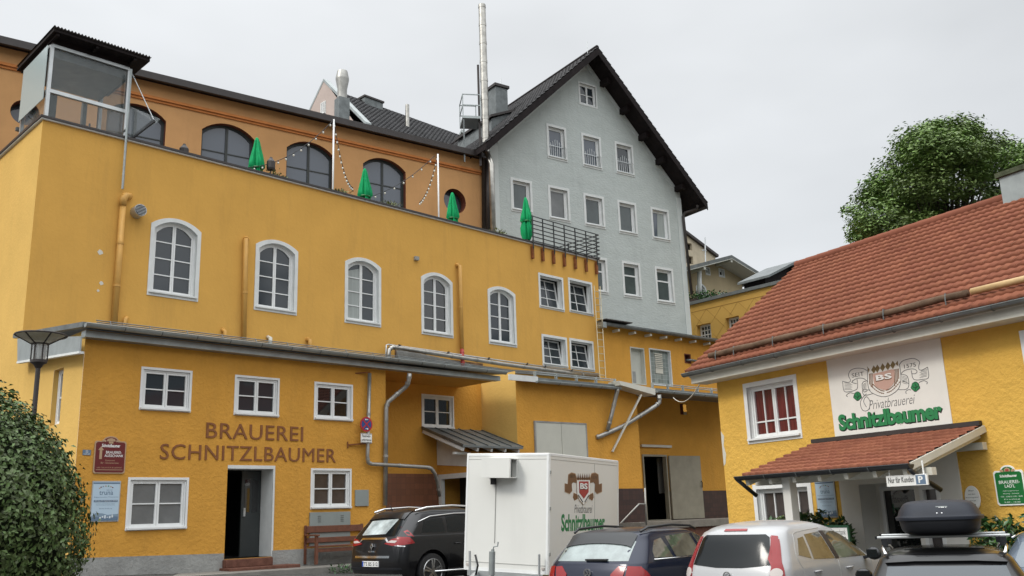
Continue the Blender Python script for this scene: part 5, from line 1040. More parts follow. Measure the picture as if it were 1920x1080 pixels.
mb = MB(); fz0 = B.uv(1297, 713, ne-.06)[1]; mb.box(B, uL+.06, uL+RLn, ze-.26, ze-.03, ne-.13, ne-.09); mb.box(B, uL+.06, uL+RLn, ze-.26, ze-.22, .0, ne-.13); mb.hexa([RO_+B.u*.02+RN*-.3, RO_+B.u*.05+RN*-.3, RO_+B.u*.05+Su*Ls+RN*-.3, RO_+B.u*.02+Su*Ls+RN*-.3], [RO_+B.u*.02+RN*-.161, RO_+B.u*.05+RN*-.161, RO_+B.u*.05+Su*Ls+RN*-.161, RO_+B.u*.02+Su*Ls+RN*-.161]); mb.build('eaves_boards', M['cream'], rfB)
gutter(B, uL-.05, uL+RLn, ze-.03, ne+.03, .075, M['zinc_dark'], SH, brackets=.9)
sg = MB()
P0, P1 = roofpt(1330, 667, .12), roofpt(1814, 549, .12); Pa, Pb = roofpt(1822, 547, .12), roofpt(1990, 507, .12)
n_ = 14; pts = [P0.lerp(P1, i/n_)+RN*random.uniform(-.012, .012) for i in range(n_+1)]; sg.tube(pts, [.065+random.uniform(-.006, .006) for _ in pts], 10); lg = sg.build('snow_guard_log', M['wood_log'], SH, smooth=True)
mb = MB(); mb.tube([Pa, Pb], .06, 10); mb.build('snow_guard_pole', M['wood_new'], SH, smooth=True)
for i, t in enumerate((.04, .13, .31, .52, .74, .94)):
    c = P0.lerp(P1, t); mb = MB(); mb.tube([c-Su*.13+RN*-.07, c-Su*.08+RN*.0, c+RN*.08, c+Su*.08, c+Su*.06+RN*-.07], .011, 6); mb.build('bracket', M['zinc_dark'], lg)
# chimney
CB = B.off(nR); p0 = CB.off(.3).uv(1873, 334); u_c = p0[0]; zt_ = p0[1]; mb = MB(); mb.box(CB, u_c, u_c+.95, zR-.8, zt_, -.3, .3); ch = mb.build('chimney', M['zinc'], SH); mb = MB(); mb.box(CB, u_c-.05, u_c+1.0, zt_, zt_+.10, -.36, .36); mb.build('chimney_cap', mat('mossy cap', (.07, .08, .05), .95, var=.4, vscale=6, bump=1, bscale=20), ch)

# entrance canopy
uCl = B.uv(1530, 829)[0]; zCw = (B.uv(1530, 829)[1]+B.uv(1839, 796)[1])/2; nC, zC = B.nz(uCl, 1393, 892); uCr = B.uv(1839, 796)[0]; uCe = B.off(nC).uv(1712, 868)[0]
CO = B.w(uCl, zC, nC); CS = B.w(uCl, zCw-.03, .03)-CO; cls = CS.length; CSu = CS.normalized(); CN = B.u.cross(CSu); CN = -CN if CN.z < 0 else CN; cl_ = ((uCr-uCl)+(uCe-uCl))/2
CP = empty('entrance_canopy', B.w(uCl+1, -.8, 1), 'red tiled lean-to canopy with black gutter over the shop entrance', 'canopy')
a = [CO, CO+B.u*cl_, CO+B.u*cl_+CSu*cls, CO+CSu*cls]; mb = MB(); mb.hexa([p-CN*.07 for p in a], [p-CN*.03 for p in a]); cr = mb.build('roof_boards', M['cream'], CP)
tile_roof('tiles', CO, B.u, cl_, CSu, cls, .165, .25, M['tile_red'], cr, amp=.015, step=.044, per=6, seed=12)
mb = MB(); k = 7
for i in range(k): u = uCl+.08+(cl_-.2)*i/(k-1); mb.beam(CO+B.u*(u-uCl)-CN*.13-CSu*.02, CO+B.u*(u-uCl)-CN*.13+CSu*(cls-.05), .08, .11)
mb.beam(CO+B.u*(-.05)-CN*.24+CSu*.35, CO+B.u*(cl_+.12)-CN*.24+CSu*.35, .11, .12); mb.beam(CO+B.u*(cl_+.0)-CN*.05, CO+B.u*(cl_)-CN*.05+CSu*cls, .05, .11)
mb.box(B, uCl+.1, uCr+.05, zCw-.42, zCw-.30, .0, .12); mb.build('rafters', M['cream'], cr)
mb = MB(); mb.box(B, uCl-.05, uCr+.03, zCw-.02, zCw+.06, .005, .09); mb.build('flashing', M['dark'], cr)
gutter(B, uCl-.12, uCl+cl_+.06, zC-.02, nC+.05, .07, M['black_metal'], CP, brackets=.7)
mb = MB(); g0_ = B.w(uCl+cl_+.02, zC-.08, nC+.05); mb.tube([g0_, g0_+Vector((0, 0, -.04))-B.n*.03, g0_-B.n*.55+Vector((0, 0, -.34))+B.u*.1], .04, 8); mb.build('downspout', M['black_metal'], CP, smooth=True); mb = MB(); g1_ = B.w(uCl-.1, zC-.07, nC+.05); mb.tube([g1_, g1_-B.n*.4+B.u*.05+Vector((0, 0, -.30))], .04, 8); mb.build('downspout', M['black_metal'], CP, smooth=True)
np_ = nC-.28; up_ = B.off(np_).uv(1484, 950)[0]; mb = MB(); mb.box(B, up_-.09, up_+.09, -1.1, zC-.02, np_-.09, np_+.09); mb.build('post', M['panel_white'], CP, bevel=.01)
SGN = B.off(nC-.02); q = SGN.rect(((1662, 893), (1662.5, 914), (1738, 887.5), (1739, 907.5)))
s1_ = empty('hanging_sign', SGN.w((q[0]+q[1])/2, q[2], 0), 'white sign reading Nur für Kunden with a blue P square, under the canopy edge', 'sign')
mb = MB(); mb.box(SGN, q[0], q[1], q[2], q[3], -.03, 0); mb.box(SGN, q[0]+.05, q[0]+.07, q[3], q[3]+.2, -.025, -.01); mb.box(SGN, q[1]-.07, q[1]-.05, q[3], q[3]+.2, -.025, -.01); mb.build('board', M['white_ink'], s1_)
wq = q[1]-q[0]; hq = q[3]-q[2]
text(SGN, 'Nur für Kunden', q[0]+.05*wq, q[2]+.3*hq, q[0]+.68*wq, q[3]-.16*hq, .002, M['ink'], s1_, offset=.015)
mb = MB(); mb.box(SGN, q[0]+.73*wq, q[0]+.96*wq, q[2]+.08*hq, q[3]-.08*hq, .001, .003); mb.build('parking_square', M['poster_dark'], s1_); text(SGN, 'P', q[0]+.79*wq, q[2]+.2*hq, q[0]+.90*wq, q[3]-.18*hq, .004, M['white_ink'], s1_, offset=.03)

# ---------------------------------------------------------------- painted name panel
a = B.uv(1549.5, 672); b = B.uv(1567, 822); c = B.uv(1762, 630); d = B.uv(1786.5, 789)
PNL = empty('painted_name_panel', B.w((a[0]+c[0])/2, b[1], .02), 'painted white wall panel with the crest and the green word Schnitzlbaumer', 'sign')
pu0 = (a[0]+b[0])/2; pu1 = (c[0]+d[0])/2; mb = MB(); mb.box(B, pu0, pu1, zCw+.061, zwt-.05, .001, .012); mb.build('white_field', M['panel_white'], PNL)
def z7(x, y): return B.uv(1520+x/5.686, 640+y/5.686)
def shape(F, pts, n, mt, par, nm, t=.003):
    mb = MB()
    for P in (pts if isinstance(pts[0][0], (tuple, list)) else [pts]): mb.prism(F, P, n, n+t)
    return mb.build(nm, mt, par)
def stroke(F, lines, n, wd, mt, par, nm):
    mb = MB()
    for L_ in lines:
        for a, b in zip(L_[:-1], L_[1:]): mb.beam(F.w(a[0], a[1], n), F.w(b[0], b[1], n), wd, .004, up=F.n)
    return mb.build(nm, mt, par)
def smooth_(pts, k=4):
    P = [Vector((x, y, 0)) for x, y in pts]; out = []
    for i in range(len(P)-1):
        p0, p1, p2, p3 = P[max(i-1, 0)], P[i], P[i+1], P[min(i+2, len(P)-1)]
        for j in range(k): t = j/k; out.append(.5*((2*p1)+(p2-p0)*t+(2*p0-5*p1+4*p2-p3)*t*t+(3*p1-p0-3*p2+p3)*t**3))
    out.append(P[-1]); return [(p.x, p.y) for p in out]
Z = lambda pts: [z7(*p) for p in pts]
n1 = .0125
shape(B, Z(smooth_([(668, 348), (780, 322), (892, 300), (897, 380), (893, 440), (860, 485), (803, 520), (735, 502), (690, 470), (674, 410), (668, 348)], 3)[:-1]), n1, M['pink_ink'], PNL, 'crest_shield')
dm_ = []
for i, (x, y) in enumerate(((678, 300), (716, 290), (772, 278), (828, 264), (881, 251))): dm_.append(Z([(x-27, y+7), (x-1, y-43), (x+27, y-5), (x+1, y+45)]))
dm_.append(Z([(607, 268), (632, 300), (622, 335)])); dm_.append(Z([(933, 207), (940, 265), (908, 240)]))
shape(B, dm_, n1, M['olive_ink'], PNL, 'crest_crown')
lines = [Z([(632+i*14, 345-i*3), (634+i*14, 460+i*14)]) for i in range(3)]+[Z([(940-i*14, 290+i*3), (944-i*14, 400+i*26)]) for i in range(4)]
for l_ in lines: stroke(B, [l_], n1, .018, M['brown_ink'], PNL, 'crest_stripe')
lv = []
for t in range(8):
    for s_ in (0, 1):
        f = t/7; cx = (662+f*118) if s_ == 0 else (940-f*118); cy = (470+62*sin(f*pi/2)+f*10) if s_ == 0 else (430+85*sin(f*pi/2)+f*16); an = (.9-f*.7) if s_ == 0 else (pi-1.0+f*.6)
        for off in (-13, 13): ox = -sin(an)*off; oy = cos(an)*off; lv.append(Z([(cx+ox-cos(an)*15, cy+oy-sin(an)*15), (cx+ox+sin(an)*6, cy+oy-cos(an)*6), (cx+ox+cos(an)*15, cy+oy+sin(an)*15), (cx+ox-sin(an)*6, cy+oy+cos(an)*6)]))
shape(B, lv, n1, M['brown_ink'], PNL, 'crest_wheat')
L_ = [smooth_(p, 5) for p in ([(610, 300), (616, 470), (660, 550), (800, 590), (930, 520), (968, 400), (950, 240)],
 [(345, 425), (405, 438), (430, 418), (408, 362), (432, 310), (490, 288), (560, 290), (604, 312)], [(440, 440), (470, 410), (520, 392), (575, 400), (612, 432)], [(345, 425), (362, 530), (420, 536), (480, 520), (506, 490), (500, 405)],
 [(455, 415), (452, 440), (495, 450)], [(553, 450), (556, 500), (575, 540), (610, 525)], [(612, 420), (570, 430), (553, 455)], [(640, 520), (560, 520), (580, 575), (675, 555)],
 [(1252, 275), (1195, 305), (1160, 300), (1158, 260), (1165, 220), (1120, 187), (1060, 186), (985, 210), (955, 245)], [(965, 352), (1000, 315), (1060, 297), (1110, 297), (1140, 320), (1120, 345), (1080, 345)], [(1252, 275), (1262, 385), (1200, 405), (1130, 412), (1095, 392), (1078, 310)],
 [(965, 352), (1035, 372), (1052, 470), (1020, 512), (940, 515)], [(985, 420), (1050, 450)], [(600, 560), (560, 600), (535, 660), (560, 735), (620, 730), (640, 650), (600, 590), (570, 640), (600, 700)],
 [(470, 560), (430, 548), (400, 560), (385, 580), (400, 590)], [(1160, 440), (1190, 425), (1220, 420), (1250, 440), (1240, 455)], [(1075, 520), (1050, 515), (1020, 535), (1025, 560)])]
stroke(B, [Z(l) for l in L_], n1+.001, .011, M['grey_ink'], PNL, 'ribbon_outline')
ht = [Z([(366, 440+i*15), (366+68+(i % 2)*14, 452+i*12)]) for i in range(6)]+[Z([(562, 462+i*12), (600, 440+i*14)]) for i in range(6)]+[Z([(1180-(i % 2)*14, 318+i*14), (1246, 300+i*14)]) for i in range(6)]+[Z([(980, 370+i*14), (1034, 385+i*14)]) for i in range(6)]
stroke(B, ht, n1+.001, .006, M['grey_ink'], PNL, 'ribbon_hatching')
for (x, y, r_) in ((505, 585, 44), (1122, 484, 48)):
    pts = [(x+r_*(1+.10*sin(5*t))*cos(t)*.98, y+r_*(1.08+.08*cos(4*t))*sin(t)) for t in np.linspace(0, 2*pi, 24, endpoint=False)]
    shape(B, Z(pts), n1, M['ink'], PNL, 'hop_outline'); pts = [(x+(a_-x)*.87, y+(b_-y)*.87) for a_, b_ in pts]; shape(B, Z(pts), n1+.004, M['green_ink'], PNL, 'hop_cone')
    stroke(B, [Z(smooth_([(x-r_*.7, y-r_*.1), (x, y+r_*.25), (x+r_*.7, y-r_*.15)])), Z(smooth_([(x-r_*.1, y-r_*.8), (x+r_*.2, y), (x, y+r_*.8)]))], n1+.009, .008, M['ink'], PNL, 'hop_line')
def tz(s, x0, yb, x1, yt, n, mt, nm='lettering', **k): a = z7(x0, yb); b = z7(x1, yt); text(B, s, a[0], a[1], b[0], b[1], n, mt, PNL, nm, **k)
# yb is read at x0 and yt at x1 along the level lines of the wall
tz('SEIT', 446, 388, 568, 322, n1, M['ink']); tz('1575', 1003, 290, 1124, 226, n1, M['ink'])
tz('BS', 700, 434, 868, 345, n1+.004, M['brown_ink'], offset=.05, spacing=1.1); tz('BS', 706, 422, 866, 334, n1+.008, M['white_ink'], offset=.035, spacing=1.1)
tz('Privatbrauerei', 628, 730, 1112, 560, n1, M['grey_ink'], shear=.4, offset=-.006)
tz('Schnitzlbaumer', 316, 972, 1404, 640, n1, M['ink'], offset=.075, spacing=.96); tz('Schnitzlbaumer', 314, 955, 1394, 634, n1+.008, M['green_ink'], offset=.044, spacing=.97)

# ---------------------------------------------------------------- enamel signs and posters
def dome_board(F, q, tint, border, par, d=.025):
    u0, u1, z0, z1 = q; w_ = u1-u0; h_ = z1-z0; zs = z1-h_*.13
    def outline(e): 
        a = [(u0+e+.03, z0+e), (u1-e-.03, z0+e), (u1-e, z0+e+.03), (u1-e, zs-e-.03), (u1-e-.03, zs-e)]
        c = (u0+u1)/2; rw = w_*.24-e*.4
        a += [(c+rw*cos(t), zs-e+(z1-zs)*sin(t)) for t in np.linspace(0, pi, 12)]
        return a+[(u0+e+.03, zs-e), (u0+e, zs-e-.03), (u0+e, z0+e+.03)]
    shape(F, outline(0), 0.002, border, par, 'border', d); shape(F, outline(.025), d+.002, tint, par, 'face', .004); return d+.007
q = LF.rect(((177, 824), (174, 886), (236, 830), (233, 890))); q = (q[0], q[1], q[2], LF.uv(206, 818)[1])
ms = empty('maroon_sign', LF.w((q[0]+q[1])/2, q[2], 0), 'dark red enamel sign with an arrow reading Brauerei-Ausschank, at the left corner', 'sign'); n_ = dome_board(LF, q, M['maroon'], M['tan'], ms)
def fx(q): return lambda x, y: (q[0]+(q[1]-q[0])*x, q[2]+(q[3]-q[2])*y)
def tt(F, q, s, x0, y0, x1, y1, n, mt, par, **k): f = fx(q); a = f(x0, y0); b = f(x1, y1); text(F, s, a[0], a[1], b[0], b[1], n, mt, par, **k)
f = fx(q)
shape(LF, [[f(.36, .86), f(.64, .86), f(.62, .92), f(.5, .95), f(.38, .92)], [f(.22, .86), f(.34, .84), f(.34, .89), f(.22, .9)], [f(.66, .84), f(.78, .86), f(.78, .9), f(.66, .89)], [f(.43, .80), f(.57, .80), f(.57, .855), f(.43, .855)]], n_, M['tan'], ms, 'small_crest')
tt(LF, q, 'Schnitzlbaumer', .22, .70, .80, .79, n_, M['white_ink'], ms, offset=.03); tt(LF, q, 'BRAUEREI-', .36, .53, .86, .60, n_, M['white_ink'], ms, offset=.01); tt(LF, q, 'AUSSCHANK', .32, .44, .92, .51, n_, M['white_ink'], ms, offset=.01)
tt(LF, q, 'Restaurant', .36, .33, .66, .37, n_, M['tan'], ms); tt(LF, q, 'Bar - Sonnenterrasse', .22, .26, .78, .31, n_, M['tan'], ms); tt(LF, q, 'UND TÄGLICH FÜR SIE GEÖFFNET', .1, .14, .9, .18, n_, M['tan'], ms)
shape(LF, [f(.08, .09), f(.92, .09), f(.92, .105), f(.08, .105)], n_, M['tan'], ms, 'ornament_line')
shape(LF, [f(.16, .38), f(.24, .38), f(.24, .62), f(.29, .62), f(.20, .72), f(.11, .62), f(.16, .62)], n_, M['tan'], ms, 'arrow')
def poster(F, q, lab, gnd='poster'):
    e = empty('event_poster', F.w((q[0]+q[1])/2, q[2], 0), lab, 'poster', 'pale blue event posters'); f = fx(q)
    mb = MB(); mb.box(F, q[0]-.02, q[1]+.02, q[2]-.02, q[3]+.02, .002, .02); mb.build('frame', M['steel_dull'], e); shape(F, [f(0, 0), f(1, 0), f(1, 1), f(0, 1)], .021, M[gnd], e, 'paper'); n = .025
    shape(F, [f(0, .95), f(1, .95), f(1, .985), f(0, .985)], n, M['poster_dark'], e, 'top_strip')
    tt(F, q, 'truna', .24, .66, .76, .765, n, M['poster_dark'], e, offset=.01); tt(F, q, '2019', .5, .77, .72, .80, n, M['poster_dark'], e)
    cols = [M['tan'], M['maroon'], M['poster_mid'], M['tan'], M['green_ink']]
    for i in range(7): t = .35+2.2*i/6; shape(F, [f(.5-.28*cos(t)-.025, .79+.09*sin(t)), f(.5-.28*cos(t)+.025, .79+.09*sin(t)), f(.5-.27*cos(t)+.02, .815+.09*sin(t)), f(.5-.27*cos(t)-.02, .815+.09*sin(t))], n, cols[i % 5], e, 'logo_dot')
    tt(F, q, 'Regionalschau Traunstein', .06, .585, .96, .62, n, M['poster_dark'], e); shape(F, [f(.06, .48), f(.95, .48), f(.95, .53), f(.06, .53)], n, M['poster_dark'], e, 'date_bar'); tt(F, q, '25. bis 29. September 2019', .10, .49, .91, .52, n+.004, M['white_ink'], e)
    tt(F, q, 'Landwirtschaft Handwerk Handel', .15, .42, .85, .445, n, M['poster_mid'], e); tt(F, q, 'Gewerbe und Unterhaltung', .15, .385, .85, .41, n, M['poster_mid'], e); tt(F, q, 'Bereits Eröffnung', .28, .29, .76, .325, n, M['poster_dark'], e)
    shape(F, [f(0, .12), f(.15, .2), f(.4, .19), f(.6, .15), f(1, .17), f(1, .06), f(0, .08)], n, M['poster_mid'], e, 'hills'); shape(F, [f(0, 0), f(1, 0), f(1, .10), f(.5, .12), f(0, .09)], n+.001, M['poster_dark'], e, 'town')
    shape(F, [[f(.3+.09*i, .06+.02*(i % 2)), f(.36+.09*i, .06+.02*(i % 2)), f(.36+.09*i, .10+.02*(i % 3)), f(.3+.09*i, .10+.02*(i % 3))] for i in range(6)]+[[f(.76, .1), f(.79, .1), f(.775, .24)]], n+.004, M['poster_white'], e, 'town_houses'); return e
q = LF.rect(((175, 903), (169, 976), (225, 904), (219, 977))); poster(LF, q, 'pale blue truna poster below the dark red sign, beside the hedge')
q = B.rect(((1529.5, 904.5), (1537, 968), (1563, 902), (1571, 969))); poster(B, q, 'pale blue truna poster on the shop wall under the canopy')
q = LF.rect(((155, 843), (154.5, 853), (170, 844), (170, 854))); np2 = empty('number_plate', LF.w(q[0], q[2], 0), 'tiny dark blue enamel plate left of the dark red sign', 'sign'); mb = MB(); mb.box(LF, q[0], q[1], q[2], q[3], .002, .012); mb.build('plate', M['poster_dark'], np2); tt(LF, q, '22', .35, .5, .65, .88, .013, M['white_ink'], np2); tt(LF, q, 'Scheiben Str', .12, .12, .9, .36, .013, M['white_ink'], np2)
q = B.rect(((1864, 884), (1872, 947), (1920, 880), (1928, 948))); q = (q[0], q[1], q[2], B.uv(1891, 872)[1]); gs = empty('green_sign', B.w(q[0]+.3, q[2], 0), 'green enamel sign reading Brauerei-Lad\'l on the shop wall at the right edge', 'sign'); n_ = dome_board(B, q, M['green_dk'], M['white_ink'], gs); f = fx(q)
shape(B, [[f(.40, .84), f(.60, .84), f(.60, .9), f(.5, .95), f(.40, .9)], [f(.25, .84), f(.37, .83), f(.37, .88), f(.25, .9)], [f(.63, .83), f(.75, .84), f(.75, .9), f(.63, .88)]], n_, M['tan'], gs, 'small_crest'); shape(B, [f(.45, .85), f(.55, .85), f(.55, .9), f(.45, .9)], n_+.004, M['red_ink'], gs, 'small_shield')
tt(B, q, 'Schnitzlbaumer', .22, .70, .80, .77, n_, M['white_ink'], gs, offset=.03); tt(B, q, 'BRAUEREI-', .16, .54, .86, .62, n_, M['white_ink'], gs, offset=.005); tt(B, q, "LAD'L", .34, .44, .68, .52, n_, M['white_ink'], gs, offset=.005)
for i, s_ in enumerate(('Öffnungszeiten', 'Montag - Samstag', '9.00 - 12.00 & 13.00 - 18.00', 'Freitag', '9.00 - 18.00')): tt(B, q, s_, .25-.1*(i == 2), .345-.07*i, .78+.1*(i == 2), .375-.07*i, n_, M['white_ink'], gs)
c = B.uv(1826, 934); rx = abs(B.uv(1840, 933)[0]-B.uv(1812, 935)[0])/2; rz = abs(B.uv(1826, 910)[1]-B.uv(1826, 957)[1])/2; os_ = empty('oval_sign', B.w(c[0], c[1]-rz, 0), 'white oval sign with small black writing left of the green sign', 'sign'); pts = [(c[0]+rx*cos(t), c[1]+rz*sin(t)) for t in np.linspace(0, 2*pi, 28, endpoint=False)]; shape(B, pts, .022, M['white_ink'], os_, 'oval_plate', .02)
for i, s_ in enumerate(('Bier', 'aus dem', 'Brauereigasthof', 'genuss')): w_ = (.35, .45, .85, .45)[i]; text(B, s_, c[0]-rx*w_, c[1]+rz*(.55-.28*i), c[0]+rx*w_, c[1]+rz*(.67-.28*i), .043, M['ink'], os_)
shape(B, [(c[0]-rx*.3, c[1]-rz*.7), (c[0]+rx*.2, c[1]-rz*.75), (c[0]+rx*.35, c[1]-rz*.5), (c[0], c[1]-rz*.42), (c[0]-rx*.35, c[1]-rz*.52)], .043, M['grey_ink'], os_, 'small_picture', .002)
# framed board beside the entrance
NB = B.off(1.35); q = NB.rect(((1524, 988), (1526, 1019), (1590, 989), (1592, 1020))); bo = empty('framed_board', NB.w(q[0], -.7, 0), 'white board with green frame reading Brauerei Ausschank Schnitzlbaumer near the silver car', 'sign')
mb = MB(); mb.box(NB, q[0], q[1], q[2], q[3], -.02, 0); mb.build('board', M['white_ink'], bo); mb = MB(); mb.ring(NB, outl(q[0]-.03, q[1]+.03, q[2]-.03, q[3]+.03), outl(q[0]+.005, q[1]-.005, q[2]+.005, q[3]-.005), -.025, .012); mb.box(NB, q[1]+.0, q[1]+.04, -.75, q[2]-.03, -.02, .01); mb.box(NB, q[0]-.04, q[0], -.75, q[2]-.03, -.02, .01); mb.build('green_frame', mat('green frame', (.02, .08, .04), .5), bo)
tt(NB, q, 'Brauerei-Ausschank', .22, .55, .93, .86, .002, M['grey_ink'], bo, shear=.2); tt(NB, q, 'SCHNITZLBAUMER', .08, .14, .94, .42, .002, M['grey_ink'], bo)
# traffic sign on the wall pipe
TS = LF.off(.19); c = TS.uv(687, 795.5); rr = abs(TS.uv(687, 781.5)[1]-TS.uv(687, 809.5)[1])/2; ts = empty('no_stopping_sign', TS.w(c[0], c[1]-rr, 0), 'round red and blue no stopping sign above a small white plate, on the wall pipe', 'sign')
cir = lambda r, cx=0, cz=0, k=28: [(c[0]+cx+r*cos(t), c[1]+cz+r*sin(t)) for t in np.linspace(0, 2*pi, k, endpoint=False)]
shape(TS, cir(rr), -.01, M['sig_red'], ts, 'red_disc', .012); shape(TS, cir(rr*.78), .003, M['sig_blue'], ts, 'blue_field', .003)
mb = MB(); mb.beam(TS.w(c[0]-rr*.58, c[1]-rr*.58, .008), TS.w(c[0]+rr*.58, c[1]+rr*.58, .008), rr*.17, .004, up=TS.n); mb.beam(TS.w(c[0]-rr*.58, c[1]+rr*.58, .010), TS.w(c[0]+rr*.58, c[1]-rr*.58, .010), rr*.17, .004, up=TS.n); mb.build('red_cross', M['sig_red'], ts)
for s_ in (1, -1): cz = c[1]+s_*rr*.62; shape(TS, [[(c[0]-rr*.2*s_*-1, cz+rr*.04), (c[0]-rr*.2*s_*-1, cz-rr*.04), (c[0]+rr*.1*s_*-1, cz-rr*.04), (c[0]+rr*.1*s_*-1, cz+rr*.04)], [(c[0]+rr*.1*s_*-1, cz+rr*.13), (c[0]+rr*.1*s_*-1, cz-rr*.13), (c[0]+rr*.3*s_*-1, cz)]], .014, M['white_ink'], ts, 'arrow')
q = TS.rect(((677, 812), (676.5, 830), (697.5, 813), (697, 831))); mb = MB(); mb.box(TS, q[0], q[1], q[2], q[3], -.01, .002); pl = mb.build('small_plate', M['white_ink'], ts); tt(TS, q, 'Feuerwehr-', .12, .58, .88, .86, .003, M['ink'], ts, offset=.02); tt(TS, q, 'anfahrtszone', .06, .2, .94, .45, .003, M['ink'], ts, offset=.02)
shape(TS, [[(q[0]+.01, q[2]+.01), (q[1]-.01, q[2]+.01), (q[1]-.01, q[2]+.022), (q[0]+.01, q[2]+.022)], [(q[0]+.01, q[3]-.022), (q[1]-.01, q[3]-.022), (q[1]-.01, q[3]-.01), (q[0]+.01, q[3]-.01)]], .003, M['ink'], ts, 'plate_border')
# cable between the houses
mb = MB(); a = B.w(-.35, ze-.25, .2); b = Y.off(.4).p(1262, 745); pts = [a.lerp(b, t)-Vector((0, 0, 1.1*t*(1-t))) for t in np.linspace(0, 1, 20)]; mb.tube(pts, .013, 6); tag(mb.build('overhead_cable', M['cream'], None), 'slack cable hanging between the shop eaves and the brewery roof', 'cable')

# ================================================================ bench
z0 = .70; u0 = LF.uv(575, 1000, .15)[0]; u1 = u0+1.75; BN = empty('wooden_bench', LF.w(u0, z0, .4), 'red brown wooden bench with armrests against the yellow wall by the black car', 'bench')
def bx(nm, *b, par=BN, mt='bench'): mb = MB(); mb.box(LF, *b); return mb.build(nm, M[mt], par, bevel=.006)
bx('backrest', u0+.04, u1-.04, z0+.74, z0+.90, .06, .09); bx('backrest', u0+.04, u1-.04, z0+.50, z0+.62, .07, .10); mb = MB()
for i in range(3): mb.box(LF, u0+.02, u1-.02, z0+.40, z0+.43, .13+i*.15, .26+i*.15)
mb.build('seat', M['bench'], BN, bevel=.006); bx('apron', u0+.06, u1-.06, z0+.28, z0+.37, .50, .53)
for uu in (u0, u1-.07):
    bx('leg', uu, uu+.07, z0, z0+.92, .03, .059); bx('leg', uu, uu+.07, z0, z0+.66, .50, .57); bx('armrest', uu-.01, uu+.08, z0+.661, z0+.70, .06, .62)
# street lamp
c = at(77, 630, 12.5); PL = Fr((c.x, c.y), 0); hz = lambda y: PL.p(77, y).z; sp2 = 12.5/FPX; LP = empty('street_lamp', Vector((c.x, c.y, gz(c.x, c.y))), 'dark street lamp with a wide wire rimmed dish above the hedge', 'street lamp'); C0 = Vector((c.x, c.y, 0))
mb = MB(); mb.lathe(C0, [(.06, gz(c.x, c.y)), (.06, 1.2), (4.6*sp2, 1.3), (4.2*sp2, hz(684))], 14); mb.build('pole', M['dark'], LP, smooth='auto')
mb = MB(); mb.lathe(C0, [(5*sp2, hz(690)), (9*sp2, hz(683)), (14.5*sp2, hz(680)), (14.5*sp2, hz(675)), (10*sp2, hz(674))], 18); mb.build('lamp_base', M['dark'], LP, smooth='auto')
mb = MB(); mb.lathe(C0, [(12*sp2, hz(675)), (13*sp2, hz(647)), (12.5*sp2, hz(646))], 20); mb.build('lamp_glass', mat('lamp glass', (.55, .56, .54), .15, spec=.8, alpha=.55), LP, smooth='auto')
mb = MB(); mb.lathe(C0, [(4*sp2, hz(674)), (5*sp2, hz(655)), (3*sp2, hz(650))], 10); mb.build('light_source', M['steel_dull'], LP)
mb = MB(); R1 = 44*sp2; zr1_ = hz(629)
mb.tube([C0+Vector((R1*cos(t), R1*sin(t), zr1_)) for t in np.linspace(0, 2*pi, 37)], .012, 6, cap=False); mb.tube([C0+Vector((14*sp2*cos(t), 14*sp2*sin(t), hz(645))) for t in np.linspace(0, 2*pi, 25)], .012, 6, cap=False)
for i in range(6): t = 2*pi*i/6+.35; mb.tube([C0+Vector((R1*cos(t), R1*sin(t), zr1_)), C0+Vector((14*sp2*cos(t), 14*sp2*sin(t), hz(646))), C0+Vector((14*sp2*cos(t), 14*sp2*sin(t), hz(677)))], .010, 5)
mb.build('wire_frame', M['dark'], LP); mb = MB(); mb.lathe(C0, [(13*sp2, hz(646)), (R1*.97, zr1_-.005), (R1*.97, zr1_+.01), (.02, hz(626)+.05)], 30); mb.build('dish', mat('lamp dish', (.40, .36, .26), .3, spec=.6, alpha=.75), LP, smooth='auto')

# ================================================================ vegetation
hc = at(-90, 1010, 9.5); hr = np.array([1.22, 1.15, 1.50]); g_ = np.random.default_rng(21); n_ = 36000
d_ = g_.normal(size=(n_, 3)); d_ /= np.linalg.norm(d_, axis=1, keepdims=True); lump = 1+.045*np.sin(d_[:, 0]*9+d_[:, 2]*7)+.03*np.sin(d_[:, 1]*15+d_[:, 2]*11); P = np.array(hc)+d_*hr*(lump*g_.uniform(.93, 1.03, n_)+np.maximum(0, g_.normal(-.03, .05, n_)))[:, None]
HD = empty('hedge_bush', Vector((hc.x, hc.y, gz(hc.x, hc.y))), 'large rounded clipped beech bush in the bottom left corner', 'bush'); V, F_, r = leaves(P, d_, .056, 22, fold=.5, aspect=.6); sheet('foliage', V, F_, M['leaf_hedge'], HD, r)
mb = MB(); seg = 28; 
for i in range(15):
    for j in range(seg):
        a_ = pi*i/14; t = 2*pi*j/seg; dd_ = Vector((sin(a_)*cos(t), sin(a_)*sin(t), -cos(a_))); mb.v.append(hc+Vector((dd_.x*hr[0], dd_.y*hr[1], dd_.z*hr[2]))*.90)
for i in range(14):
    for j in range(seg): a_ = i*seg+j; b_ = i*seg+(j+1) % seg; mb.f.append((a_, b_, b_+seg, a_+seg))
mb.build('shaded_core', mat('shaded bush core', (.012, .018, .007), .9), HD); mb = MB(); mb.tube([Vector((hc.x, hc.y, gz(hc.x, hc.y)-.1)), hc], .07, 8); mb.build('trunk', M['bark'], HD)  # solid near-black core; shade inside the bush put into its colour
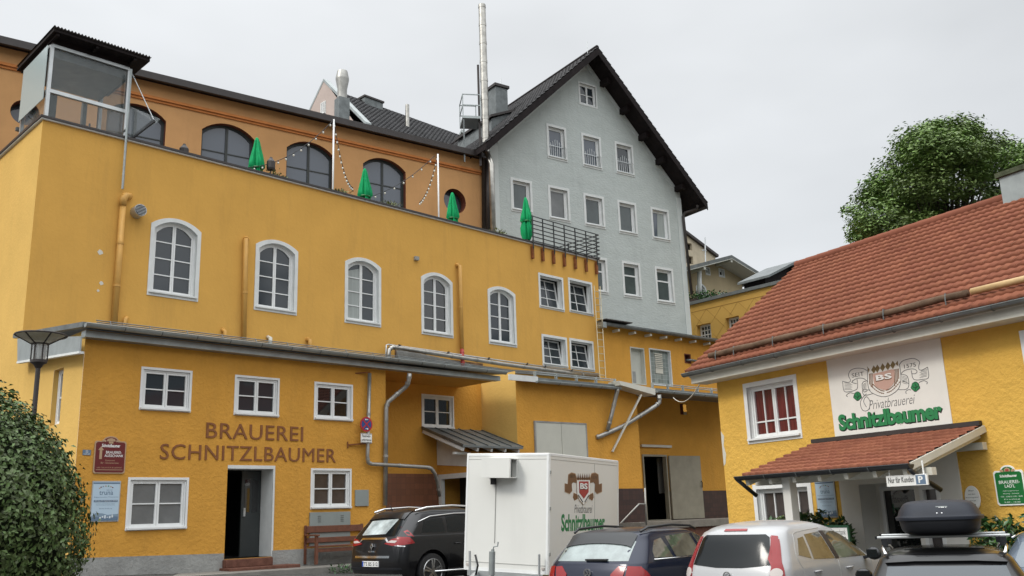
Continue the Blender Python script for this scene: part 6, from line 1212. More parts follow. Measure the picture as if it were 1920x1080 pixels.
# big tree behind the shop
from mathutils.geometry import intersect_point_tri_2d
TD = 46.0; poly = [(1612, 440), (1606, 400), (1655, 338), (1702, 285), (1745, 245), (1775, 240), (1838, 255), (1892, 285), (1945, 310), (1985, 390), (1960, 500), (1660, 500)]
def inside(x, y, P):
    c = False; j = len(P)-1
    for i in range(len(P)):
        if (P[i][1] > y) != (P[j][1] > y) and x < (P[j][0]-P[i][0])*(y-P[i][1])/(P[j][1]-P[i][1])+P[i][0]: c = not c
        j = i
    return c
TB = at(1775, 560, TD); TB.z = 0; TR = empty('ash_tree', Vector((TB.x, TB.y, -.8)), 'big broad leafy tree rising behind the red tiled shop roof', 'tree')
fork = Vector((TB.x, TB.y, at(1775, 520, TD).z)); cs = []; random.seed(4)
ks = [p for i in range(len(poly)) for p in [(poly[i][0]*(1-t)+poly[(i+1) % len(poly)][0]*t, poly[i][1]*(1-t)+poly[(i+1) % len(poly)][1]*t) for t in (0, .5)]]
for (x, y) in ks:
    cs.append((at(x, y, TD+random.uniform(-1.5, 1.5)), random.uniform(.45, .95)))
    for _ in range(2): a_ = random.uniform(0, 2*pi); cs.append((at(x+random.uniform(8, 26)*cos(a_), y+random.uniform(6, 22)*sin(a_), TD+random.uniform(-1.5, 1.5)), random.uniform(.22, .42)))
while len(cs) < 195:
    x = random.uniform(1600, 1985); y = random.uniform(235, 505)
    if inside(x, y, poly): cs.append((at(x, y, TD+random.uniform(-3.6, 3.6)), random.uniform(.6, 1.15)))
PP = []; ND = []; RC = []
for c, r_ in cs:
    k = int(1050*r_*r_); d_ = g_.normal(size=(k, 3)); d_ /= np.linalg.norm(d_, axis=1, keepdims=True); rad = r_*g_.uniform(.35, 1.0, k)**.6*(1+.25*np.sin(d_[:, 0]*7+d_[:, 1]*5)); PP.append(np.array(c)+d_*rad[:, None]*np.array([1.15, 1.15, .72])); ND.append(d_*.5+np.array([0, 0, .8])); RC.append(np.full(k, random.random()))
PP = np.concatenate(PP); ND = np.concatenate(ND); ND /= np.linalg.norm(ND, axis=1, keepdims=True); V, F_, r = leaves(PP, ND, .215, 5, fold=.3, aspect=.42); RC = np.concatenate(RC); RC = np.concatenate([RC, RC]); sheet('crown', V, F_, M['leaf_tree'], TR, r*.45+RC*.55)
mb = MB(); mb.tube([Vector((TB.x, TB.y, -.9)), Vector((TB.x, TB.y, 4)), fork], [.5, .42, .32], 12)
for i, (c, r_) in enumerate(cs[::2]):
    s_ = fork-Vector((0, 0, random.uniform(0, 1.5))); m_ = s_.lerp(c, .5)+Vector((0, 0, random.uniform(-.6, .2))); mb.tube([s_, m_, c], [.13, .07, .02], 6)
mb.build('trunk', M['bark'], TR, smooth=True)
def laurel(F, px, py, rr, lab, seed, k=260):
    c = F.p(px, py); e = empty('laurel_bush', Vector((c.x, c.y, gz(c.x, c.y))), lab, 'bush', 'laurel bushes along the shop wall'); g = np.random.default_rng(seed); P = []; D_ = []
    for i in range(44):
        v_ = g.normal(size=3); v_ /= max(1, np.linalg.norm(v_)/1.25); tip = np.array(c)+v_*np.array([.30, .30, .24])*rr+np.array([0, 0, -.12]); kk = 14; dd = g.normal(size=(kk, 3)); dd /= np.linalg.norm(dd, axis=1, keepdims=True); P.append(tip+dd*.03+np.array([0, 0, 1])*g.uniform(-.14, .02, kk)[:, None]); D_.append(dd*.6+np.array([0, 0, .5]))
    P = np.concatenate(P); D_ = np.concatenate(D_); V, F_, r = leaves(P, D_, .13, seed+1, fold=.3, aspect=.38); sheet('foliage', V, F_, M['leaf_laurel'], e, r)
    mb = MB(); b = Vector((c.x, c.y, gz(c.x, c.y)))
    for i in range(7): mb.tube([b, c+Vector(g.normal(size=3)*.10*rr)-Vector((0, 0, .2))], [.02, .008], 5)
    mb.build('stems', M['bark'], e)
LB = B.off(.75)
for i, (px, py, rr, lab) in enumerate(((1466, 985, .9, 'laurel bush left of the white canopy post'), (1508, 980, 1.0, 'laurel bush just right of the white canopy post'), (1540, 978, 1.0, 'laurel bush below the poster on the shop wall'), (1570, 984, .7, 'small laurel bush behind the framed board'), (1862, 985, 1.1, 'laurel bush below the oval sign'), (1905, 990, 1.2, 'laurel bush below the green sign'))): laurel(LB, px, py, rr, lab, 40+i)
# weeds on the kerb
e = empty('kerb_weeds', LF.w(2.3, .5, 1.3), 'low leafy weeds growing along the pavement edge by the bench', 'plants'); g = np.random.default_rng(9); PW = np.array([tuple(LF.w(2.0+2.6*g.random(), .52+g.random()*.16, 1.2+.15*g.random())) for _ in range(420)]); nd = g.normal(size=(420, 3)); nd /= np.linalg.norm(nd, axis=1, keepdims=True); V, F_, r = leaves(PW, nd, .07, 77); o = sheet('foliage', V, F_, M['leaf_laurel'], e, r)

# ================================================================ trailer
class TF:
    def __init__(s, o, u, v, n): s.o = Vector(o); s.u = u; s.v = v; s.n = n
    def w(s, u, z, n=0.0): return s.o+s.u*u+s.v*z+s.n*n
    def uv(s, x, y, n=0.0):
        d = ray(x, y); o = s.o+s.n*n; P = CAM+d*((o-CAM).dot(s.n)/d.dot(s.n)); return ((P-s.o).dot(s.u), (P-s.o).dot(s.v))
    def loc(s, P): P = Vector(P)-s.o; return (P.dot(s.u), P.dot(s.v), P.dot(s.n))
Rm = Matrix.Rotation(radians(-29.55), 3, 'Z') @ Matrix.Rotation(radians(3.16), 3, 'Y') @ Matrix.Rotation(radians(-.62), 3, 'X')
ex_, ey_, ez_ = Rm.col[0].copy(), Rm.col[1].copy(), Rm.col[2].copy(); TO = at(1030, 849, 17.0)
TA = TF(TO, ex_, ez_, -ey_); TSd = TF(TO, ey_, ez_, ex_)
TW = -TA.uv(875.5, 850)[0]; TLn = TSd.uv(1159.4, 863.7)[0]; tb = TA.uv(1028, 1078)[1]
TRL = empty('box_trailer', TO+ez_*(tb-.5), 'white box trailer with brown crest and green lettering on its side', 'trailer')
mb = MB(); mb.box(TA, -TW, 0, tb, 0, -TLn, 0); tbx = mb.build('box_body', M['trailer'], TRL, bevel=.012)
mb = MB()
for F, L0_, L1_ in ((TA, -TW, 0), (TSd, 0, TLn)):
    mb.box(F, L0_+.01, L0_+.05, tb, -.01, .001, .006); mb.box(F, L1_-.05, L1_-.01, tb, -.01, .001, .006); mb.box(F, L0_+.05, L1_-.05, -.05, -.01, .001, .006); mb.box(F, L0_+.05, L1_-.05, tb, tb+.06, .001, .006)
mb.build('edge_profiles', M['white'], tbx)
mb = MB(); za = TA.uv(900, 1054)[1]; mb.box(TA, -TW+.05, -.05, za-.006, za+.006, .001, .005); mb.box(TA, -TW+.05, -.05, -.115, -.108, .001, .004); a = TA.uv(929, 950)[0]; mb.box(TA, a-.006, a+.006, TA.uv(929, 1018)[1], TA.uv(929, 905)[1], .001, .012); mb.box(TSd, .05, TLn-.05, -.115, -.108, .001, .004)
mb.build('seams', M['seal'], tbx)
dH = .30; h0 = TA.uv(903, 859, dH); h1 = TA.uv(955, 896, dH)
mb = MB(); hu0_, hu1_, hz0_, hz1_ = h0[0], h1[0], h1[1], h0[1]
mb.box(TA, hu0_, hu1_, hz1_-.015, hz1_, .002, dH); mb.box(TA, hu0_, hu1_, hz0_, hz0_+.015, .002, dH); mb.box(TA, hu0_, hu1_, hz0_+.016, hz1_-.016, dH-.015, dH); mb.box(TA, hu1_-.02, hu1_, hz0_+.016, hz1_-.016, dH-.05, dH-.016); mb.box(TA, hu1_-.02, hu1_, hz0_+.016, hz1_-.016, .002, .03)
hd_ = mb.build('vent_hood', M['trailer'], TRL); mb = MB(); mb.box(TA, hu1_-.12, hu1_-.10, hz0_+.016, hz1_-.016, .03, dH-.05); mb.build('hood_inside', M['zinc_dark'], hd_)
mb = MB(); b0 = TA.uv(929, 900)[0]; mb.box(TA, b0-.03, b0+.05, hz0_-.12, hz0_-.001, .05, .13); mb.build('latch', M['black'], hd_)
def crest_px(x, y): return TSd.uv(860+x/4, 840+y/4)
C_ = lambda p: [crest_px(*q) for q in p]
def mir(p): return [(1870-x, y) for x, y in p]
rb = [(822, 202), (845, 188), (872, 195), (882, 225), (882, 262), (856, 256), (846, 272), (850, 318), (832, 340), (797, 325), (797, 265), (818, 272)]; rb2 = [(862, 338), (886, 350), (890, 378), (868, 392), (858, 370)]
def grow(P, d): cx = sum(p[0] for p in P)/len(P); cy = sum(p[1] for p in P)/len(P); return [(cx+(x-cx)*d, cy+(y-cy)*d) for x, y in P]
mr_ = lambda P: [(1868-x+(0), y+.0) for x, y in P]
shape(TSd, [C_(grow(rb, 1.08)), C_(grow(rb2, 1.14)), C_(grow(mr_(rb), 1.08)), C_(grow(mr_(rb2), 1.14))], .0015, M['tan'], tbx, 'ribbon_edge', .002)
for q_ in (rb, rb2, mr_(rb), mr_(rb2)): shape(TSd, C_(q_), .004, M['brown_ink'], tbx, 'ribbon', .002)
sh_ = [(884, 240), (980, 240), (982, 345), (962, 392), (934, 424), (905, 392), (886, 345)]
shape(TSd, C_(grow(sh_, 1.05)), .006, M['tan'], tbx, 'shield_edge', .002); shape(TSd, C_(sh_), .009, M['white_ink'], tbx, 'shield_border', .002)
shape(TSd, C_([(898, 250), (970, 250), (970, 330), (934, 380), (900, 335)]), .012, M['red_ink'], tbx, 'shield', .002)
shape(TSd, [C_([(885+i*16.5, 240), (885+i*16.5+7, 190), (885+i*16.5+14, 240)]) for i in range(6)]+[C_([(884, 222), (980, 222), (980, 232), (884, 232)])], .012, M['brown_ink'], tbx, 'crown', .002)
shape(TSd, [C_([(891+i*7, 352+i*11), (897+i*7, 350+i*11), (901+i*7, 362+i*11), (895+i*7, 364+i*11)]) for i in range(5)]+[C_([(977-i*7, 352+i*11), (971-i*7, 350+i*11), (967-i*7, 362+i*11), (973-i*7, 364+i*11)]) for i in range(5)], .012, M['ink'], tbx, 'wheat', .002)
def tc_(s, x0, yb, x1, yt, n, mt, **k): a = crest_px(x0, yb); b = crest_px(x1, yb); t_ = crest_px(x0, yt); text(TSd, s, a[0], a[1], b[0], t_[1], n, mt, tbx, **k)
tc_('BS', 903, 311, 962, 263, .015, M['ink'], offset=.05); tc_('BS', 905, 307, 961, 262, .018, M['white_ink'], offset=.035)
tc_('SEIT', 832, 222, 872, 200, .007, M['ink']); tc_('1575', 998, 232, 1036, 212, .007, M['ink'])
tc_('Privatbrauerei', 866, 488, 1002, 424, .002, M['grey_ink'], shear=.4); tc_('Schnitzlbaumer', 768, 628, 1096, 495, .002, M['green_ink'], offset=.035)
for side_ in (0, 1):
    c = TSd.w(TLn*.55, tb-.12, .02 if side_ == 0 else -TW-.22); mb = MB(); mb.tube([c, c+ex_*.2], .32, 24); wh = mb.build('wheel', M['black'], TRL, smooth='auto'); mb = MB(); mb.tube([c+ex_*(.19), c+ex_*.21], .19, 18); mb.build('rim', M['rim'], wh, smooth='auto')
mb = MB(); mb.box(TA, -TW+.1, -.1, tb-.10, tb-.001, -TLn+.1, .02); mid_ = (-TW)/2; mb.beam(TA.w(-TW+.3, tb-.06, 0), TA.w(mid_, tb-.1, 1.25), .07, .08); mb.beam(TA.w(-.3, tb-.06, 0), TA.w(mid_, tb-.1, 1.25), .07, .08); mb.build('chassis', M['steel_dull'], TRL)
def tpx(x, y, n): a = TA.uv(x, y, n); return TA.w(a[0], a[1], n)
mb = MB(); mb.tube([tpx(922, 1078, .8), tpx(923, 1034, .8)], .055, 12); mb.tube([tpx(923, 1110, .8), tpx(924, 1030, .8)], .03, 8); mb.tube([tpx(924, 1032, .8), tpx(926, 1025, .8), tpx(933, 1024, .8), tpx(934, 1016, .8)], .012, 6); mb.build('jockey_wheel_post', M['zinc'], TRL, smooth='auto')
mb = MB(); mb.tube([tpx(892, 1078, .6), tpx(896, 1060, .6), tpx(891, 1040, .6)], .018, 6); mb.build('brake_lever', M['black'], TRL, smooth=True)
for x, y0, y1 in ((881, 1033, 1080), (1011, 1039, 1080)): mb = MB(); mb.tube([tpx(x, y1, .12), tpx(x, y0, .12)], .022, 8); mb.build('corner_post', M['steel_dull'], TRL, smooth='auto')

for (f_, uu, vv, mt_, nm_) in ((TA, -TW+.10, tb+.10, 'lamp_clear', 'marker_lamp'), (TA, -.10, tb+.10, 'lamp_clear', 'marker_lamp'), (TSd, TLn*.33, tb+.07, 'wood_new', 'side_reflector'), (TSd, TLn*.75, tb+.07, 'wood_new', 'side_reflector')):
    mb = MB(); mb.box(f_, uu-.03, uu+.03, vv-.02, vv+.02, .001, .02); mb.build(nm_, M[mt_], TRL)
mb = MB(); mb.box(TSd, TLn*.62, TLn*.62+.012, tb+.06, -.12, .001, .004); mb.build('panel_seam', M['seal'], tbx)
for vv in (-.35, -1.0, tb+.35): mb = MB(); mb.box(TSd, .02, .055, vv-.03, vv+.03, .007, .02); mb.build('hinge', M['zinc'], tbx)

# ================================================================ cars
def interp(rows, n):
    rows = [list(map(float, r)) for r in rows]; z = [r[0] for r in rows]; out = []
    zs = np.linspace(0, len(rows)-1, n)
    for s_ in zs:
        i = min(int(s_), len(rows)-2); t = s_-i; p0, p1, p2, p3 = rows[max(i-1, 0)], rows[i], rows[i+1], rows[min(i+2, len(rows)-1)]
        out.append([.5*((2*p1[k])+(p2[k]-p0[k])*t+(2*p0[k]-5*p1[k]+4*p2[k]-p3[k])*t*t+(3*p1[k]-p0[k]-3*p2[k]+p3[k])*t**3) for k in range(len(p1))])
    return out
class Car:
    def __init__(s, name, label, pos, heading, rows, paint, wheels, cat='car', wr=.33, arch=.40):
        s.e = empty(name, pos, label, cat, 'cars parked in the yard', radians(heading)); s.M = Matrix.Translation(Vector(pos)) @ Matrix.Rotation(radians(heading), 4, 'Z')
        R = interp(rows, 46); seg = 112; V = []; Fc = []
        for (z, xr, xf, hw, p, cr) in R:
            c = (xr+xf)/2; a = max((xf-xr)/2, .02)
            rc = min(.26 if p >= 5 else .34, hw*.8, a*.8); Q = []
            for qx, qy, t0 in ((1, 1, 0), (-1, 1, pi/2), (-1, -1, pi), (1, -1, 1.5*pi)):
                for j in range(15): t = t0+pi/2*j/14; Q.append((qx*(a-rc)+rc*cos(t), qy*(hw-rc)+rc*sin(t)))
                n2 = 13
                A0 = Q[-1]; nxt = {0: (-(a-rc), hw), pi/2: (-a, -(hw-rc)), pi: (a-rc, -hw), 1.5*pi: (a, hw-rc)}[t0]
                for j in range(1, n2+1): Q.append((A0[0]+(nxt[0]-A0[0])*j/(n2+1), A0[1]+(nxt[1]-A0[1])*j/(n2+1)))
            for (x_, y_) in Q:
                yy = (y_/max(hw, .05))**2; e_ = x_/max(a, .05)
                V.append((c+x_+(.07*yy if x_ < 0 else -.22*yy)*min(1, a)*abs(e_)**3, y_*(1-.05*abs(e_)**3), z))
        for i in range(len(R)-1):
            for j in range(seg): a = i*seg+j; b = i*seg+(j+1) % seg; Fc.append((a, b, b+seg, a+seg))
        Fc.append(tuple(range(seg))[::-1]); Fc.append(tuple((len(R)-1)*seg+j for j in range(seg)))
        mb = MB(); mb.v = [Vector(v) for v in V]; mb.f = Fc; s.body = mb.build('body', paint, s.e, smooth=True, local=True)
        s.hw = max(r[3] for r in R)
        bm = bmesh.new(); bm.from_mesh(s.body.data); s.bvh = BVHTree.FromBMesh(bm); bm.free()
        for x in wheels:
            for sd in (-1, 1):
                y0 = sd*(s.hw-.20); y1 = sd*(s.hw-.015)
                mb = MB(); mb.lathe((x, min(y0, y1), wr), [(wr-.05, 0), (wr-.01, .01), (wr, .05), (wr, .15), (wr-.01, .18), (wr-.06, .186)], 30, axis=(0, 1, 0)); w_ = mb.build('wheel', M['black'], s.e, smooth='auto', local=True)
                mb = MB(); yo = y1+sd*.002; rr = wr*.68
                for k in range(5):
                    for dd in (-.14, .14):
                        t = 2*pi*k/5+.3; mb.beam((x+cos(t+dd*2.0)*.05, yo, wr+sin(t+dd*2.)*.05), (x+cos(t+dd)*rr, yo, wr+sin(t+dd)*rr), .035, .02, up=Vector((0, 1, 0)))
                mb.tube([(x+cos(t)*rr, yo, wr+sin(t)*rr) for t in np.linspace(0, 2*pi, 29)], .012, 6, cap=False); mb.tube([(x, yo-.01*sd, wr), (x, yo+.012*sd, wr)], .05, 10); mb.build('rim', M['rim'], w_, local=True)
        if wheels:
            cm = MB()
            for x in wheels:
                for sd in (-1, 1): cm.tube([(x, sd*(s.hw-.26), wr), (x, sd*(s.hw+.2), wr)], arch, 32)
            cut = cm.build('cutter', M['black'], None, local=True); md = s.body.modifiers.new('b', 'BOOLEAN'); md.operation = 'DIFFERENCE'; md.object = cut; md.solver = 'EXACT'; cut.parent = s.e
            bpy.context.view_layer.update(); dg = bpy.context.evaluated_depsgraph_get(); me = bpy.data.meshes.new_from_object(s.body.evaluated_get(dg)); s.body.modifiers.remove(md); s.body.data = me; bpy.data.objects.remove(cut); me.set_sharp_from_angle(angle=radians(50))
            mb = MB()
            for x in wheels:
                for sd in (-1, 1):
                    y = sd*(s.hw-.262); mb.tube([(x, y, wr), (x, y-.004*sd, wr)], arch+.02, 24)
            mb.build('wheel_well', M['black'], s.e, local=True)
    def decal(s, d, poly, off, mt, name, par=None, step=.07, skirt=.02, rnd_=False, thick=None):
        """d: 'rear' (y,z) or 'right'/'left' (x,z) or 'top' (x,y)"""
        P = [Vector((a, b)) for a, b in poly]; xs = [p.x for p in P]; ys = [p.y for p in P]; edge = []
        for i in range(len(P)):
            a = P[i]; b = P[(i+1) % len(P)]; k = max(1, int((b-a).length/step))
            for j in range(k): edge.append(a.lerp(b, j/k))
        ne_ = len(edge); pts = list(edge); pl = [(p.x, p.y) for p in P]
        x = min(xs)+step/2
        while x < max(xs):
            y = min(ys)+step/2
            while y < max(ys):
                if inside(x, y, pl) and min((Vector((x, y))-e_).length for e_ in edge) > step*.45: pts.append(Vector((x, y)))
                y += step
            x += step
        res = delaunay_2d_cdt(pts, [(i, (i+1) % ne_) for i in range(ne_)], [], 1, 1e-6); pv, fc = res[0], res[2]
        out = []; low = []
        for p in pv:
            if d == 'rear': o_, dr_ = Vector((-2, p.x, p.y)), Vector((1, 0, 0))
            elif d == 'right': o_, dr_ = Vector((p.x, -3, p.y)), Vector((0, 1, 0))
            elif d == 'left': o_, dr_ = Vector((p.x, 3, p.y)), Vector((0, -1, 0))
            elif d == 'front': o_, dr_ = Vector((9, p.x, p.y)), Vector((-1, 0, 0))
            else: o_, dr_ = Vector((p.x, p.y, 4)), Vector((0, 0, -1))
            h = s.bvh.ray_cast(o_, dr_)
            if h[0] is None: h = s.bvh.find_nearest(o_+dr_*2)
            nn = h[1]; nn = -nn if nn.dot(dr_) > 0 else nn; out.append(h[0]+nn*off); low.append(h[0]-nn*skirt)
        mb = MB(); mb.add(out, [tuple(f) for f in fc])
        cnt = {}
        for f in fc:
            for i in range(len(f)): e_ = (f[i], f[(i+1) % len(f)]); cnt[e_] = 1
        k = len(mb.v); mb.v += low
        for (a, b) in cnt:
            if (b, a) not in cnt: mb.f.append((a, b, k+b, k+a))
        o = mb.build(name, mt, par or s.e, smooth='auto', local=True); return o
    def tube(s, pts, r, mt, name, par=None, seg=8): mb = MB(); mb.tube(pts, r, seg); return mb.build(name, mt, par or s.e, smooth=True, local=True)
    def box(s, a, b, mt, name, par=None, bevel=0): mb = MB(); F = Fr((0, 0), 0); x0, y0, z0 = a; x1, y1, z1 = b; mb.box(F, x0, x1, z0, z1, -y1, -y0); return mb.build(name, mt, par or s.e, local=True, bevel=bevel)
    def plate(s, txt, z, y=0., sc=1.0):
        h = s.bvh.ray_cast(Vector((-2, y, z)), Vector((1, 0, 0))); x = h[0].x-.012
        o = s.box((x-.006, y-.26, z-.055), (x+.02, y+.26, z+.055), M['plate'], 'number_plate', bevel=.003); s.box((x-.009, y+.212, z-.05), (x-.0062, y+.255, z+.05), M['plate_blue'], 'plate_band', o)
        mb = MB(); text_into(mb, lambda a, b, c: Vector((x-.008-c, y-a, z+b)), txt, -.20, -.036, .245, .036, 0, offset=.012, spacing=1.0); mb.build('plate_text', M['ink'], o, fix=False, local=True)
        return o
    def text(s, txt, y0, y1, z0, z1, mt, nm, **k):
        def P(a, b, c):
            h = s.bvh.ray_cast(Vector((-2, -a, b)), Vector((1, 0, 0))); return h[0]-Vector((.006+c, 0, 0))
        mb = MB(); text_into(mb, P, txt, -y0, z0, -y1, z1, 0, **k); return mb.build(nm, mt, s.e, fix=False, local=True)
sy = lambda P: [(-a, b) for a, b in P][::-1]
def mirror_(c, x, z, mt, r_=None):
    for sd in (-1, 1):
        mb = MB(); mb.ball((0, 0, 0), .12, 12, 8, .75); mb.v = [Vector((v.x*.6+x, v.y*.95+sd*(c.hw+.13), v.z+z)) for v in mb.v]; m_ = mb.build('mirror', mt, c.e, smooth=True, local=True); mb = MB(); mb.beam((x+.03, sd*(c.hw-.08), z-.07), (x, sd*(c.hw+.08), z-.03), .05, .04); mb.build('mirror_arm', M['plastic'], m_, local=True)
        mb = MB(); mb.box(Fr((0, 0), 90), sd*(c.hw+.13)-.085, sd*(c.hw+.13)+.085, z-.055, z+.06, -.0, .0); 
        mb = MB(); mb.poly([(x-.075, sd*(c.hw+.13)-.08, z-.05), (x-.075, sd*(c.hw+.13)+.08, z-.05), (x-.07, sd*(c.hw+.13)+.08, z+.06), (x-.07, sd*(c.hw+.13)-.08, z+.06)]); mb.build('mirror_glass', M['car_glass'], m_, local=True)
def handles(c, xs, z):
    for x in xs:
        for sd in (-1, 1):
            h = c.bvh.ray_cast(Vector((x, sd*3, z)), Vector((0, -sd, 0))); p = h[0]; mb = MB(); mb.tube([p+Vector((-.09, 0, 0)), p+Vector((-.06, sd*.035, .005)), p+Vector((.06, sd*.035, .005)), p+Vector((.09, 0, 0))], .013, 8); mb.build('door_handle', c.body.data.materials[0], c.e, smooth=True, local=True)

# --- black people carrier (left)
rows = [(.22, .20, 4.45, .80, 5, 0), (.30, .06, 4.58, .88, 6, 0), (.50, .0, 4.63, .925, 6.5, 0), (.72, .02, 4.62, .935, 6.5, 0), (.95, .06, 4.45, .93, 6, 0), (1.05, .09, 4.15, .91, 6, 0), (1.10, .12, 3.55, .885, 6, 0), (1.28, .28, 3.15, .83, 6, 0), (1.45, .44, 2.80, .76, 6, 0), (1.54, .55, 2.5, .70, 5, 0), (1.60, .85, 2.25, .58, 4, 0), (1.63, 1.15, 2.0, .40, 3, 0), (1.64, 1.45, 1.8, .1, 2, 0)]
def place(px, py, D, dx=0): return at(px, py, D)
K1 = at(707, 1075, 19.0)
c1 = Car('parked_car', 'black people carrier with number plate TS BS 512 parked beside the bench', K1 and Vector((-3.05, 19.45, .28)), 47, rows, M['paint_black'], (.86, 3.66), wr=.36, arch=.43)
c1.decal('rear', [(-.66, 1.08), (.66, 1.08), (.60, 1.40), (.52, 1.46), (-.52, 1.46), (-.60, 1.40)], .004, M['car_glass'], 'rear_window')
c1.decal('rear', [(-.30, 1.12), (.46, 1.10), (.44, 1.38), (-.40, 1.41)], .0055, mat('sun blind behind rear window', (.34, .38, .38), .12, var=.5, vscale=3), 'window_blind', skirt=.0)
c1.decal('right', [(.62, 1.13), (1.25, 1.12), (1.25, 1.40), (1.0, 1.42), (.74, 1.36)], .004, M['car_glass'], 'side_window'); c1.decal('right', [(1.32, 1.12), (2.25, 1.12), (2.2, 1.46), (1.36, 1.44)], .004, M['car_glass'], 'side_window'); c1.decal('right', [(2.33, 1.12), (3.2, 1.12), (2.75, 1.45), (2.33, 1.46)], .004, M['car_glass'], 'side_window')
c1.decal('left', [(.62, 1.13), (3.2, 1.12), (2.75, 1.45), (.74, 1.38)], .004, M['car_glass'], 'side_window')
for s_ in (1, -1):
    f = (lambda P: P) if s_ > 0 else sy
    c1.decal('rear', f([(.36, .93), (.60, .89), (.84, .90), (.85, 1.03), (.78, 1.05), (.55, 1.02)]), .014, M['lamp_red'], 'tail_light'); c1.decal('rear', f([(.42, .955), (.66, .945), (.70, .985), (.55, .995)]), .018, M['lamp_clear'], 'light_lens')
c1.decal('right', [(.12, .90), (.40, .93), (.30, 1.05), (.14, 1.06)], .012, M['lamp_red'], 'tail_light'); c1.decal('right', [(.28, 1.08), (.40, 1.05), (.30, 1.25), (.24, 1.30)], .006, M['lamp_red'], 'light_strip')
c1.decal('rear', [(-.36, 1.015), (-.50, .91), (-.84, .865), (-.84, .885), (-.51, .935), (-.38, 1.05), (.38, 1.05), (.51, .935), (.84, .885), (.84, .865), (.50, .91), (.36, 1.015)], .012, M['chrome'], 'chrome_strip', step=.05)
c1.decal('rear', [(-.55, .655), (.55, .655), (.55, .70), (-.55, .70)], .016, M['chrome'], 'handle_strip', step=.05); c1.decal('rear', [(-.78, .31), (.78, .31), (.78, .35), (-.78, .35)], .014, M['chrome'], 'bumper_strip', step=.05); c1.decal('rear', [(-.80, .43), (.80, .43), (.80, .47), (-.80, .47)], .014, M['plastic'], 'bumper_edge', step=.06)
c1.plate('TS BS 512', .545)
mb = MB(); h = c1.bvh.ray_cast(Vector((-2, 0, .88)), Vector((1, 0, 0)))[0]; F0 = Fr((h.x-.02, 0), -90); A_ = [(0, .945), (.045, .88), (0, .815), (-.045, .88)]; B_ = [(0, .915), (.02, .88), (0, .845), (-.02, .88)]; mb.ring(F0, A_, B_, -.012, .012); mb.build('badge', M['chrome'], c1.e, local=True); c1.text('SCENIC', .12, -.12, .77, .80, M['chrome'], 'model_lettering', offset=.02)
for sd in (-1, 1): c1.tube([(.62, sd*.66, 1.56), (.9, sd*.69, 1.625), (1.6, sd*.70, 1.655), (2.3, sd*.69, 1.62), (2.55, sd*.68, 1.56)], .022, M['chrome'], 'roof_rail')
c1.tube([(.55, -.83, 1.34), (.9, -.80, 1.445), (1.6, -.775, 1.49), (2.4, -.775, 1.49), (2.9, -.80, 1.40)], .012, M['chrome'], 'window_chrome'); c1.tube([(.9, -.93, .36), (2.6, -.945, .34), (3.2, -.94, .34)], .018, M['chrome'], 'sill_chrome')
c1.decal('top', [(.42, -.56), (.42, .56), (.66, .56), (.66, -.56)], .02, M['paint_black'], 'spoiler', skirt=.03); c1.tube([(.75, .2, 1.56), (.66, .2, 1.70)], .008, M['black'], 'aerial'); handles(c1, (1.55, 2.55), .88); mirror_(c1, 3.05, 1.10, M['paint_black'])
c1.box((.20, -.25, 1.085), (.24, .15, 1.105), M['black'], 'rear_wiper')
# --- navy estate car
rows = [(.20, .18, 4.4, .78, 5, 0), (.28, .05, 4.5, .85, 6, 0), (.45, .0, 4.56, .895, 7, 0), (.65, .0, 4.56, .90, 7, 0), (.85, .05, 4.4, .895, 7, 0), (.94, .09, 4.1, .88, 7, 0), (.99, .12, 3.4, .86, 7, 0), (1.12, .24, 3.0, .80, 7, 0), (1.28, .40, 2.65, .72, 7, 0), (1.37, .48, 2.4, .67, 6, 0), (1.42, .70, 2.2, .58, 4.5, 0), (1.45, 1.0, 2.0, .42, 3.5, 0), (1.46, 1.3, 1.8, .1, 2, 0)]
c2 = Car('parked_car', 'navy blue estate car parked in front of the white trailer', Vector((.95, 14.25, -.03)), 52, rows, M['paint_navy'], (.85, 3.5), wr=.32, arch=.37)
c2.decal('rear', [(-.63, 1.0), (.63, 1.0), (.60, 1.26), (.52, 1.33), (-.52, 1.33), (-.60, 1.26)], .004, M['car_glass_light'], 'rear_window')
gl_ = mat('clear side glass', (.10, .09, .065), .04, spec=1, ior=1.6, var=.6, vscale=1.6)
c2.decal('right', [(.60, 1.03), (1.12, 1.01), (1.02, 1.30), (.80, 1.27), (.62, 1.12)], .004, gl_, 'side_window'); c2.decal('right', [(1.22, 1.01), (2.02, 1.01), (1.95, 1.345), (1.16, 1.32)], .004, gl_, 'side_window'); c2.decal('right', [(2.12, 1.01), (3.0, 1.01), (2.5, 1.31), (2.06, 1.345)], .004, gl_, 'side_window'); c2.decal('left', [(.60, 1.03), (3.0, 1.01), (2.5, 1.31), (.8, 1.28)], .004, M['car_glass'], 'side_window')
c2.tube([(.56, -.845, 1.005), (1.5, -.86, .995), (3.0, -.86, .995)], .009, M['chrome'], 'window_chrome')
for s_ in (1, -1):
    f = (lambda P: P) if s_ > 0 else sy
    c2.decal('rear', f([(.40, .76), (.58, .74), (.62, .92), (.50, .93), (.39, .82)]), .012, M['lamp_red'], 'tail_light'); c2.decal('rear', f([(.63, .74), (.82, .74), (.83, .84), (.80, .92), (.64, .93)]), .014, M['lamp_red'], 'tail_light')
c2.decal('right', [(.10, .74), (.36, .79), (.24, .91), (.15, .93)], .012, M['lamp_red'], 'tail_light')
c2.plate('TS·W 706', .62); 
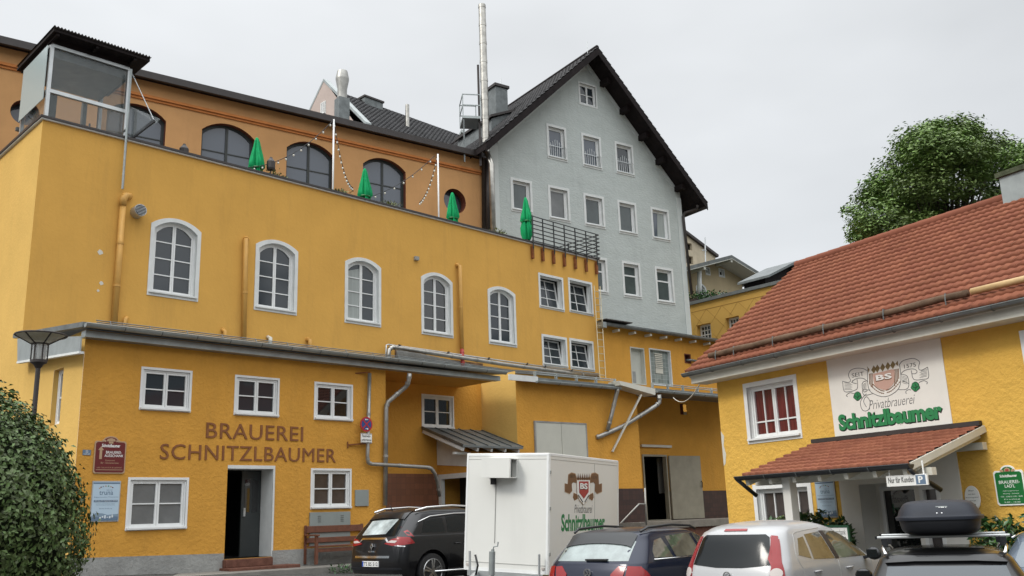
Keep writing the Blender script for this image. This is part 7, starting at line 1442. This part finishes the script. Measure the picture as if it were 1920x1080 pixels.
def ringbadge(c, z, R, mt=None, inner=None):
    h = c.bvh.ray_cast(Vector((-2, 0, z)), Vector((1, 0, 0)))[0]; F0 = Fr((h.x-.018, 0), -90); k = 24; A_ = [(R*cos(2*pi*i/k), z+R*sin(2*pi*i/k)) for i in range(k)]; B_ = [(R*.84*cos(2*pi*i/k), z+R*.84*sin(2*pi*i/k)) for i in range(k)]
    mb = MB(); mb.ring(F0, A_, B_, -.014, .010); return mb, F0
mb, F0 = ringbadge(c2, .84, .062)
for a, b in (((-.028, .045), (-.008, .008)), ((.028, .045), (.008, .008)), ((-.008, .008), (.008, .008)), ((-.048, .022), (-.024, -.042)), ((.048, .022), (.024, -.042)), ((-.024, -.042), (0, .0)), ((.024, -.042), (0, .0))): mb.beam(F0.w(a[0], .84+a[1], .0), F0.w(b[0], .84+b[1], .0), .011, .008, up=F0.n)
mb.build('badge', M['chrome'], c2.e, local=True)
for sd in (-1, 1): c2.tube([(.62, sd*.60, 1.405), (.78, sd*.63, 1.46), (1.5, sd*.645, 1.485), (2.1, sd*.64, 1.455), (2.3, sd*.63, 1.40)], .02, M['black_metal'], 'roof_rail')
c2.decal('top', [(.36, -.58), (.36, .58), (.56, .58), (.56, -.58)], .02, M['black_metal'], 'spoiler', skirt=.035); c2.box((.10, -.30, 1.01), (.17, .08, 1.035), M['black'], 'rear_wiper', bevel=.005); handles(c2, (1.5, 2.45), .82); mirror_(c2, 2.9, 1.02, M['paint_navy'])
c2.decal('rear', [(-.42, .50), (.42, .50), (.46, .70), (-.46, .70)], .003, M['paint_black'], 'plate_recess')
# --- silver small car
rows = [(.20, .16, 3.55, .74, 5, 0), (.30, .04, 3.68, .81, 6, 0), (.50, .0, 3.74, .835, 6, 0), (.72, .03, 3.72, .84, 6, 0), (.92, .08, 3.5, .83, 6, 0), (1.02, .12, 3.1, .81, 6, 0), (1.10, .16, 2.9, .79, 6, 0), (1.28, .24, 2.55, .73, 6, 0), (1.42, .32, 2.25, .67, 5.5, 0), (1.50, .44, 2.0, .60, 4.5, 0), (1.55, .70, 1.75, .48, 3.5, 0), (1.575, .95, 1.55, .30, 3, 0), (1.585, 1.1, 1.4, .08, 2, 0)]
c3 = Car('parked_car', 'silver small hatchback with tall red tail lights parked before the shop', Vector((2.72, 12.95, -.10)), 46, rows, M['paint_silver'], (.62, 3.05), wr=.30, arch=.35)
c3.decal('rear', [(-.60, 1.02), (-.2, .985), (.2, .985), (.60, 1.02), (.52, 1.37), (.46, 1.41), (-.46, 1.41), (-.52, 1.37)], .005, M['car_glass'], 'rear_window')
c3.decal('rear', [(-.18, 1.455), (.18, 1.455), (.17, 1.48), (-.17, 1.48)], .012, M['lamp_red'], 'brake_light', step=.04)
for s_ in (1, -1):
    f = (lambda P: P) if s_ > 0 else sy
    c3.decal('rear', f([(.53, 1.39), (.60, 1.38), (.70, 1.05), (.76, .80), (.72, .62), (.62, .66), (.60, .9), (.61, 1.05)]), .014, M['lamp_red'], 'tail_light', step=.05)
    pts = [(.665*s_+.065*cos(t), .915+.065*sin(t)) for t in np.linspace(0, 2*pi, 16, endpoint=False)]; c3.decal('rear', pts, .022, M['lamp_clear'], 'reversing_lamp', step=.05)
c3.decal('right', [(.12, .66), (.15, .62), (.21, .80), (.27, 1.05), (.41, 1.34), (.36, 1.38), (.20, 1.1), (.13, .9)], .010, M['lamp_red'], 'tail_light', step=.05)
c3.decal('right', [(.62, 1.13), (.92, 1.07), (.92, 1.36), (.76, 1.34)], .004, gl_, 'side_window'); c3.decal('right', [(.98, 1.06), (1.58, 1.04), (1.42, 1.41), (.98, 1.385)], .004, gl_, 'side_window'); c3.decal('right', [(1.72, 1.04), (2.62, 1.03), (2.2, 1.30), (1.9, 1.40), (1.56, 1.42)], .004, gl_, 'side_window')
c3.decal('right', [(1.60, 1.035), (1.71, 1.035), (1.55, 1.42), (1.44, 1.42)], .005, M['dark'], 'door_pillar', step=.05); c3.decal('left', [(.62, 1.13), (2.62, 1.03), (2.1, 1.38), (.76, 1.36)], .004, M['car_glass'], 'side_window')
c3.decal('front', [(-.68, 1.06), (.68, 1.06), (.55, 1.42), (-.55, 1.42)], .004, M['car_glass'], 'windscreen')
mb, F0 = ringbadge(c3, .88, .062); mb.beam(F0.w(-.045, .865, 0), F0.w(.0, .885, 0), .018, .008, up=F0.n); mb.beam(F0.w(.0, .875, 0), F0.w(.045, .895, 0), .018, .008, up=F0.n); mb.build('badge', M['chrome'], c3.e, local=True)
handles(c3, (1.0, 1.95), .90); mirror_(c3, 2.50, 1.06, M['black_metal']); c3.plate('TS LS 33', .62)
sm = lambda P: P
for xs in ([(.60, .46), (.64, .9), (.56, 1.1), (.66, 1.33), (.78, 1.42), (1.5, 1.46)], [(1.66, .42), (1.66, 1.02)], [(2.72, .45), (2.72, .95), (2.64, 1.03)]):
    pts = []
    for x, z in smooth_(xs, 4):
        h = c3.bvh.ray_cast(Vector((x, -3, z)), Vector((0, 1, 0)))
        if h[0]: pts.append(h[0]+Vector((0, -.001, 0)))
    c3.tube(pts, .005, M['seal'], 'door_gap', seg=5)
for cc, zs in ((c1, 1.1), (c2, .98)):
    for x_ in (1.3, 2.28):
        pts = [cc.bvh.ray_cast(Vector((x_, -3, z)), Vector((0, 1, 0)))[0] for z in (.38, .6, .8, zs)]; cc.tube(pts, .005, M['black'], 'door_gap', seg=5)
# toys behind the rear window of the silver car
# --- black car with a roof box
rows = [(.20, .16, 4.5, .80, 5, 0), (.30, .04, 4.6, .87, 6, 0), (.50, .0, 4.65, .90, 7, 0), (.70, .02, 4.65, .905, 7, 0), (.88, .07, 4.5, .90, 7, 0), (.97, .12, 4.2, .88, 7, 0), (1.02, .16, 3.5, .86, 7, 0), (1.15, .30, 3.1, .80, 7, 0), (1.30, .50, 2.75, .72, 7, 0), (1.38, .60, 2.5, .67, 6, 0), (1.43, .80, 2.3, .58, 5, 0), (1.46, 1.1, 2.1, .42, 3.5, 0), (1.47, 1.4, 1.8, .1, 2, 0)]
c4 = Car('parked_car', 'black estate car carrying a roof box, in the bottom right corner', Vector((4.36, 9.95, -.32)), 66, rows, M['paint_black'], (.9, 3.6), wr=.33, arch=.38)
c4.decal('rear', [(-.66, 1.0), (.66, 1.0), (.585, 1.30), (-.585, 1.30)], .004, mat('rear glass grey', (.045, .055, .065), .08, spec=.6, ior=1.5), 'rear_window'); c4.decal('right', [(.7, 1.04), (3.1, 1.03), (2.6, 1.34), (.95, 1.34)], .004, M['car_glass'], 'side_window'); c4.decal('left', [(.7, 1.04), (3.1, 1.03), (2.6, 1.34), (.95, 1.34)], .004, M['car_glass'], 'side_window')
c4.decal('rear', [(-.60, 1.315), (-.3, 1.335), (.3, 1.335), (.60, 1.315), (.50, 1.385), (-.50, 1.385)], .03, M['paint_black'], 'spoiler', skirt=.02); mirror_(c4, 2.95, 1.05, M['paint_black']); c4.plate('TS KM 8', .62)
for s_ in (1, -1):
    f = (lambda P: P) if s_ > 0 else sy
    c4.decal('rear', f([(.45, .78), (.86, .76), (.86, .90), (.45, .90)]), .012, M['lamp_red'], 'tail_light')
for sd in (-1, 1): c4.tube([(.75, sd*.60, 1.42), (.95, sd*.635, 1.48), (1.7, sd*.65, 1.50), (2.3, sd*.64, 1.47), (2.5, sd*.62, 1.42)], .02, M['chrome'], 'roof_rail')
c4.decal('top', [(1.1, -.42), (1.1, .42), (1.95, .42), (1.95, -.42)], .006, M['car_glass'], 'sunroof')
bars = empty('roof_bars', c4.M @ Vector((1.6, 0, 1.5)), 'pair of silver roof bars on the black estate car', 'roof bars', rz=radians(66))
for x in (1.18, 2.05):
    mb = MB(); F_0 = Fr((0, 0), 90); mb.box(Fr((x-1.6, 0), 90), -.70, .70, .075, .105, -.03, .03); b_ = mb.build('bar', M['steel_dull'], bars, local=True, bevel=.01)
    for sd in (-1, 1): mb = MB(); mb.beam((x-1.6, sd*.62, -.02), (x-1.6, sd*.62, .075), .07, .06); mb.beam((x-1.6, sd*.72, .09), (x-1.6, sd*.70, .09), .06, .035); mb.build('bar_foot', M['plastic'], b_, local=True)
rbx = empty('roof_box', c4.M @ Vector((.75, 0, 1.615)), 'matt black luggage box mounted on the roof bars of the black estate car', 'roof box', rz=radians(66))
def loft(rows, n, seg=64):
    R = interp(rows, n); mb = MB()
    for (z, x0, x1, hw, p) in R:
        c = (x0+x1)/2; a = (x1-x0)/2
        for j in range(seg): t = 2*pi*j/seg; mb.v.append(Vector((c+a*math.copysign(abs(cos(t))**(2/p), cos(t)), hw*math.copysign(abs(sin(t))**(2/p), sin(t)), z)))
    for i in range(len(R)-1):
        for j in range(seg): a = i*seg+j; b = i*seg+(j+1) % seg; mb.f.append((a, b, b+seg, a+seg))
    mb.f.append(tuple(range(seg))[::-1]); mb.f.append(tuple((len(R)-1)*seg+j for j in range(seg))); return mb
lo_ = loft([(.0, .12, 1.7, .34, 4), (.04, .04, 1.85, .41, 4.5), (.13, .0, 1.95, .435, 5), (.17, .0, 1.97, .44, 5)], 12).build('lower_shell', M['plastic'], rbx, smooth='auto', local=True)
loft([(.165, -.02, 2.0, .47, 5), (.20, -.02, 2.0, .475, 5), (.205, .0, 1.98, .455, 5), (.27, .04, 1.9, .43, 4.5), (.33, .10, 1.8, .39, 4.2), (.355, .16, 1.7, .36, 4), (.375, .35, 1.5, .30, 3.5), (.385, .6, 1.2, .15, 3), (.387, .8, 1.0, .04, 2)], 30).build('lid', M['box_plastic'], rbx, smooth='auto', local=True)
lx = -.0; mb = MB(); mb.hexa([(.055, -.10, .265), (.055, .02, .265), (.075, .02, .265), (.075, -.10, .265)], [(.075, -.10, .315), (.075, .02, .315), (.10, .02, .315), (.10, -.10, .315)]); bp = mb.build('badge_plate', M['zinc_dark'], rbx, local=True); mb = MB(); text_into(mb, lambda a, b, c: Vector((.062+(b-.275)*.4-c-.006, -a, b)), 'ATU', -.01, .275, .09, .305, 0, shear=.3, offset=.03); mb.build('badge_text', M['white_ink'], bp, fix=False, local=True)
mb = MB(); mb.ball((.028, .015, .235), .012, 8, 5); mb.ball((.028, -.035, .235), .012, 8, 5); mb.build('lock', M['chrome'], rbx, local=True)
# --- slate blue car at the right edge
c5 = Car('parked_car', 'slate blue car mostly outside the right edge, beyond the black estate', Vector((6.78, 12.0, -.2)), 52, [(r[0]*1.0, r[1], r[2]*.95, r[3], r[4], 0) for r in rows], M['paint_blue'], (.85, 3.4), wr=.32, arch=.37)
c5.decal('rear', [(-.66, 1.0), (.66, 1.0), (.585, 1.30), (-.585, 1.30)], .004, mat('blue grey glass', (.10, .13, .16), .08, spec=1), 'rear_window'); c5.decal('left', [(.7, 1.04), (2.9, 1.03), (2.5, 1.34), (.95, 1.34)], .004, M['car_glass'], 'side_window'); mirror_(c5, 2.8, 1.05, M['paint_blue'])
c5.tube([(.62, .70, 1.36), (1.5, .72, 1.40), (2.4, .70, 1.36)], .012, M['chrome'], 'roof_strip')
